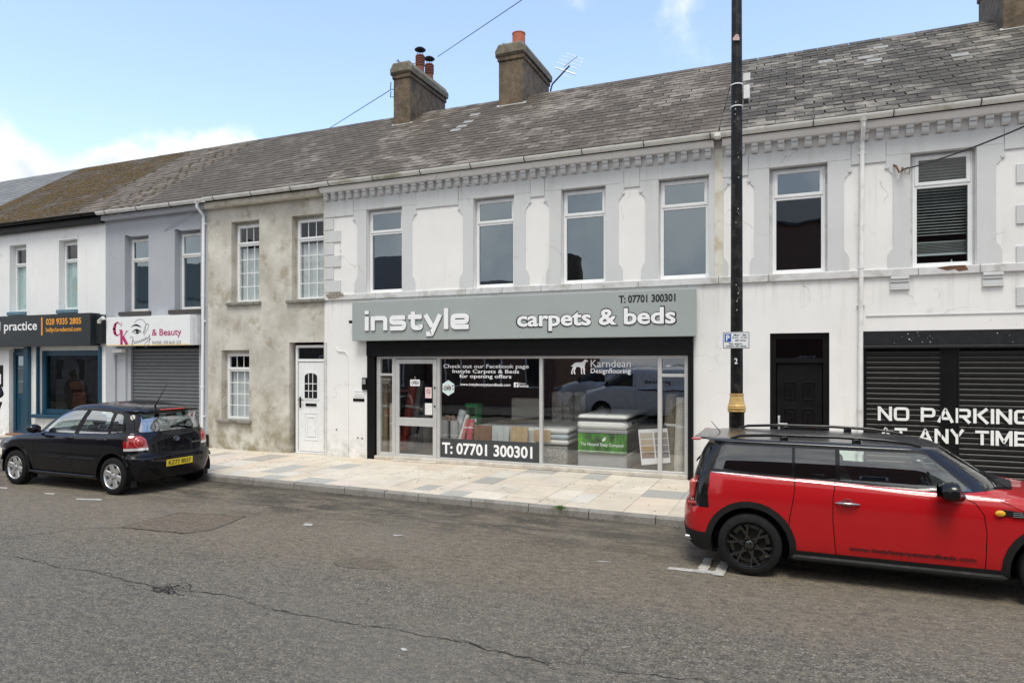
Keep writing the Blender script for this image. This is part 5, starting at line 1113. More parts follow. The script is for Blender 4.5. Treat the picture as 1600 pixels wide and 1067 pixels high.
# low bed with boards in front (left)
bd1 = thing('display_bed', 'low bed under flooring boards behind the phone number panel', 'bed', (U(790, 12.8), 12.8, .14), world=True)
a, c = U(738, 12.45), U(862, 12.45)
q = MB(); soft(q, a, c, 12.45, 14.3, .42, .84); q.build('mattress', M_MATT, bd1); q = MB(); soft(q, a + .02, c - .02, 12.5, 14.3, .14, .41, .02); q.build('base', mat('crushed_velvet', (.27, .265, .25), .7, var=.5, vs=26, bump=.4, bs=30), bd1)
for (pa, pb, m, lab) in ((739, 766, mat('walnut_board', (.20, .10, .05), .5, var=.25, vs=8), 'walnut brown flooring board standing in front of the low bed'), (767, 794, mat('limed_board', (.50, .54, .54), .5, var=.12, vs=8), 'pale blue grey flooring board standing between two brown boards'), (795.5, 823, mat('oak_board', (.50, .36, .20), .5, var=.2, vs=8), 'golden oak flooring board standing at the right of the pale one')):
    q = MB(); x0_, x1_ = U(pa, 12.3), U(pb, 12.3); w_ = (x1_ - x0_) / 3
    for i in range(3): q.prism([(12.28, .2), (12.30, .2), (12.40, .86), (12.38, .86)], x0_ + i * w_ + .002, x0_ + (i + 1) * w_ - .002, axis='x')
    one(q, 'flooring_board', m, lab, 'flooring sample', 'flooring boards in the shop window')
q = MB()
for k in range(6): q.tube([(U(775 + k * 6, 12.9), 12.9 + k * .1, .87 + .01 * k), (U(810 + k * 5, 12.9), 13.0 + k * .08, .90 + .012 * k)], .02, 6)
one(q, 'trim_strips', mat('olive_strip', (.16, .14, .08), .8, var=.4), 'olive coloured trim strips lying on the low bed', 'strips', smooth=50)
# headboards at the back
for (pa, pb, t, D_, nseg, m, lab, nm) in ((798, 846, 622, 13.6, 1, mat('beige_headboard', (.55, .52, .46), .85, var=.05), 'plain beige headboard standing behind the low bed', 'headboard'), (861, 914, 612, 13.9, 3, mat('cream_plush', (.52, .49, .44), .9, var=.3, vs=16, bump=.5, bs=24), 'tall cream upholstered headboard in three panels', 'headboard')):
    x0_, x1_ = U(pa, D_), U(pb, D_); zt_ = V((pa + pb) / 2, t, D_); hb = thing(nm, lab, 'headboard', ((x0_ + x1_) / 2, D_, .14), world=True); w_ = (x1_ - x0_) / nseg
    for i in range(nseg): q = MB(); q.box(x0_ + i * w_ + .008, x0_ + (i + 1) * w_ - .008, D_, D_ + .1, .45, zt_, .03); q.build('padded_panel', m, hb)
    q = MB(); q.box(x0_ + .1, x0_ + .16, D_ + .02, D_ + .06, .14, .45); q.box(x1_ - .16, x1_ - .1, D_ + .02, D_ + .06, .14, .45); q.build('leg', M_BLACKP, hb)
# striped mattress on crushed velvet base
bd2 = thing('divan_bed', 'striped mattress on a crushed grey velvet base beside the central mullion', 'bed', (U(870, 12.7), 12.7, .14), world=True)
a, c = U(838, 12.30), U(886, 12.30)
q = MB(); q.box(a, c, 12.30, 14.1, .15, .52, .02); q.build('base', MC['crushed_velvet'], bd2)
for k in range(3): q = MB(); soft(q, a - .02, c + .03, 12.28, 14.1, .55 + k * .105, .645 + k * .105, .035); q.build('mattress_layer', M_MATT if k != 1 else mat('mattress_blue', (.45, .51, .56), .8), bd2)
q = MB(); q.box(a - .04, c - .32, 12.262, 12.275, .60, .83, .004); one(q, 'oak_sample', MC['oak_board'], 'tan flooring sample standing against the striped mattress', 'flooring sample')
# white mattress over the green banner
bd3 = thing('drawer_divan', 'white mattress on a grey divan with a green printed banner front', 'bed', (U(945, 12.7), 12.7, .14), world=True)
a, c = U(902.5, 12.25), U(979, 12.25)
q = MB(); q.box(a, c, 12.25, 14.15, .15, .42, .02); q.build('base', mat('divan_grey', (.36, .365, .37), .9, var=.06), bd3)
q = MB(); q.box(a + .02, c - .02, 12.31, 14.1, .42, .80, .01); q.build('base_recess', M_BLACKP, bd3)
q = MB(); q.box(a, c + .01, 12.24, 14.15, .80, .885, .02); q.build('upper_base', MC['divan_grey'], bd3)
q = MB(); soft(q, a - .01, c + .02, 12.22, 14.15, .89, 1.055, .05); soft(q, a - .0, c + .01, 12.23, 14.15, 1.062, 1.15, .04); mt = q.build('mattress', mat('mattress_bright', (.88, .88, .86), .8, var=.03, bump=.2, bs=25), bd3)
q = MB(); q.box(a - .014, c + .024, 12.216, 14.15, 1.052, 1.066, .004); q.build('piping', mat('piping_dark', (.06, .06, .065), .6), mt)
q = MB(); q.box(c + .0201, c + .026, 12.6, 12.78, .95, 1.01); q.build('handle', M_BLACKP, mt)
m, nt, b_ = node_mat('green_forest_print'); k = NT(nt)
cc = k.mix(k.rng(k.noise(5, 5, .6, (1, 1, .5)), .38, .66), (.004, .035, .006), (.10, .42, .03)); cc = k.mix(k.rng(k.noise(16, 4, .6, (2.4, 1, .25)), .5, .62, 0, .7), cc, (.008, .06, .01)); k.L(cc, b_.inputs['Base Color']); b_.inputs['Roughness'].default_value = .35
q = MB(); q.box(a + .02, c + .02, 12.20, 12.206, .45, .81); bn = q.build('banner', m, bd3)
text('The Natural Sleep Company', a + .07, c - .04, .56, .64, 12.198, M_LETW, parent=bn, off=.006)
q = MB(); lx, lz = a + (c - a) * .56, .665; q.prism([(lx - .03, lz), (lx - .035, lz + .03), (lx - .01, lz + .065), (lx + .04, lz + .09), (lx + .03, lz + .04), (lx + .005, lz + .008)], 12.1975, 12.1985); q.build('leaf_emblem', M_LETW, bn)
q = MB(); q.box(a + .02, c + .02, 12.198, 12.2, .478, .484); q.build('banner_line', M_LETW, bn)
# colour chart board leaning by the mullion
cb = thing('colour_chart', 'white sample board with eight beige, brown and grey flooring swatches', 'sample board', (U(1022, 12.25), 12.25, .14), world=True)
q = MB(); D_ = 12.2; pts = [(U(px, D_), V(px, py, D_)) for px, py in ((997, 671), (1042.5, 669), (1047.5, 722.5), (1002.5, 726.5))]; q.prism([(x, max(z, .16)) for x, z in pts], D_, D_ + .02); q.build('board', M_SIGNW, cb)
q = MB(); q.prism([(U(px, D_), V(px, py, D_)) for px, py in ((997, 666), (1040, 664), (1041, 668.5), (997.5, 670.5))], D_, D_ + .02); q.build('header_strip', M_SIGNK, cb)
cols = [(.50, .45, .38), (.30, .26, .21), (.48, .40, .30), (.26, .24, .24), (.42, .30, .17), (.22, .21, .22), (.20, .11, .07), (.14, .14, .15)]
for i in range(4):
    for j in range(2):
        xa_ = 999.5 + i * 1.0 + j * 22.5; ya_ = 676.5 + i * 10.3 - j * .9
        q = MB(); q.prism([(U(px, D_), V(px, py, D_)) for px, py in ((xa_, ya_), (xa_ + 20, ya_ - .8), (xa_ + 20.8, ya_ + 8), (xa_ + .9, ya_ + 8.9))], D_ - .004, D_); q.build('swatch', mat('swatch_%d' % (i * 2 + j), cols[i * 2 + j], .5), cb)
# ---- aerial, cables, wall hook
q = MB(); D_ = 16.6; pA = lambda px, py, D__=D_: (U(px, D__), D__, V(px, py, D__))
ta = thing('tv_aerial', 'television aerial on a bent mast beside the single pot chimney', 'aerial', (U(862, D_), D_, 8.9), world=True)
q.tube([pA(860, 143), pA(863, 132), pA(890, 103)], .022, 6); q.build('mast', M_WIRE, ta, smooth=40)
q = MB(); q.tube([pA(881, 105), pA(902, 88.5)], .010, 6); q.build('boom', M_GALV, ta)
for (xa, ya, xb, yb, r) in ((885, 83.5, 914, 94.5, .006), (879, 88, 911, 98.5, .006), (874, 92.5, 907, 103.5, .006), (868, 97, 902, 108, .006), (867, 106, 900, 117, .016), (880, 117, 890, 122, .006)):
    q = MB(); q.tube([pA(xa, ya), pA(xb, yb)], r, 5); q.build('element', M_GALV, ta)
q = MB(); D_ = 15.1
q.tube([(U(616, D_), D_, V(616, 152, D_)), (U(610, D_), D_, V(610, 152, D_)), (U(611, D_), D_, V(611, 143, D_))], .012, 5); q.tube([(U(617, D_), D_, V(617, 140, D_)), (U(610, D_), D_, V(610, 140, D_)), (U(611, D_), D_, V(611, 129, D_))], .012, 5)
one(q, 'cable_bracket', M_IRON, 'black iron cable bracket on the left side of the twin pot chimney', 'bracket')
q = MB(); q.tube([(-9.68, 15.3, 10.0), (-9.66, 15.3, 10.14), (-9.72, 15.3, 10.12)], .012, 5); q.tube([(-9.66, 15.3, 10.1), (-9.5, 15.5, 10.06), (-9.36, 15.7, 10.16)], .008, 5); one(q, 'wire_stub', M_IRON, 'bent wire on the cap of the twin pot chimney', 'wire')
def cable(pts, r, name, m, label, sag=0.):
    a, b = Vector(pts[0]), Vector(pts[1]); P_ = [a.lerp(b, t / 20) - Vector((0, 0, sag * 4 * (t / 20) * (1 - t / 20))) for t in range(21)]
    q = MB(); q.tube(P_, r, 5); return one(q, name, m, label, 'cable', smooth=60)
cable([(U(610, 15.1), 15.1, V(610, 141, 15.1)), (U(500, 19), 19, V(500, 210, 19))], .010, 'telephone_cable', M_WIRE, 'thin cable leaving the twin pot chimney down to the left behind the roof')
cable([(U(684, 16.3), 16.3, V(684, 89, 16.3)), (U(822, 13), 13, V(822, -4, 13))], .009, 'telephone_cable', M_WIRE, 'thin cable rising from the twin pot chimney to the top of the picture')
cable([(U(1410), 11.93, V(1410, 267)), (U(1640, 9), 9, V(1640, 180, 9))], .011, 'power_cable', M_WIRE, 'thick cable from the wall hook by the blind window to the right edge', .05)
q = MB(); D_ = 11.95; q.tube([(U(1410), 12, V(1410, 262)), (U(1410, D_), D_ - .02, V(1410, 268)), (U(1404, D_), D_ - .05, V(1404, 272)), (U(1400, D_), D_ - .03, V(1400, 262)), (U(1397, D_), 12.0, V(1397, 258))], .016, 6)
q.tube([(U(1417) + .035 * cos(t * .5), 11.96, V(1417, 268) + .055 * sin(t * .5)) for t in range(14)], .005, 4)
one(q, 'wall_hook', M_RUST, 'rusty cable hook on the wall left of the venetian blind window', 'hook', smooth=50)
cable([(U(257), 11.98, V(257, 360)), (U(312), 11.9, V(312, 328))], .008, 'phone_lead', M_GKGREY, 'thin lead across the grey salon wall above its right window')
# ---- lamp post
lp = thing('lamp_post', 'tall black iron lamp post with a gold collar behind the red car', 'lamp post', (-.70, 9.45, .1))
q = MB(); q.lathe([(.19, 0), (.19, .06), (.135, .10), (.125, .2), (.098, .30), (.098, 1.36), (.104, 1.38)], (0, 0, 0), n=28); q.build('base', M_IRON, lp, smooth=35)
q = MB(); q.lathe([(.096, 1.381), (.115, 1.385), (.120, 1.40), (.106, 1.41), (.117, 1.42), (.122, 1.435), (.108, 1.445), (.116, 1.455), (.112, 1.47), (.104, 1.48), (.090, 1.555), (.086, 1.60), (.093, 1.607), (.093, 1.625), (.078, 1.627)], (0, 0, 0), n=28); q.build('collar', M_GOLD, lp, smooth=25)
q = MB(); q.lathe([(.080, 1.615), (.074, 4.2), (.062, 8.4), (.03, 8.5)], (0, 0, 0), n=24); q.tube([(0, 0, 8.3), (0, -.3, 8.75), (0, -1.0, 8.9), (0, -1.5, 8.85)], [.05, .04, .035, .03], 10); pl = q.build('shaft', M_IRON, lp, smooth=35)
q = MB(); q.lathe([(.06, .12), (.17, .04), (.2, -.06), (.18, -.09), (.001, -.1)], (0, -1.55, 8.85), n=20); q.build('lantern', M_IRON, lp, smooth=35)
pz = lambda py: V(1151, py, 9.45) - .1
q = MB()
for z in (pz(134), pz(168)): q.lathe([(.079, -.008), (.083, -.008), (.083, .008), (.079, .008)], (0, 0, z), n=20)
q.build('cable_tie', M_UPVCD, lp)
q = MB(); q.box(.085, .165, -.03, .03, pz(158), pz(137), .008); q.build('fixture_box', M_UPVCD, lp)
q = MB(); q.box(.09, .15, -.025, .025, pz(164), pz(158.3), .004); q.build('fixture_gland', M_PLAST, lp)
q = MB(); q.box(.075, .17, .035, .045, pz(127), pz(115), .004); q.build('bracket_plate', M_UPVCD, lp)
q = MB(); q.prism([(-.04, pz(67)), (-.045, pz(64)), (0, pz(58)), (.03, pz(60)), (.045, pz(66)), (.04, pz(68.5))], -.085, -.081); q.build('torn_sticker', mat('torn_sticker', (.62, .42, .38), .7, var=.3, vs=30), lp)
q = MB(); rr = random.Random(6)
for k in range(22):
    z = rr.choice((pz(180), pz(260), pz(330), pz(460))) + rr.gauss(0, .12); s_ = rr.uniform(.003, .011); x_ = rr.uniform(-.03, .045)
    q.prism([(x_ + s_ * cos(a), z + s_ * sin(a) * 1.5) for a in (0, 1.3, 2.7, 4, 5.2)], -.084, -.0805)
q.build('paint_chip', mat('paint_chip', (.30, .30, .29), .8), lp, kind='stuff')
nb_ = text('2', -.022, .018, pz(568.5), pz(559.5), -.0845, M_LETW, 'number_marking', lp, off=.02)
ps = thing('parking_sign', 'white parking restriction plate with a blue P on the lamp post', 'sign', (-.70, 9.45, 0)); z0_, z1_ = V(1149, 544.5, 9.36), V(1149, 518.5, 9.36); hw = .168
q = MB(); q.box(-hw, hw, -.098, -.094, z0_, z1_, .001); q.build('plate', M_SIGNW, ps)
q = MB()
for z in (z0_ + .004, z1_ - .010): q.box(-hw + .004, hw - .004, -.1, -.098, z, z + .006)
for x in (-hw + .004, hw - .010): q.box(x, x + .006, -.1, -.098, z0_ + .0105, z1_ - .0105)
q.build('border', M_LETK, ps)
hh = z1_ - z0_
q = MB(); q.box(-hw + .022, -hw + .105, -.1005, -.098, z1_ - .60 * hh, z1_ - .12 * hh); bq = q.build('blue_panel', M_PBLUE, ps)
text('P', -hw + .042, -hw + .088, z1_ - .53 * hh, z1_ - .19 * hh, -.1012, M_LETW, parent=ps, off=.03)
for s_, xa, xb, a, c in (('Mon - Sat', -.03, .13, .24, .13), ('8 am - 6 pm', -.045, .14, .40, .29), ('60 mins', -.01, .12, .56, .45), ('No return', -.09, .075, .76, .65), ('within 60 mins', -.13, .125, .90, .79)):
    text(s_, xa, xb, z1_ - a * hh, z1_ - c * hh, -.1, M_LETK, parent=ps, off=.015, ext=.0005)
q = MB(); q.lathe([(.082, -.01), (.088, -.01), (.088, .01), (.082, .01)], (0, 0, z1_ - .04), n=20); q.lathe([(.082, -.01), (.088, -.01), (.088, .01), (.082, .01)], (0, 0, z0_ + .04), n=20); q.build('clamp', M_GALV, ps)
# ---------------------------------------------------------------- cars: stacked plan outlines lofted into a body, then cut into panels
def interp(keys, x):
    if isinstance(keys, (int, float)): return keys
    if x <= keys[0][0]: return keys[0][1]
    for (xa, za), (xb, zb) in zip(keys, keys[1:]):
        if x <= xb:
            t = (x - xa) / (xb - xa); t = t * t * (3 - 2 * t) * .4 + t * .6; return za + (zb - za) * t
    return keys[-1][1]
def body_grid(rings, sub=3, NR=9, NM=26, NF=10):
    K = []
    for r in rings:
        xr, xf, w = r['x'][0], r['x'][1], r['w']; Lr, Lf = r.get('Lr', .35), r.get('Lf', .6); nr, nf = r.get('nr', 3.0), r.get('nf', 2.4); bar = r.get('bar', .03)
        row = []
        def ad(x, y):
            t = (x - (xr + xf) / 2) / max(.01, (xf - xr) / 2); row.append(Vector((x, y * (1 - bar * t * t), interp(r['z'], x))))
        for i in range(NR): a = (i / NR) * pi / 2; ad(xr + Lr * (1 - abs(cos(a)) ** (2 / nr)), w * sin(a) ** (2 / nr))
        for i in range(NM + 1): ad((xr + Lr) + (xf - Lf - xr - Lr) * i / NM, w)
        for i in range(1, NF + 1): a = pi / 2 * (1 - i / NF); ad(xf - Lf * (1 - abs(cos(a)) ** (2 / nf)), w * max(0, sin(a)) ** (2 / nf))
        K.append(row)
    out = []; n = len(K); cre = [r.get('c', 0) for r in rings]
    for k in range(n - 1):
        S_ = 1 if rings[k].get('flat') else sub
        for s_ in range(S_):
            t = s_ / S_; row = []
            for j in range(len(K[0])):
                p1, p2 = K[k][j], K[k + 1][j]; d = p2 - p1
                m1 = d if (k == 0 or cre[k]) else (K[k + 1][j] - K[k - 1][j]) * (d.length / max(1e-6, d.length + (K[k][j] - K[k - 1][j]).length))
                m2 = d if (k + 2 >= n or cre[k + 1]) else (K[k + 2][j] - K[k][j]) * (d.length / max(1e-6, d.length + (K[k + 2][j] - K[k + 1][j]).length))
                h = t * t * (3 - 2 * t); row.append(p1 * (1 - h) + p2 * h + m1 * (t ** 3 - 2 * t * t + t) + m2 * (t ** 3 - t * t))
            out.append(row)
    out.append(K[-1]); return out
def body_mesh(rings, **kw):
    G_ = body_grid(rings, **kw); bm = bmesh.new(); lab = bm.faces.layers.int.new('lab'); J = len(G_[0])
    V_ = []
    for row in G_:
        V_.append([bm.verts.new(p) for p in row] + [bm.verts.new((p.x, -p.y, p.z)) for p in row[::-1][1:-1]])
    M_ = len(V_[0])
    for k in range(len(V_) - 1):
        for j in range(M_): bm.faces.new((V_[k][j], V_[k + 1][j], V_[k + 1][(j + 1) % M_], V_[k][(j + 1) % M_]))
    bmesh.ops.remove_doubles(bm, verts=bm.verts, dist=.0008)
    bmesh.ops.recalc_face_normals(bm, faces=bm.faces); bm.normal_update(); bm.verts.index_update()
    from mathutils.bvhtree import BVHTree
    NB['tree'] = BVHTree.FromBMesh(bm); NB['n'] = [v.normal.copy() for v in bm.verts]; NB['co'] = [v.co.copy() for v in bm.verts]; NB['f'] = [[v.index for v in f.verts] for f in bm.faces]
    return bm
NB = {}
def base_normal(p):
    from mathutils.interpolate import poly_3d_calc
    co, no, fi, d = NB['tree'].find_nearest(p)
    ids = NB['f'][fi]; w = poly_3d_calc([NB['co'][i] for i in ids], co); n = Vector((0, 0, 0))
    for i, a in zip(ids, w): n += NB['n'][i] * a
    return n.normalized() if n.length > 1e-6 else no
def pip(p, poly):
    x, y = p; c = False; j = len(poly) - 1
    for i in range(len(poly)):
        if (poly[i][1] > y) != (poly[j][1] > y) and x < (poly[j][0] - poly[i][0]) * (y - poly[i][1]) / (poly[j][1] - poly[i][1]) + poly[i][0]: c = not c
        j = i
    return c
AX = {'y': (0, 2), 'x': (1, 2), 'z': (0, 1)}
def cut(bm, poly, axis, side, lab_id, over=None, nthr=.25, zr=None, relabel=True):
    """cut a polygon (seen along axis) into the skin and label the faces inside"""
    L_ = bm.faces.layers.int['lab']; a, b = AX[axis]; ai = 'xyz'.index(axis)
    ok = lambda f: f.normal[ai] * side > nthr and f.calc_center_median()[ai] * side > -.9 and (over is None or f[L_] in over)
    n = len(poly)
    for i in range(n):
        p, q = Vector(poly[i]), Vector(poly[(i + 1) % n]); d = q - p
        if d.length < 1e-6: continue
        nn = Vector((-d.y, d.x)).normalized(); lo = (min(p.x, q.x) - 1e-4, min(p.y, q.y) - 1e-4); hi = (max(p.x, q.x) + 1e-4, max(p.y, q.y) + 1e-4); fs_ = []
        for f in bm.faces:
            if not ok(f): continue
            us = [v.co[a] for v in f.verts]; vs = [v.co[b] for v in f.verts]
            if max(us) < lo[0] or min(us) > hi[0] or max(vs) < lo[1] or min(vs) > hi[1]: continue
            dd = [(u - p.x) * nn.x + (v - p.y) * nn.y for u, v in zip(us, vs)]
            if max(dd) < 1e-6 or min(dd) > -1e-6: continue
            fs_.append(f)
        if not fs_: continue
        co = [0, 0, 0]; no = [0, 0, 0]; co[a], co[b] = p; no[a], no[b] = nn
        ed = {e for f in fs_ for e in f.edges}; vv = {v for f in fs_ for v in f.verts}
        bmesh.ops.bisect_plane(bm, geom=list(vv) + list(ed) + fs_, plane_co=co, plane_no=no, dist=1e-5)
        bm.normal_update()
    got = []
    for f in bm.faces:
        if not ok(f): continue
        c = f.calc_center_median()
        if zr and not zr[0] < c.z < zr[1]: continue
        if pip((c[a], c[b]), poly): f[L_] = lab_id; got.append(f)
    return got
def seam(bm, pts, w, axis, side, lab_id, over=None, nthr=.25):
    for p, q in zip(pts, pts[1:]):
        p, q = Vector(p), Vector(q); d = (q - p).normalized(); n = Vector((-d.y, d.x)) * w / 2; e = d * w * .3
        cut(bm, [tuple(p + n - e), tuple(p - n - e), tuple(q - n + e), tuple(q + n + e)], axis, side, lab_id, over, nthr)
def circle(cx, cz, r, n=28, a0=0, a1=2 * pi): return [(cx + r * cos(a0 + (a1 - a0) * k / n), cz + r * sin(a0 + (a1 - a0) * k / n)) for k in range(n + (a1 - a0 < 6.2))]
def extract(bm, sel, name, m, parent, push=0., rim=0.):
    """faces picked by sel become one mesh that keeps the body's own normals"""
    L_ = bm.faces.layers.int['lab']; fs_ = [f for f in bm.faces if sel(f)]
    if not fs_: return None
    idx = {}; vs = []; ns = []; polys = []
    for f in fs_:
        q = []
        for v in f.verts:
            if v.index not in idx: bn = base_normal(v.co); idx[v.index] = len(vs); vs.append(tuple(v.co + bn * push)); ns.append(bn)
            q.append(idx[v.index])
        polys.append(q)
    if rim:
        cnt = {}
        for q in polys:
            for i in range(len(q)):
                e = (q[i], q[(i + 1) % len(q)]); cnt[tuple(sorted(e))] = cnt.get(tuple(sorted(e)), []) + [e]
        base = {}
        for k_, es_ in list(cnt.items()):
            if len(es_) == 1:
                a, b = es_[0]
                for v in (a, b):
                    if v not in base: base[v] = len(vs); vs.append(tuple(Vector(vs[v]) - ns[v] * rim)); ns.append(ns[v])
                polys.append([b, a, base[a], base[b]])
    me = bpy.data.meshes.new(name); me.from_pydata(vs, [], polys); me.materials.append(m)
    me.polygons.foreach_set('use_smooth', [True] * len(me.polygons)); me.update()
    try: me.normals_split_custom_set_from_vertices([tuple(n) for n in ns])
    except Exception as e: print('normals', e)
    return link(name, me, parent)
def wheel(parent, x, y, r, w, side, rim_m, rr, spokes=6, twin=False, name='wheel'):
    """side: +1 the outer face looks towards +y"""
    mb = MB(); h = w / 2; s_ = side
    mb.lathe([(rr * 1.0, -h * .8), (rr + .012, -h), (r - .035, -h), (r - .008, -h * .8), (r, -h * .4), (r, h * .4), (r - .008, h * .8), (r - .035, h), (rr + .012, h), (rr, h * .85), (rr * .99, -h * .8)], (x, y, r), axis='y', n=44, cap=False)
    ty = mb.build('tyre', M_RUBBER, parent, smooth=40)
    mb = MB(); yo = y + s_ * h * .82; f = lambda d: yo - s_ * d
    P_ = [(rr * 1.0, f(-.004)), (rr * .97, f(-.010)), (rr * .93, f(.0)), (rr * .91, f(.05)), (rr * .88, f(h * 1.4))]
    P_ = [(a, b - y) for a, b in P_]; mb.lathe(P_, (x, y, r), axis='y', n=44, cap=False); mb.ring((x, f(.07), r), (x, f(.09), r), rr * .88, rr * .88, 30)
    bk = mb.build('rim_barrel', rim_m, ty, smooth=40)
    mb = MB(); mb.ring((x, f(.055), r), (x, f(.068), r), rr * .70, rr * .70, 30); mb.build('brake_disc', M_PLAST, ty, smooth=40)
    mb = MB()
    for k in range(spokes):
        a = 2 * pi * k / spokes + .26
        for o in ((-.055, .055) if twin else (0,)):
            wi, wo = (.016, .013) if twin else (.045, .052)
            d = Vector((cos(a), sin(a))); n = Vector((-d.y, d.x)); i0, i1 = rr * .16, rr * .95; c0, c1 = n * o * .8, n * o * (1.25 if twin else 1)
            P4 = [d * i0 + c0 + n * wi, d * i0 + c0 - n * wi, d * i1 + c1 - n * wo, d * i1 + c1 + n * wo]
            i = len(mb.v)
            for dep, shr in ((.0, .72), (.012, 1.), (.03, 1.)):
                for j, p in enumerate(P4):
                    mid = (P4[0] + P4[1]) / 2 if j < 2 else (P4[2] + P4[3]) / 2; q = mid + (p - mid) * shr; yy = f(dep + (.012 if j < 2 else -.002)); mb.v.append((x + q.x, yy, r + q.y))
            for a_ in range(2):
                for j in range(4): mb.f.append((i + a_ * 4 + j, i + a_ * 4 + (j + 1) % 4, i + a_ * 4 + 4 + (j + 1) % 4, i + a_ * 4 + 4 + j)); mb.mi.append(0)
            mb.f.append((i, i + 1, i + 2, i + 3)); mb.mi.append(0)
    mb.build('spokes', rim_m, ty, smooth=30)
    mb = MB(); mb.lathe([(a, s_ * -b + (yo - y)) for a, b in ((rr * .20, .03), (rr * .20, .006), (rr * .15, -.002), (.001, -.004))], (x, y, r), axis='y', n=24); mb.build('hub_cap', rim_m, ty, smooth=40)
    mb = MB()
    for k in range(5): a = 2 * pi * k / 5; mb.ring((x + rr * .27 * cos(a), f(.022), r + rr * .27 * sin(a)), (x + rr * .27 * cos(a), f(.005), r + rr * .27 * sin(a)), .009, .009, 6)
    mb.build('wheel_nuts', M_PLAST, ty)
    return ty
def well(parent, x, r, y0, y1, z):
    mb = MB(); n = 18; s_ = 1 if y1 > y0 else -1
    for k in range(n):
        a, b = pi * k / n * 1.16 - .25, pi * (k + 1) / n * 1.16 - .25
        mb.quad((x + r * cos(a), y0, z + r * sin(a)), (x + r * cos(b), y0, z + r * sin(b)), (x + r * cos(b), y1, z + r * sin(b)), (x + r * cos(a), y1, z + r * sin(a)))
    mb.prism([(x + r * cos(pi * k / n * 1.16 - .25), z + r * sin(pi * k / n * 1.16 - .25)) for k in range(n + 1)], y1, y1 + s_ * .01); mb.build('wheel_housing', M_BLACKM, parent)
def seats(parent, xs, y, z=.30, m=M_SEAT):
    for x in xs:
        for s_ in (-1, 1):
            mb = MB(); mb.box(x - .22, x + .26, s_ * y - .23, s_ * y + .23, z, z + .24, .06)
            mb.prism([(x - .26, z + .16), (x - .10, z + .18), (x - .20, z + .66), (x - .30, z + .68), (x - .36, z + .62)], s_ * y - .22, s_ * y + .22, bev=.04)
            st = mb.build('seat', m, parent, smooth=40)
            mb = MB(); mb.box(x - .36, x - .27, s_ * y - .12, s_ * y + .12, z + .72, z + .90, .035); mb.ring((x - .31, s_ * y - .05, z + .62), (x - .31, s_ * y - .05, z + .75), .006, .006, 6); mb.ring((x - .31, s_ * y + .05, z + .62), (x - .31, s_ * y + .05, z + .75), .006, .006, 6); mb.build('head_rest', m, st, smooth=40)
def wiper(parent, a, b, n, m=M_PLAST):
    mb = MB(); mb.tube([a, b], .007, 5); o = Vector(n) * .012; mb.tube([tuple(Vector(a).lerp(Vector(b), .25) - o), tuple(Vector(b) - o)], .005, 4); mb.build('wiper', m, parent)
def side_y(bm, x, z, s_):
    best = None
    for v in bm.verts:
        if v.co.y * s_ > 0:
            d = (v.co.x - x) ** 2 + (v.co.z - z) ** 2
            if best is None or d < best[0]: best = (d, v.co.y)
    return best[1]
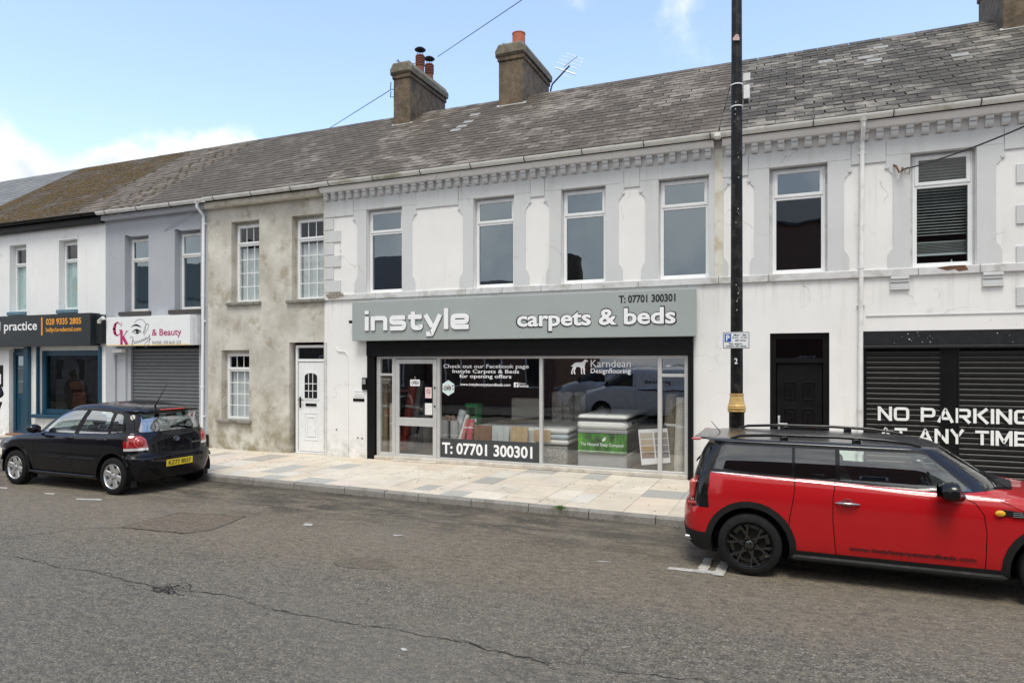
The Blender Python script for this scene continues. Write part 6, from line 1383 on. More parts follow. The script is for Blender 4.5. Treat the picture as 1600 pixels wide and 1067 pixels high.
# ================= red estate
def red_car():
    T = thing('parked_car', 'red estate car with black roof and black wheels parked at the right', 'car', (.85, 8.00, 0))
    rings = [dict(x=(-1.78, 1.80), w=.70, z=.18, c=1), dict(x=(-1.90, 1.88), w=.79, z=.20), dict(x=(-1.955, 1.93), w=.828, z=.30), dict(x=(-1.975, 1.96), w=.84, z=.42), dict(x=(-1.975, 1.965), w=.842, z=.56),
             dict(x=(-1.955, 1.955), w=.842, z=.635, c=1), dict(x=(-1.90, 1.945), w=.841, z=.66, c=1, Lr=.26), dict(x=(-1.885, 1.92), w=.838, z=[(-1.9, .80), (1.2, .76), (1.9, .72)], Lr=.26),
             dict(x=(-1.86, 1.86), w=.818, z=[(-1.9, .93), (0, .90), (1.0, .85), (1.86, .78)], Lr=.26), dict(x=(-1.84, 1.80), w=.796, z=[(-1.9, 1.00), (-.8, .975), (.85, .905), (1.8, .82)], Lr=.26, c=1),
             dict(x=(-1.835, 1.77), w=.782, z=[(-1.9, 1.012), (-.8, .987), (.85, .92), (1.8, .835)], Lr=.26, c=1),
             dict(x=(-1.83, 1.50), w=.778, z=[(-1.9, 1.016), (-.8, .992), (.6, .935), (1.0, .93), (1.5, .90)], Lr=.25, Lf=.6), dict(x=(-1.828, .99), w=.774, z=[(-1.9, 1.020), (-.8, .996), (.5, .945), (.8, .965), (1.1, .968)], Lr=.24, Lf=.62, nf=2.5, c=1),
             dict(x=(-1.79, .76), w=.738, z=[(-1.9, 1.16), (.8, 1.14)], Lr=.24, Lf=.5, nf=2.6, bar=.035), dict(x=(-1.70, .50), w=.676, z=[(-1.8, 1.312), (-.8, 1.308), (.1, 1.30), (.5, 1.315)], Lr=.24, Lf=.36, nf=2.8, bar=.04, c=1),
             dict(x=(-1.78, .47), w=.672, z=[(-1.8, 1.325), (-.8, 1.325), (.1, 1.318), (.5, 1.328)], Lr=.24, Lf=.36, nf=2.8, bar=.04, c=1), dict(x=(-1.72, .40), w=.63, z=[(-1.8, 1.342), (-.5, 1.347), (.5, 1.335)], Lr=.22, Lf=.34, nf=2.8),
             dict(x=(-1.5, .30), w=.52, z=[(-1.8, 1.348), (-.5, 1.354), (.3, 1.342)], Lf=.3), dict(x=(-1.3, .18), w=.30, z=[(-1.5, 1.352), (-.5, 1.358), (.2, 1.347)], Lf=.25), dict(x=(-1.1, .05), w=.004, z=[(-1.5, 1.354), (-.5, 1.360), (.1, 1.35)], Lr=.2, Lf=.2)]
    bm = body_mesh(rings); R, TR, GL, TI, HOLE, SM, DR, DR2, BO, TL, WS, RG, LOW, BUM = 0, 2, 3, 4, 5, 6, 7, 8, 9, 10, 11, 12, 13, 14
    L_ = bm.faces.layers.int['lab']
    for f in bm.faces:
        z = f.calc_center_median().z; x = f.calc_center_median().x
        b = interp([(-1.9, 1.018), (-.8, .994), (.85, .94), (1.2, .968)], x)
        if z > b + .001 and x < 1.1 and not (x > .60 and z < .972): f[L_] = TR
    ax0, ax1 = -1.26, 1.287; wr = .308
    for s_ in (-1, 1):
        # windows
        cut(bm, [(-1.62, 1.045), (-.865, 1.020), (-.865, 1.288), (-1.50, 1.290), (-1.54, 1.27)], 'y', s_, TI, {TR}); cut(bm, [(-.835, 1.018), (-.475, 1.006), (-.475, 1.287), (-.835, 1.288)], 'y', s_, TI, {TR})
        cut(bm, [(-.435, 1.004), (.66, .962), (.64, .985), (.30, 1.275), (.22, 1.285), (-.435, 1.287)], 'y', s_, GL, {TR})
        # black rear pillar / lamp surround, arches, sill, bumper
        if s_ < 0: cut(bm, [(-2.1, .648), (-1.655, .648), (-1.665, .80), (-1.645, 1.03), (-2.1, 1.04)], 'y', 1, BO, {R}, -2)
        cut(bm, circle(ax0, wr, .438), 'y', s_, LOW, {R, BO}, .1, (0, .78)); cut(bm, circle(ax1, wr, .438), 'y', s_, LOW, {R}, .1, (0, .78))
        cut(bm, [(-1.0, .15), (1.0, .15), (1.0, .30), (-1.0, .30)], 'y', s_, LOW, {R}, -.9)
        cut(bm, [(-2.0, .1), (-1.5, .1), (-1.5, .385), (-2.0, .40)], 'y', s_, LOW, {R}, .05)
        cut(bm, circle(ax0, wr, .375), 'y', s_, HOLE, {LOW, R}, .1, (0, .72)); cut(bm, circle(ax1, wr, .375), 'y', s_, HOLE, {LOW, R}, .1, (0, .72))
        for f in bm.faces:
            c = f.calc_center_median()
            if c.y * s_ > .3 and c.z < .31 and (abs(c.x - ax0) < .365 or abs(c.x - ax1) < .365): f[L_] = HOLE
        # doors and seams
        cut(bm, [(-.84, .30), (-.48, .30), (-.48, 1.0), (-.84, 1.0)], 'y', s_, DR2, {R}, .1); cut(bm, [(-.48, .30), (.72, .30), (.74, .60), (.70, .80), (.60, .98), (-.48, 1.0)], 'y', s_, DR, {R}, .1)
        A = {R, DR, DR2}
        seam(bm, [(-.84, .995), (-.84, .90), (-.855, .78), (-.885, .62), (-.90, .45)], .008, 'y', s_, SM, A, .1); seam(bm, [(-.48, 1.0), (-.485, .92), (-.50, .84), (-.50, .60), (-.475, .30)], .008, 'y', s_, SM, A, .1)
        seam(bm, [(.56, .925), (.66, .875), (.72, .78), (.74, .62), (.73, .30)], .008, 'y', s_, SM, A, .1); seam(bm, [(.86, .905), (1.0, .84), (1.12, .775)], .006, 'y', s_, SM, A, .1)
        cut(bm, [(-1.63, 1.004), (.88, .908), (.88, .916), (-1.63, 1.012)], 'y', s_, RG, {R, DR, DR2, SM}, .05)
    cut(bm, [(-.60, .655), (.60, .655), (.60, 1.30), (-.60, 1.30)], 'x', -1, BO, {R}, .3)
    cut(bm, [(-.56, 1.06), (-.03, 1.06), (-.03, 1.27), (-.50, 1.27)], 'x', -1, TI, {TR}, .3); cut(bm, [(.56, 1.06), (.03, 1.06), (.03, 1.27), (.50, 1.27)], 'x', -1, TI, {TR}, .3)
    cut(bm, [(-.62, .985), (.62, .985), (.52, 1.29), (-.52, 1.29)], 'x', 1, WS, {TR}, .2)
    for s_ in (-1, 1): cut(bm, [(s_ * .58, .66), (s_ * .72, .66), (s_ * .71, .95), (s_ * .60, .95)], 'x', -1, TL, {BO, R}, .3)
    bmesh.ops.triangulate(bm, faces=[f for f in bm.faces if len(f.verts) > 4]); bm.verts.index_update(); bm.normal_update()
    L_ = bm.faces.layers.int['lab']
    body = extract(bm, lambda f: f[L_] in (R, ), 'body', M_RED, T, rim=.01)
    extract(bm, lambda f: f[L_] in (R, DR, DR2) and .35 < f.calc_center_median().z < 1.0 and -1.7 < f.calc_center_median().x < .7, 'inner_trim', M_BLACKM, T, push=-.035)
    for s_ in (-1, 1):
        q = MB(); q.prism([(-.86, .20), (.88, .20), (.90, .235), (.86, .26), (-.84, .26), (-.88, .235)], s_ * .78, s_ * .845, bev=.02); q.build('side_skirt', M_PLAST, T)
    extract(bm, lambda f: f[L_] == TR and f.calc_center_median().z < 1.318 , 'window_pillars', M_GLOSSK, T, rim=.015)
    extract(bm, lambda f: f[L_] == TR and f.calc_center_median().z >= 1.318, 'roof', M_ROOFK, T, rim=.01)
    extract(bm, lambda f: f[L_] == BO, 'rear_surround', M_GLOSSK, T); extract(bm, lambda f: f[L_] == LOW, 'lower_cladding', M_PLAST, T, push=.006, rim=.03)
    extract(bm, lambda f: f[L_] == SM, 'panel_gap', M_BLACKM, body, push=-.004)
    rw = [None, None]
    for s_, in ((-1,), (1,)):
        side = lambda f, s_=s_: f.calc_center_median().y * s_ > 0
        dd = extract(bm, lambda f: f[L_] == DR and side(f), 'door', M_RED, T, rim=.01); d2 = extract(bm, lambda f: f[L_] == DR2 and side(f), 'rear_door', M_RED, T, rim=.01)
        extract(bm, lambda f: f[L_] == GL and side(f), 'door_glass', G_CAR, T)
        extract(bm, lambda f: f[L_] == TI and side(f) and f.calc_center_median().x > -.85 and abs(f.normal.x) < .6, 'side_glass', G_TINT, T); extract(bm, lambda f: f[L_] == TI and side(f) and f.calc_center_median().x < -.85 and not (abs(f.calc_center_median().y) < .575), 'side_glass', G_TINT, T)
        extract(bm, lambda f: f[L_] == TI and side(f) and f.calc_center_median().x < -.85 and abs(f.calc_center_median().y) < .575, 'rear_glass', G_TINT, T)
        extract(bm, lambda f: f[L_] == RG and side(f), 'chrome_strip', M_CHROME, T, push=.005, rim=.01)
        tl = extract(bm, lambda f: f[L_] == TL and side(f), 'tail_lamp', M_TAIL, T, push=.008)
        q = MB(); q.box(-1.868, -1.80, s_ * .665 - .05, s_ * .665 + .045, .70, .92, .03); q.build('lamp_lens', M_TAILP, tl); q = MB(); q.box(-1.88, -1.72, s_ * .72 - .04, s_ * .72 + .06, .652, .69, .01); q.build('fog_lamp', M_TAIL, tl)
        ys = s_ * .843
        q = MB(); q.tube([(.42 - .85 - .10, ys, .795), (.42 - .85 - .06, ys + s_ * .03, .80), (.42 - .85 + .05, ys + s_ * .034, .80), (.42 - .85 + .10, ys, .795)], [.009, .013, .013, .009], 8)
        q.v = [(a + .055, b, c * 1.0) for a, b, c in q.v]; q.build('door_handle', M_CHROME, dd, smooth=60)
        q = MB(); q.lathe([(.001, -.002), (.05, -.002), (.055, .0), (.05, .002)], (0, 0, 0), axis='y', n=20); q.v = [(-.375 + a * 1.1, s_ * .8415 + b, .80 + c * .8) for a, b, c in q.v]; q.build('handle_shade_disc', mat('shaded_red_paint', (.20, .003, .006), .4, coat=.5), dd)  # flat disc in darker red: shade of the handle hollow put into colour
        # mirror
        q = MB(); q.lathe([(.001, -.10), (.05, -.095), (.085, -.06), (.098, 0), (.09, .04), (.06, .055), (.001, .058)], (0, 0, 0), axis='x', n=18)
        q.v = [(.46 + a * 1.05, s_ * (.93) + b * 1.15, .985 + c * .92) for a, b, c in q.v]; q.tube([(.56, s_ * .79, .925), (.52, s_ * .86, .935), (.48, s_ * .90, .95)], [.035, .03, .03], 8); mr = q.build('door_mirror', M_GLOSSK, T, smooth=50)
        q = MB(); q.lathe([(.001, 0), (.07, 0)], (0, 0, 0), axis='x', n=18); q.v = [(.349 + a, s_ * .93 + b, .985 + c * .9) for a, b, c in q.v]; q.build('mirror_glass', M_CHROME, mr)
        # side vent and repeater
        q = MB(); q.prism([(.835, .80), (1.085, .768), (1.015, .83), (.86, .845)], s_ * .832, s_ * .846, bev=.004); sv = q.build('side_vent', M_PLAST, T)
        q = MB()
        for k in range(3): q.box(.93, 1.0 + .02 * (2 - k), s_ * .846, s_ * .851, .788 + k * .016, .792 + k * .016)
        q.build('vent_slats', M_GALV, sv)
        q = MB(); q.lathe([(.001, -.014 * s_), (.03, -.012 * s_), (.042, -.004 * s_), (.044, .004)] if s_ < 0 else [(.001, .014), (.03, .012), (.042, .004), (.044, -.004)], (0, 0, 0), axis='y', n=20)
        q.v = [(.835 + a * .92, s_ * .850 + (b if s_ > 0 else -abs(b)), .812 + c * .62) for a, b, c in q.v]; q.build('side_indicator', M_AMBER, T, smooth=50)
        # roof rail
        q = MB(); q.tube([(-1.46, s_ * .585, 1.345), (-1.36, s_ * .59, 1.378), (-1.0, s_ * .595, 1.398), (-.45, s_ * .595, 1.400), (-.05, s_ * .59, 1.388), (.18, s_ * .58, 1.362), (.27, s_ * .575, 1.34)], [.012, .016, .016, .016, .016, .014, .010], 8)
        q.box(-.98, -.90, s_ * .595 - .014, s_ * .595 + .014, 1.335, 1.39, .006); q.box(-.32, -.24, s_ * .595 - .014, s_ * .595 + .014, 1.335, 1.39, .006); q.build('roof_rail', M_GLOSSK, T, smooth=50)
        for ax in (ax0, ax1): rw.append(wheel(T, ax, s_ * .755, wr, .205, s_, M_BALLOY, .222, 6, True)); well(T, ax, .372, s_ * .83, s_ * .45, wr)
        q = MB(); q.lathe([(.03, 0), (.034, -.03), (.034, -.12), (.03, -.12)], (-1.79, s_ * .66, .29), axis='x', n=16); q.build('exhaust_tip', M_CHROME, T, smooth=40)
        q = MB(); q.lathe([(.001, .03), (.05, .02), (.075, -.01), (.08, -.03)], (1.90, s_ * .56, .70), axis='x', n=20); q.build('headlamp', M_CLEAR, T, smooth=50)
    extract(bm, lambda f: f[L_] == WS, 'windscreen', G_CAR, T)
    q = MB(); q.box(-1.85, -1.68, -.50, .50, 1.318, 1.342, .01); q.build('rear_spoiler', M_ROOFK, T)
    for s_ in (-1, 1): q = MB(); q.box(-1.86, -1.76, s_ * .56 - .04, s_ * .56 + .04, 1.315, 1.34, .012); q.build('spoiler_end', M_TAILP, T)
    q = MB(); q.tube([(-1.62, 0, 1.35), (-1.72, 0, 1.47)], [.006, .003], 5); q.build('roof_antenna', M_PLAST, T)
    wiper(T, (-1.845, -.30, 1.05), (-1.80, -.05, 1.10), (1, 0, 0)); wiper(T, (.98, -.45, .985), (.62, .02, 1.19), (-.5, 0, -.8)); wiper(T, (1.03, .10, .985), (.66, .45, 1.17), (-.5, 0, -.8))
    q = MB(); q.prism([(.70, -.62), (1.03, -.40), (1.12, 0), (1.03, .40), (.70, .62), (.93, .36), (.99, 0), (.93, -.36)], .95, .985, axis='z'); q.build('scuttle_panel', M_PLAST, T)
    text('www.instylecarpetsandbeds.com', .47 - .85 + .02, 1.53 - .85 - .02, .345, .395, -.8435, M_LETK, 'door_lettering', T, ext=.0008, off=.015)
    q = MB(); q.box(-1.75, 1.7, -.66, .66, .20, .34); q.box(-1.7, .9, -.72, .72, .34, .40); q.build('floor_pan', M_BLACKM, T)
    q = MB(); q.prism([(.45, .55), (.95, .50), (.98, .90), (.60, .94), (.45, .86)], -.70, .70, bev=.03); q.build('dashboard', M_SEAT, T)
    q = MB(); cx = (.38, -.36, .90); q.tube([(cx[0] - .04 * sin(a), cx[1] + .18 * cos(a), cx[2] + .17 * sin(a)) for a in [k * pi / 10 for k in range(21)]], .014, 6); q.build('steering_wheel', M_PLAST, T, smooth=60)
    seats(T, (-.12, -.98), .36, .32)
    q = MB(); q.box(-1.976, -1.93, -.26, .26, .40, .52, .006); q.build('number_plate_recess', M_BLACKM, T)
    bm.free(); return T
red_car()
# ================= black hatchback
def black_car():
    T = thing('parked_car', 'black five door hatchback with silver wheels parked at the left', 'car', (-11.45, 8.345, 0), pi)
    rings = [dict(x=(-1.80, 1.78), w=.69, z=.19, c=1), dict(x=(-1.88, 1.86), w=.775, z=.22), dict(x=(-1.93, 1.92), w=.81, z=.36), dict(x=(-1.95, 1.945), w=.823, z=.50), dict(x=(-1.945, 1.935), w=.825, z=.60, c=1),
             dict(x=(-1.90, 1.92), w=.822, z=.625, c=1, Lr=.38), dict(x=(-1.885, 1.88), w=.825, z=[(-1.9, .80), (.8, .79), (1.9, .70)], Lr=.38), dict(x=(-1.86, 1.80), w=.812, z=[(-1.9, .91), (0, .865), (1.0, .83), (1.8, .73)], Lr=.38),
             dict(x=(-1.83, 1.70), w=.785, z=[(-1.9, .97), (0, .91), (.9, .875), (1.3, .84), (1.7, .765)], Lr=.38, c=1), dict(x=(-1.822, 1.40), w=.762, z=[(-1.9, .985), (0, .925), (.9, .905), (1.4, .84)], Lr=.37, Lf=.7), dict(x=(-1.815, 1.02), w=.752, z=[(-1.9, 1.00), (0, .933), (.7, .93), (1.05, .93)], Lr=.36, Lf=.66, nf=2.4, c=1),
             dict(x=(-1.765, .60), w=.712, z=[(-1.9, 1.19), (.7, 1.15)], Lr=.34, Lf=.5, nf=2.6, bar=.04), dict(x=(-1.685, .16), w=.648, z=[(-1.7, 1.305), (-.6, 1.352), (-.1, 1.345), (.16, 1.32)], Lr=.30, Lf=.4, nf=2.8, bar=.06, c=1),
             dict(x=(-1.76, .12), w=.635, z=[(-1.7, 1.325), (-.6, 1.380), (-.1, 1.37), (.12, 1.342)], Lr=.30, Lf=.38, nf=2.8, bar=.06, c=1), dict(x=(-1.70, .04), w=.585, z=[(-1.7, 1.350), (-.6, 1.420), (-.1, 1.405), (.04, 1.375)], Lr=.3, Lf=.35, bar=.06),
             dict(x=(-1.5, -.06), w=.46, z=[(-1.5, 1.385), (-.6, 1.445), (-.1, 1.41)], Lf=.3), dict(x=(-1.3, -.14), w=.25, z=[(-1.3, 1.41), (-.6, 1.455), (-.15, 1.425)], Lf=.25), dict(x=(-1.1, -.22), w=.004, z=[(-1.1, 1.425), (-.6, 1.457), (-.2, 1.432)], Lr=.2, Lf=.2)]
    for r_ in rings: r_['x'] = (r_['x'][0] + (.08 if r_['x'][0] < -1.6 else 0), r_['x'][1])
    bm = body_mesh(rings); R, GL, HOLE, SM, DF, DB, TL, WS, RG, HA, BL, TLC = 0, 3, 5, 6, 7, 8, 10, 11, 12, 13, 14, 15
    L_ = bm.faces.layers.int['lab']; ax0, ax1, wr = -1.32, 1.14, .302
    for s_ in (-1, 1):
        for p in ([(-.36, .936), (.66, .935), (.56, .99), (.12, 1.27), (-.05, 1.325), (-.20, 1.343), (-.565, 1.350)], [(-1.16, .958), (-.36, .936), (-.565, 1.350), (-1.08, 1.335), (-1.17, 1.31)], [(-1.46, .995), (-1.16, .965), (-1.195, 1.315), (-1.36, 1.295), (-1.41, 1.26), (-1.46, 1.08)]):
            cut(bm, p, 'y', s_, BL, {R}, .1)
        for p in ([(-.31, .952), (.50, .952), (.44, .995), (.10, 1.235), (-.06, 1.30), (-.22, 1.325), (-.50, 1.334)], [(-1.12, .975), (-.42, .953), (-.615, 1.334), (-1.07, 1.320), (-1.135, 1.295)], [(-1.43, 1.012), (-1.19, .985), (-1.225, 1.298), (-1.34, 1.283), (-1.385, 1.25), (-1.43, 1.08)]):
            cut(bm, p, 'y', s_, GL, {BL}, .1)
        cut(bm, circle(ax0, wr, .372), 'y', s_, HOLE, {R}, .1, (0, .72)); cut(bm, circle(ax1, wr, .372), 'y', s_, HOLE, {R}, .1, (0, .72))
        for f in bm.faces:
            c = f.calc_center_median()
            if c.y * s_ > .3 and c.z < .30 and (abs(c.x - ax0) < .36 or abs(c.x - ax1) < .36): f[L_] = HOLE
        cut(bm, [(-.34, .30), (.63, .30), (.63, .95), (-.36, .95)], 'y', s_, DF, {R}, .1); cut(bm, [(-.34, .30), (-.86, .30), (-.95, .50), (-1.06, .70), (-1.20, .86), (-1.22, .96), (-.36, .95)], 'y', s_, DB, {R}, .1)
        A = {R, DF, DB}
        seam(bm, [(-.36, .95), (-.34, .86), (-.34, .30)], .008, 'y', s_, SM, A, .1); seam(bm, [(.58, .94), (.63, .84), (.63, .30)], .008, 'y', s_, SM, A, .1); seam(bm, [(-1.17, .97), (-1.18, .88), (-1.14, .80), (-1.06, .70), (-.95, .52), (-.88, .30)], .008, 'y', s_, SM, A, .1); seam(bm, [(.63, .30), (-.88, .30)], .006, 'y', s_, SM, A, .1)
        seam(bm, [(-1.55, .62), (-1.9, .62)], .006, 'y', s_, SM, A, .05)
        cut(bm, [(-1.95, .715), (-1.665, .715), (-1.69, .965), (-1.95, .965)], 'y', s_, TL, {R}, -.9, None); 
    # keep lamps only outboard
    for f in bm.faces:
        if f[L_] == TL and abs(f.calc_center_median().y) < .60: f[L_] = R
    for s_ in (-1, 1): cut(bm, [(s_ * .525, .715), (s_ * .83, .715), (s_ * .83, .95), (s_ * .60, .95), (s_ * .545, .89)], 'x', -1, TL, {R}, .35)
    for s_ in (-1, 1): cut(bm, [(s_ * .40, .71), (s_ * .84, .71), (s_ * .84, .755), (s_ * .40, .755)], 'x', -1, TLC, {TL}, .35); cut(bm, [(-1.95, .71), (-1.6, .71), (-1.6, .755), (-1.95, .755)], 'y', s_, TLC, {TL}, .0)
    cut(bm, [(-.60, 1.02), (-.57, 1.0), (.57, 1.0), (.60, 1.02), (.50, 1.285), (-.50, 1.285)], 'x', -1, HA, {R}, .3)
    seam(bm, [(-.60, 1.32), (-.645, 1.04), (-.56, .99), (-.50, .90), (-.49, .66), (-.40, .64), (.40, .64), (.49, .66), (.50, .90), (.56, .99), (.645, 1.04), (.60, 1.32)], .008, 'x', -1, SM, {R}, .3)
    cut(bm, [(-.64, .95), (.64, .95), (.53, 1.305), (-.53, 1.305)], 'x', 1, WS, {R}, .2)
    bmesh.ops.triangulate(bm, faces=[f for f in bm.faces if len(f.verts) > 4]); bm.verts.index_update(); bm.normal_update(); L_ = bm.faces.layers.int['lab']
    extract(bm, lambda f: f[L_] in (R, DF, DB) and .35 < f.calc_center_median().z < .9 and -1.6 < f.calc_center_median().x < .6, 'inner_trim', M_BLACKM, T, push=-.035)
    body = extract(bm, lambda f: f[L_] == R, 'body', M_BLK, T, rim=.01); [extract(bm, lambda f, s_=s_: f[L_] == BL and f.calc_center_median().y * s_ > 0, 'window_surround', M_PLAST, T, rim=.01) for s_ in (-1, 1)]; extract(bm, lambda f: f[L_] == SM, 'panel_gap', M_BLACKM, body, push=-.004)
    hg = extract(bm, lambda f: f[L_] == HA, 'rear_glass', G_CAR2, T); extract(bm, lambda f: f[L_] == WS, 'windscreen', G_CAR2, T)
    for s_ in (-1, 1):
        side = lambda f, s_=s_: f.calc_center_median().y * s_ > 0
        d1 = extract(bm, lambda f: f[L_] == DF and side(f), 'door', M_BLK, T, rim=.01); d2 = extract(bm, lambda f: f[L_] == DB and side(f), 'rear_door', M_BLK, T, rim=.01)
        for a, b, d in ((-.34, .9, d1), (-1.17, -.345, d2), (-1.6, -1.17, body)): extract(bm, lambda f: f[L_] == GL and side(f) and a < f.calc_center_median().x < b, 'side_glass', G_CAR2, T)
        tl = extract(bm, lambda f: f[L_] == TL and side(f), 'tail_lamp', M_TAIL, T, push=.004, rim=.01); extract(bm, lambda f: f[L_] == TLC and side(f), 'clear_lens', M_CLEAR, tl, push=.004, rim=.01)
        hp, hn, _, _ = NB['tree'].ray_cast(Vector((-3, s_ * .635, .850)), Vector((1, 0, 0))); hn = base_normal(hp); hn = -hn if hn.x > 0 else hn; qr = hn.to_track_quat('-X', 'Z').to_matrix()
        for r_, m_, dx, nm in ((.088, M_TAILP, -.016, 'lamp_ring'), (.074, M_TAIL, -.021, 'lamp_lens'), (.046, M_TAILP, -.027, 'lamp_ring'), (.034, M_TAIL, -.031, 'lamp_lens')):
            q = MB(); q.lathe([(r_, .03), (r_, .004), (r_ - .006, 0), (.001, -.002)], (0, 0, 0), axis='x', n=28); q.v = [tuple(hp + qr @ Vector((a + dx + .012, b, c))) for a, b, c in q.v]; q.build(nm, m_, tl, smooth=40)
        for x, d in ((-.25, d1), (-1.08, d2)):
            q = MB(); q.tube([(x + .10, s_ * .818, .882), (x + .06, s_ * .848, .885), (x - .06, s_ * .848, .885), (x - .10, s_ * .818, .882)], [.010, .015, .015, .010], 8); q.build('door_handle', M_BLK, d, smooth=60)
        q = MB(); q.prism([(.58, .535), (.60, .555), (-.88, .572), (-.90, .55)], s_ * .822, s_ * .838, bev=.005); q.build('side_moulding', M_GLOSSK, T)
        q = MB(); q.box(-.90, .74, s_ * .815, s_ * .835, .255, .285, .008); q.build('sill_trim', M_GLOSSK, T)
        q = MB(); q.lathe([(.001, -.09), (.06, -.085), (.09, -.05), (.10, 0), (.095, .03), (.001, .032)], (0, 0, 0), axis='x', n=18); q.v = [(.50 + a * .85, s_ * .90 + b * 1.1, 1.01 + c * .78) for a, b, c in q.v]; q.tube([(.56, s_ * .76, .95), (.53, s_ * .83, .97), (.51, s_ * .87, .98)], [.03, .025, .025], 8); mr = q.build('door_mirror', M_BLK, T, smooth=50)
        q = MB(); q.lathe([(.001, 0), (.078, 0)], (0, 0, 0), axis='x', n=18); q.v = [(.472 + a, s_ * .90 + b, 1.01 + c * .75) for a, b, c in q.v]; q.build('mirror_glass', M_CHROME, mr)
        for ax in (ax0, ax1): wheel(T, ax, s_ * .735, wr, .19, s_, M_SILVER, .205, 6); well(T, ax, .37, s_ * .81, s_ * .45, wr)
        for ax in (ax0, ax1): q = MB(); q.prism([(ax - .345, .13), (ax - .35, .36), (ax - .362, .36), (ax - .362, .13)], s_ * .66, s_ * .76); q.build('mud_flap', M_PLAST, T)
        q = MB(); n = 22; r0, r1 = .372, .405                                 # arch lip
        for k in range(n):
            a, b = pi * k / n * 1.1 - .15, pi * (k + 1) / n * 1.1 - .15
            for cx in (ax0, ax1):
                if (cx == ax0 and b > 2.7) or (cx == ax1 and a < .3): continue
                P4 = [(cx + r_ * cos(t), wr + r_ * sin(t)) for r_, t in ((r0, a), (r0, b), (r1, b), (r1, a))]; q.prism(P4, s_ * (.80), s_ * .8285)
        q.build('arch_lip', M_BLK, T)
        q = MB(); q.lathe([(.001, .05), (.08, .03), (.11, -.02)], (1.80, s_ * .58, .66), axis='x', n=20); q.build('headlamp', M_CLEAR, T, smooth=50)
    # rear details (local -x faces the camera's right)
    q = MB(); q.box(-1.953, -1.93, -.26, .26, .415, .525, .002); pl = q.build('number_plate', M_PLATE, T)
    text('KZ77 8037', -.225, .225, .435, .508, -1.9535, M_LETK, 'plate_characters', pl, face='-x', off=.02, ext=.0006)
    q = MB(); q.lathe([(.052, -.012), (.058, -.010), (.058, .0)], (-1.865, 0, .872), axis='x', n=28); q.lathe([(.052, -.012), (.052, -.004), (.046, -.004), (.046, -.012)], (-1.865, 0, .872), axis='x', n=28); em = q.build('round_emblem', M_CHROME, T, smooth=40)
    q = MB(); q.ring((-1.875, 0, .872), (-1.866, 0, .872), .046, .046, 24); q.build('emblem_ground', M_BLACKP, em)
    q = MB()
    for pts in (((-.022, .912), (0, .876), (.022, .912)), ((-.041, .892), (-.020, .835), (0, .868), (.020, .835), (.041, .892))):
        for p, r_ in zip(pts, pts[1:]): q.tube([(-1.878, -p[0], p[1]), (-1.878, -r_[0], r_[1])], .0045, 5)
    q.build('emblem_letters', M_CHROME, em)
    text('POLO', .30, .46, .755, .778, -1.893, M_CHROME, 'model_lettering', T, face='-x', off=.01, ext=.0015).data.transform(Matrix.Translation((0, 0, 0)))
    q = MB(); q.box(-1.80, -1.66, -.50, .50, 1.315, 1.337, .006); q.build('rear_spoiler', M_BLK, T); q = MB(); q.box(-1.80, -1.74, -.22, .22, 1.335, 1.358, .006); q.build('high_brake_lamp', mat('bright_lamp_red', (.60, .06, .04), .2, coat=1.), T)
    wiper(T, (-1.82, .02, 1.055), (-1.76, -.30, 1.13), (1, 0, 0)); q = MB(); q.ring((-1.83, .02, 1.05), (-1.80, .02, 1.06), .02, .02, 10); q.build('wiper_pivot', M_PLAST, T)
    q = MB(); q.box(-.006, .0, -.055, .055, -.055, .055); q.v = [(-1.745 + a - .38 * (c - 0), -.43 + b, 1.215 + c) for a, b, c in q.v]; rp = q.build('learner_plate', M_SIGNW, T)
    text('R', -.028, .028, -.04, .04, 0, mat('plate_red', (.45, .03, .03), .5), 'letter', rp, face='-x', off=.03, ext=.0006).data.transform(Matrix.Translation((-1.7535, -.43, 1.215)) @ Matrix(((1, 0, -.38, 0), (0, 1, 0, 0), (0, 0, 1, 0), (0, 0, 0, 1))))
    q = MB(); q.tube([(-1.42, .12, 1.385), (-1.47, .12, 1.45), (-1.72, .12, 1.78)], [.016, .008, .003], 6); q.build('roof_antenna', M_PLAST, T)
    for o in [x for x in T.children if x.name.split('.')[0] in ('number_plate', 'round_emblem', 'model_lettering', 'wiper', 'wiper_pivot', 'learner_plate', 'rear_spoiler', 'high_brake_lamp')]: o.location.x += .08
    for o in [x for x in T.children if x.name.startswith('round_emblem')]: o.location.z -= .03
    q = MB(); q.box(-1.65, 1.7, -.62, .62, .20, .34); q.box(-1.6, .9, -.70, .70, .34, .42); q.box(-1.75, -1.25, -.6, .6, .42, .80, .03); q.build('floor_pan', M_BLACKM, T)
    q = MB(); q.prism([(.42, .58), (.95, .50), (.98, .92), (.60, .96), (.42, .88)], -.68, .68, bev=.03); q.build('dashboard', M_SEAT, T)
    q = MB(); cx = (.34, -.35, .93); q.tube([(cx[0] - .04 * sin(a), cx[1] + .18 * cos(a), cx[2] + .17 * sin(a)) for a in [k * pi / 10 for k in range(21)]], .014, 6); q.build('steering_wheel', M_PLAST, T, smooth=60)
    seats(T, (-.05, -.95), .34, .34); q = MB(); q.box(-1.0, 1.0, .48, .56, .5, .56); bm.free(); return T
black_car()
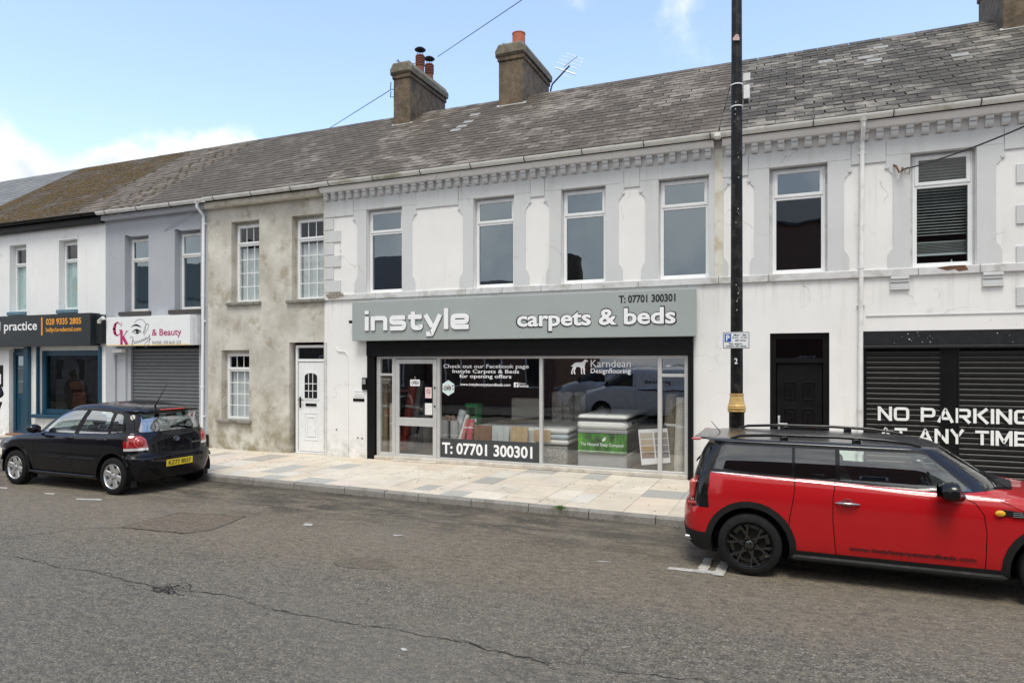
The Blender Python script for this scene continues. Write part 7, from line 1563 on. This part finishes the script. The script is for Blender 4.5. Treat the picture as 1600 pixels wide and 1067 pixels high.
# ================= silver vans on the far side (they show in the shop glass)
def van(name, label, loc, m, words_):
    T = thing(name, label, 'van', loc, pi)
    rings = [dict(x=(-2.40, 2.35), w=.90, z=.25, c=1), dict(x=(-2.47, 2.47), w=.97, z=.40), dict(x=(-2.48, 2.48), w=.985, z=.75), dict(x=(-2.48, 2.42), w=.985, z=.95), dict(x=(-2.48, 2.25), w=.975, z=[(-2.4, 1.22), (1.2, 1.15), (2.2, 1.08)], c=1),
             dict(x=(-2.475, 1.75), w=.955, z=[(-2.4, 1.25), (1.0, 1.20), (1.7, 1.22)], c=1), dict(x=(-2.45, 1.35), w=.925, z=1.48), dict(x=(-2.42, .95), w=.875, z=1.76, c=1), dict(x=(-2.40, .80), w=.83, z=1.88), dict(x=(-2.3, .5), w=.6, z=1.95), dict(x=(-2.0, .2), w=.01, z=1.97)]
    bm = body_mesh(rings, sub=2, NM=16); L_ = bm.faces.layers.int['lab']
    for s_ in (-1, 1):
        cut(bm, [(.30, 1.26), (1.42, 1.26), (.95, 1.70), (.30, 1.72)], 'y', s_, 3, {0}, .1)
        for ax in (-1.45, 1.45): cut(bm, circle(ax, .34, .40, 20), 'y', s_, 5, {0}, .1, (0, .8))
        seam(bm, [(.22, 1.8), (.22, .35)], .012, 'y', s_, 6, {0}, .1); seam(bm, [(-2.3, 1.14), (.1, 1.14)], .05, 'y', s_, 6, {0}, .1)
    cut(bm, [(-.82, 1.27), (.82, 1.27), (.72, 1.72), (-.72, 1.72)], 'x', 1, 3, {0}, .2); cut(bm, [(-.5, .65), (.5, .65), (.55, .92), (-.55, .92)], 'x', 1, 6, {0}, .2); cut(bm, [(-.8, .35), (.8, .35), (.8, .52), (-.8, .52)], 'x', 1, 6, {0}, .2)
    bm.verts.index_update(); bm.normal_update(); L_ = bm.faces.layers.int['lab']
    extract(bm, lambda f: f[L_] == 0, 'body', m, T); extract(bm, lambda f: f[L_] == 6, 'black_trim', M_PLAST, T); extract(bm, lambda f: f[L_] == 3, 'windows', mat('van_glass', (.012, .013, .015), .05), T)
    for s_ in (-1, 1):
        for ax in (-1.45, 1.45): wheel(T, ax, s_ * .86, .33, .21, s_, M_SILVER, .21, 5); well(T, ax, .40, s_ * .95, s_ * .6, .34)
        q = MB(); q.box(1.2, 1.3, s_ * 1.0, s_ * 1.14, 1.22, 1.45, .03); q.build('door_mirror', M_PLAST, T); q = MB(); q.prism([(2.30, .95), (2.46, .92), (2.44, 1.02), (2.1, 1.08)], s_ * .60, s_ * .90, bev=.01); q.build('headlamp', M_CLEAR, T)
    if words_: text(words_, -1.0, -.1, 1.32, 1.52, -.972, M_LETK, 'side_lettering', T, ext=.001, off=.01); text(words_, .1, 1.0, 1.32, 1.52, .972, M_LETK, 'side_lettering', T, ext=.001, off=.01, face='+y')
    bm.free(); return T
van('parked_van', 'silver panel van with dark lettering seen only as a reflection in the carpet shop window', (-5.0, -.75, .0), mat('van_silver', (.80, .81, .82), .3, .2, coat=.6), 'point')
van('parked_van', 'darker silver van standing behind the lettered van, reflected in the shop window', (-6.6, -2.75, .1), mat('van_grey', (.66, .67, .68), .3, .2, coat=.6), None)
# ---------------------------------------------------------------- person at the left edge
def person():
    D_ = 11.0; x = U(-14, D_); T = thing('person', 'person in a navy jacket with bent elbow standing at the left edge', 'person', (x, D_, .1))
    k = 1.78 / 1.78
    J = dict(pel=(0, 0, .95), waist=(0, 0, 1.08), chest=(.0, .0, 1.32), neck=(0, 0, 1.50), head=(.0, .0, 1.60), crown=(.0, 0, 1.72),
             shR=(.19, .01, 1.42), elR=(.34, .06, 1.18), wrR=(.15, -.12, 1.08), haR=(.10, -.15, 1.07), shL=(-.19, .01, 1.42), elL=(-.30, .02, 1.15), wrL=(-.24, -.10, .92), haL=(-.23, -.13, .85),
             hiR=(.10, 0, .90), knR=(.12, -.03, .50), anR=(.12, .0, .10), toR=(.14, -.16, .04), hiL=(-.10, 0, .90), knL=(-.12, -.02, .50), anL=(-.13, .02, .10), toL=(-.15, -.14, .04))
    rad = dict(pel=.15, waist=.135, chest=.16, neck=.058, head=.085, crown=.07, shR=.075, elR=.056, wrR=.036, haR=.035, shL=.075, elL=.056, wrL=.036, haL=.035, hiR=.10, knR=.065, anR=.045, toR=.035, hiL=.10, knL=.065, anL=.045, toL=.035)
    def skin(keys, edges, name, m, grow=0, root=None, parent=T):
        me = bpy.data.meshes.new(name); me.from_pydata([J[k_] for k_ in keys], [(keys.index(a), keys.index(b)) for a, b in edges], [])
        o = bpy.data.objects.new(name, me); COL.objects.link(o); md = o.modifiers.new('s', 'SKIN'); md.use_smooth_shade = True; o.modifiers.new('u', 'SUBSURF').levels = 2
        for v, k_ in zip(me.skin_vertices[0].data, keys): v.radius = (rad[k_] + grow, rad[k_] * (1 if k_ not in ('pel', 'waist', 'chest') else .72) + grow)
        for v, k_ in zip(me.skin_vertices[0].data, keys): v.use_root = (k_ == (root or keys[0]))
        bpy.context.view_layer.update(); e = o.evaluated_get(bpy.context.evaluated_depsgraph_get()); m2 = bpy.data.meshes.new_from_object(e); bpy.data.objects.remove(o)
        m2.materials.clear(); m2.materials.append(m); return link(name, m2, parent)
    M_SKIN = mat('skin', (.50, .30, .22), .55, var=.05); M_NAVY = mat('navy_jacket', (.006, .008, .022), .85, var=.25, vs=20, bump=.3, bs=40)
    skin(list(J), [('pel', 'waist'), ('waist', 'chest'), ('chest', 'neck'), ('neck', 'head'), ('head', 'crown'), ('chest', 'shR'), ('shR', 'elR'), ('elR', 'wrR'), ('wrR', 'haR'), ('chest', 'shL'), ('shL', 'elL'), ('elL', 'wrL'), ('wrL', 'haL'), ('pel', 'hiR'), ('hiR', 'knR'), ('knR', 'anR'), ('anR', 'toR'), ('pel', 'hiL'), ('hiL', 'knL'), ('knL', 'anL'), ('anL', 'toL')], 'body', M_SKIN)
    skin(['pel', 'waist', 'chest', 'neck', 'shR', 'elR', 'wrR', 'shL', 'elL', 'wrL'], [('pel', 'waist'), ('waist', 'chest'), ('chest', 'neck'), ('chest', 'shR'), ('shR', 'elR'), ('elR', 'wrR'), ('chest', 'shL'), ('shL', 'elL'), ('elL', 'wrL')], 'jacket', M_NAVY, .024)
    skin(['pel', 'hiR', 'knR', 'anR', 'hiL', 'knL', 'anL'], [('pel', 'hiR'), ('hiR', 'knR'), ('knR', 'anR'), ('pel', 'hiL'), ('hiL', 'knL'), ('knL', 'anL')], 'trousers', mat('dark_jeans', (.01, .012, .02), .9), .018)
    for s_, k_ in ((1, 'toR'), (-1, 'toL')):
        q = MB(); p = J[k_]; q.box(p[0] - .05, p[0] + .05, p[1] - .07, p[1] + .20, 0, .09, .03); q.build('shoe', M_BLACKP, T, smooth=50)
    q = MB()
    for a in range(12):
        t = a / 11 * pi; q.tube([(.088 * cos(t), .0, 1.62 + .02), (.09 * cos(t), .05 + .04 * sin(t), 1.70), (.03 * cos(t), .02, 1.79)], [.03, .035, .02], 6)
    q.build('hair', mat('dark_hair', (.03, .02, .014), .8), T, smooth=60)
    q = MB(); q.tube([(0, -.092, 1.66), (0, -.115, 1.63), (0, -.095, 1.615)], [.008, .014, .01], 6)
    for s_ in (-1, 1): q.tube([(s_ * .092, 0, 1.67), (s_ * .105, .01, 1.65), (s_ * .095, 0, 1.62)], [.01, .014, .008], 5)
    q.build('face', M_SKIN, T, smooth=60)
    for hk, wk in (('haR', 'wrR'), ('haL', 'wrL')):
        q = MB(); h, w = Vector(J[hk]), Vector(J[wk]); d = (h - w).normalized(); n = Vector((0, 0, 1)).cross(d).normalized(); u = d.cross(n)
        for i, (o_, l_) in enumerate(((-.03, .07), (-.01, .08), (.01, .078), (.03, .062))):
            b_ = h + u * o_ + d * .02; q.tube([b_, b_ + d * l_ * .5 + n * .008, b_ + d * l_ * .8 + n * .03, b_ + d * l_ * .85 + n * .05], [.010, .009, .009, .007], 6)
        b_ = h - d * .02 + u * -.035; q.tube([b_, b_ + u * -.02 + d * .03, b_ + u * -.015 + d * .06 + n * .02], [.012, .011, .008], 6); q.build('fingers', M_SKIN, T, smooth=60)
person()
# ---------------------------------------------------------------- the other side of the street (mirrored in the windows)
def opposite(x0, x1, yf, eave, ridge, m, label, rm, depth=8):
    b = thing('terraced_house', label, 'house', ((x0 + x1) / 2, yf, 0), world=True, group=None)
    q = MB(); q.box(x0, x1, yf - depth, yf, 0, eave); q.prism([(yf, eave), (yf - depth / 2, ridge), (yf - depth, eave)], x0, x1 - .001, axis='x'); q.build('wall', m, b)
    q = MB(); t = .08; q.prism([(yf + .15, eave - .02), (yf + .15, eave + t), (yf - depth / 2, ridge + t + .06), (yf - depth - .15, eave + t), (yf - depth - .15, eave - .02), (yf - depth / 2, ridge + .01)], x0 - .02, x1 + .02, axis='x'); q.build('roof', rm, b)
    x = x0 + 1.0
    while x < x1 - 1.4:
        for z in (.9, 3.6):
            q = MB(); q.box(x, x + .95, yf, yf + .02, z, z + 1.5); w = q.build('window', M_UPVC, b); q = MB(); q.box(x + .07, x + .88, yf + .02, yf + .03, z + .07, z + 1.43); q.build('pane', mat('far_pane', (.02, .022, .025), .05), w)
        x += 2.2
    q = MB(); q.box(x1 - .7, x1 - .02, yf - depth / 2 - .5, yf - depth / 2 + .5, ridge - .5, ridge + 1.2, .03); q.build('chimney', M_CHIM, b)
M_BRK = mat('brown_brick', (.16, .085, .06), .9, var=.35, vs=20, bump=.4, bs=12)
M_SLT = mat('far_slate', (.07, .068, .07), .8, var=.3, vs=8)
opposite(-31, -17.5, -5.0, 5.6, 8.1, M_CHIM, 'dark rendered house across the street, mirrored in the left upper shop window', M_SLT)
opposite(-17.3, -10.4, -6.0, 4.3, 6.5, M_BRK, 'low brown brick house across the street, mirrored in the second shop window', M_SLT)
opposite(-3.2, 8.6, -8.2, 8.3, 10.3, M_BRK, 'tall brown brick house across the street, mirrored in the window by the downpipe', M_SLT)
opposite(8.8, 22, -5.5, 6.0, 8.8, M_GKGREY, 'grey rendered house across the street beyond the tall brick house', M_SLT)
opposite(-48, -31.2, -5.0, 5.8, 8.6, M_BARE, 'cement coloured house across the street at its far left end', M_SLT)
# ---------------------------------------------------------------- small things that age the place
rr = random.Random(44)
def on_roof(px, py):
    best = None
    for i in range(900):
        D = 11.8 + i * .005; X, Z = U(px, D), V(px, py, D); e = abs(Z - (6.10 + (D - 12) * math.tan(SL)))
        if best is None or e < best[0]: best = (e, X, D, Z)
    return best[1:]
M_PALES = mat('bleached_slate', (.27, .265, .25), .7, var=.15, vs=14, bump=.3, bs=40, col2=(.22, .21, .19), cs=9)
roofs = {b.name: [o for o in b.children if o.name.startswith('roof')][0] for b in (D, E, Fb)}
for px, py, b in ((742, 181, E), (732, 192, E), (722, 199, E), (712, 205, E), (1352, 92, Fb), (1366, 96, Fb), (1376, 76, Fb), (1290, 98, Fb), (1500, 88, Fb)):
    X, Y, Z = on_roof(px, py); w = .13 if b is not D else .12
    q = MB(); q.prism([(-w, -.09), (w, -.10), (w, .09), (-w, .10)], .012, .026, axis='z'); o = q.build('slate', M_PALES, roofs[b.name]); o.matrix_local = Matrix.Translation((X, Y, Z)) @ Matrix.Rotation(SL, 4, 'X') @ Matrix.Rotation(rr.uniform(-.05, .05), 4, 'Z')
q = MB()                                             # grit, leaf scraps and silt lying against the kerb
for k in range(1500):
    x = rr.uniform(-11, 3); y = kerb_y(x) - abs(rr.gauss(0, .07)) - .004; s_ = rr.uniform(.003, .014) * (.6 if rr.random() < .8 else 1.4); a = rr.uniform(0, 3); i = len(q.v)
    q.v += [(x + s_ * cos(a + t), y + s_ * .7 * sin(a + t), .002 + rr.uniform(0, .004)) for t in (0, 1.6, 3.1, 4.7)] + [(x, y, .006 + s_ * .4)]
    for t in range(4): q.f.append((i + t, i + (t + 1) % 4, i + 4)); q.mi.append(k % 2)
tag(q.build('gutter_grit', [mat('grit_dark', (.05, .04, .03), .95), mat('grit_brown', (.14, .10, .06), .95)]), kind='stuff')
for px, py, lab in ((1041, 700, None),): pass
q = MB()
for k in range(260):                                 # chewing gum and dark spots trodden into the paving
    x = rr.uniform(-12, 1.5); y = rr.uniform(kerb_y(x) + .15, 11.95); s_ = rr.uniform(.008, .02); a = rr.uniform(0, 3)
    q.prism([(x + s_ * rr.uniform(.8, 1.2) * cos(a + t), y + s_ * rr.uniform(.6, 1) * sin(a + t)) for t in (0, 1.1, 2.2, 3.3, 4.4, 5.4)], .1015, .1035, axis='z')
tag(q.build('gum_spot', mat('trodden_gum', (.20, .18, .155), .8)), kind='stuff')
q = MB()
for k in range(70):                                  # moss tuft in a kerb joint
    x = -3.02 + rr.gauss(0, .03); y = kerb_y(x) + .02 + rr.gauss(0, .015); a = rr.uniform(0, 6.3); q.tube([(x, y, .095), (x + .02 * cos(a), y + .02 * sin(a), .118 + rr.uniform(0, .02))], [.006, .002], 4)
one(q, 'moss_tuft', mat('weed_green', (.06, .16, .02), .8), 'small green moss tuft growing in a kerb joint left of the red car', 'moss')
q = MB(); P_ = []
cx, cy = GP(568, 880)
for k in range(28): t = 2 * pi * k / 28; r_ = 1 + .3 * noise.noise(Vector((cos(t) * 1.3, sin(t) * 1.3, 4))); P_.append((cx + .34 * r_ * cos(t), cy + .20 * r_ * sin(t)))
q.v = [(x, y, .0035) for x, y in P_]; q.f = [tuple(range(28))]; q.mi = [0]; q.build('oil_stain', M_OIL, road)
print('objects', len(bpy.data.objects))
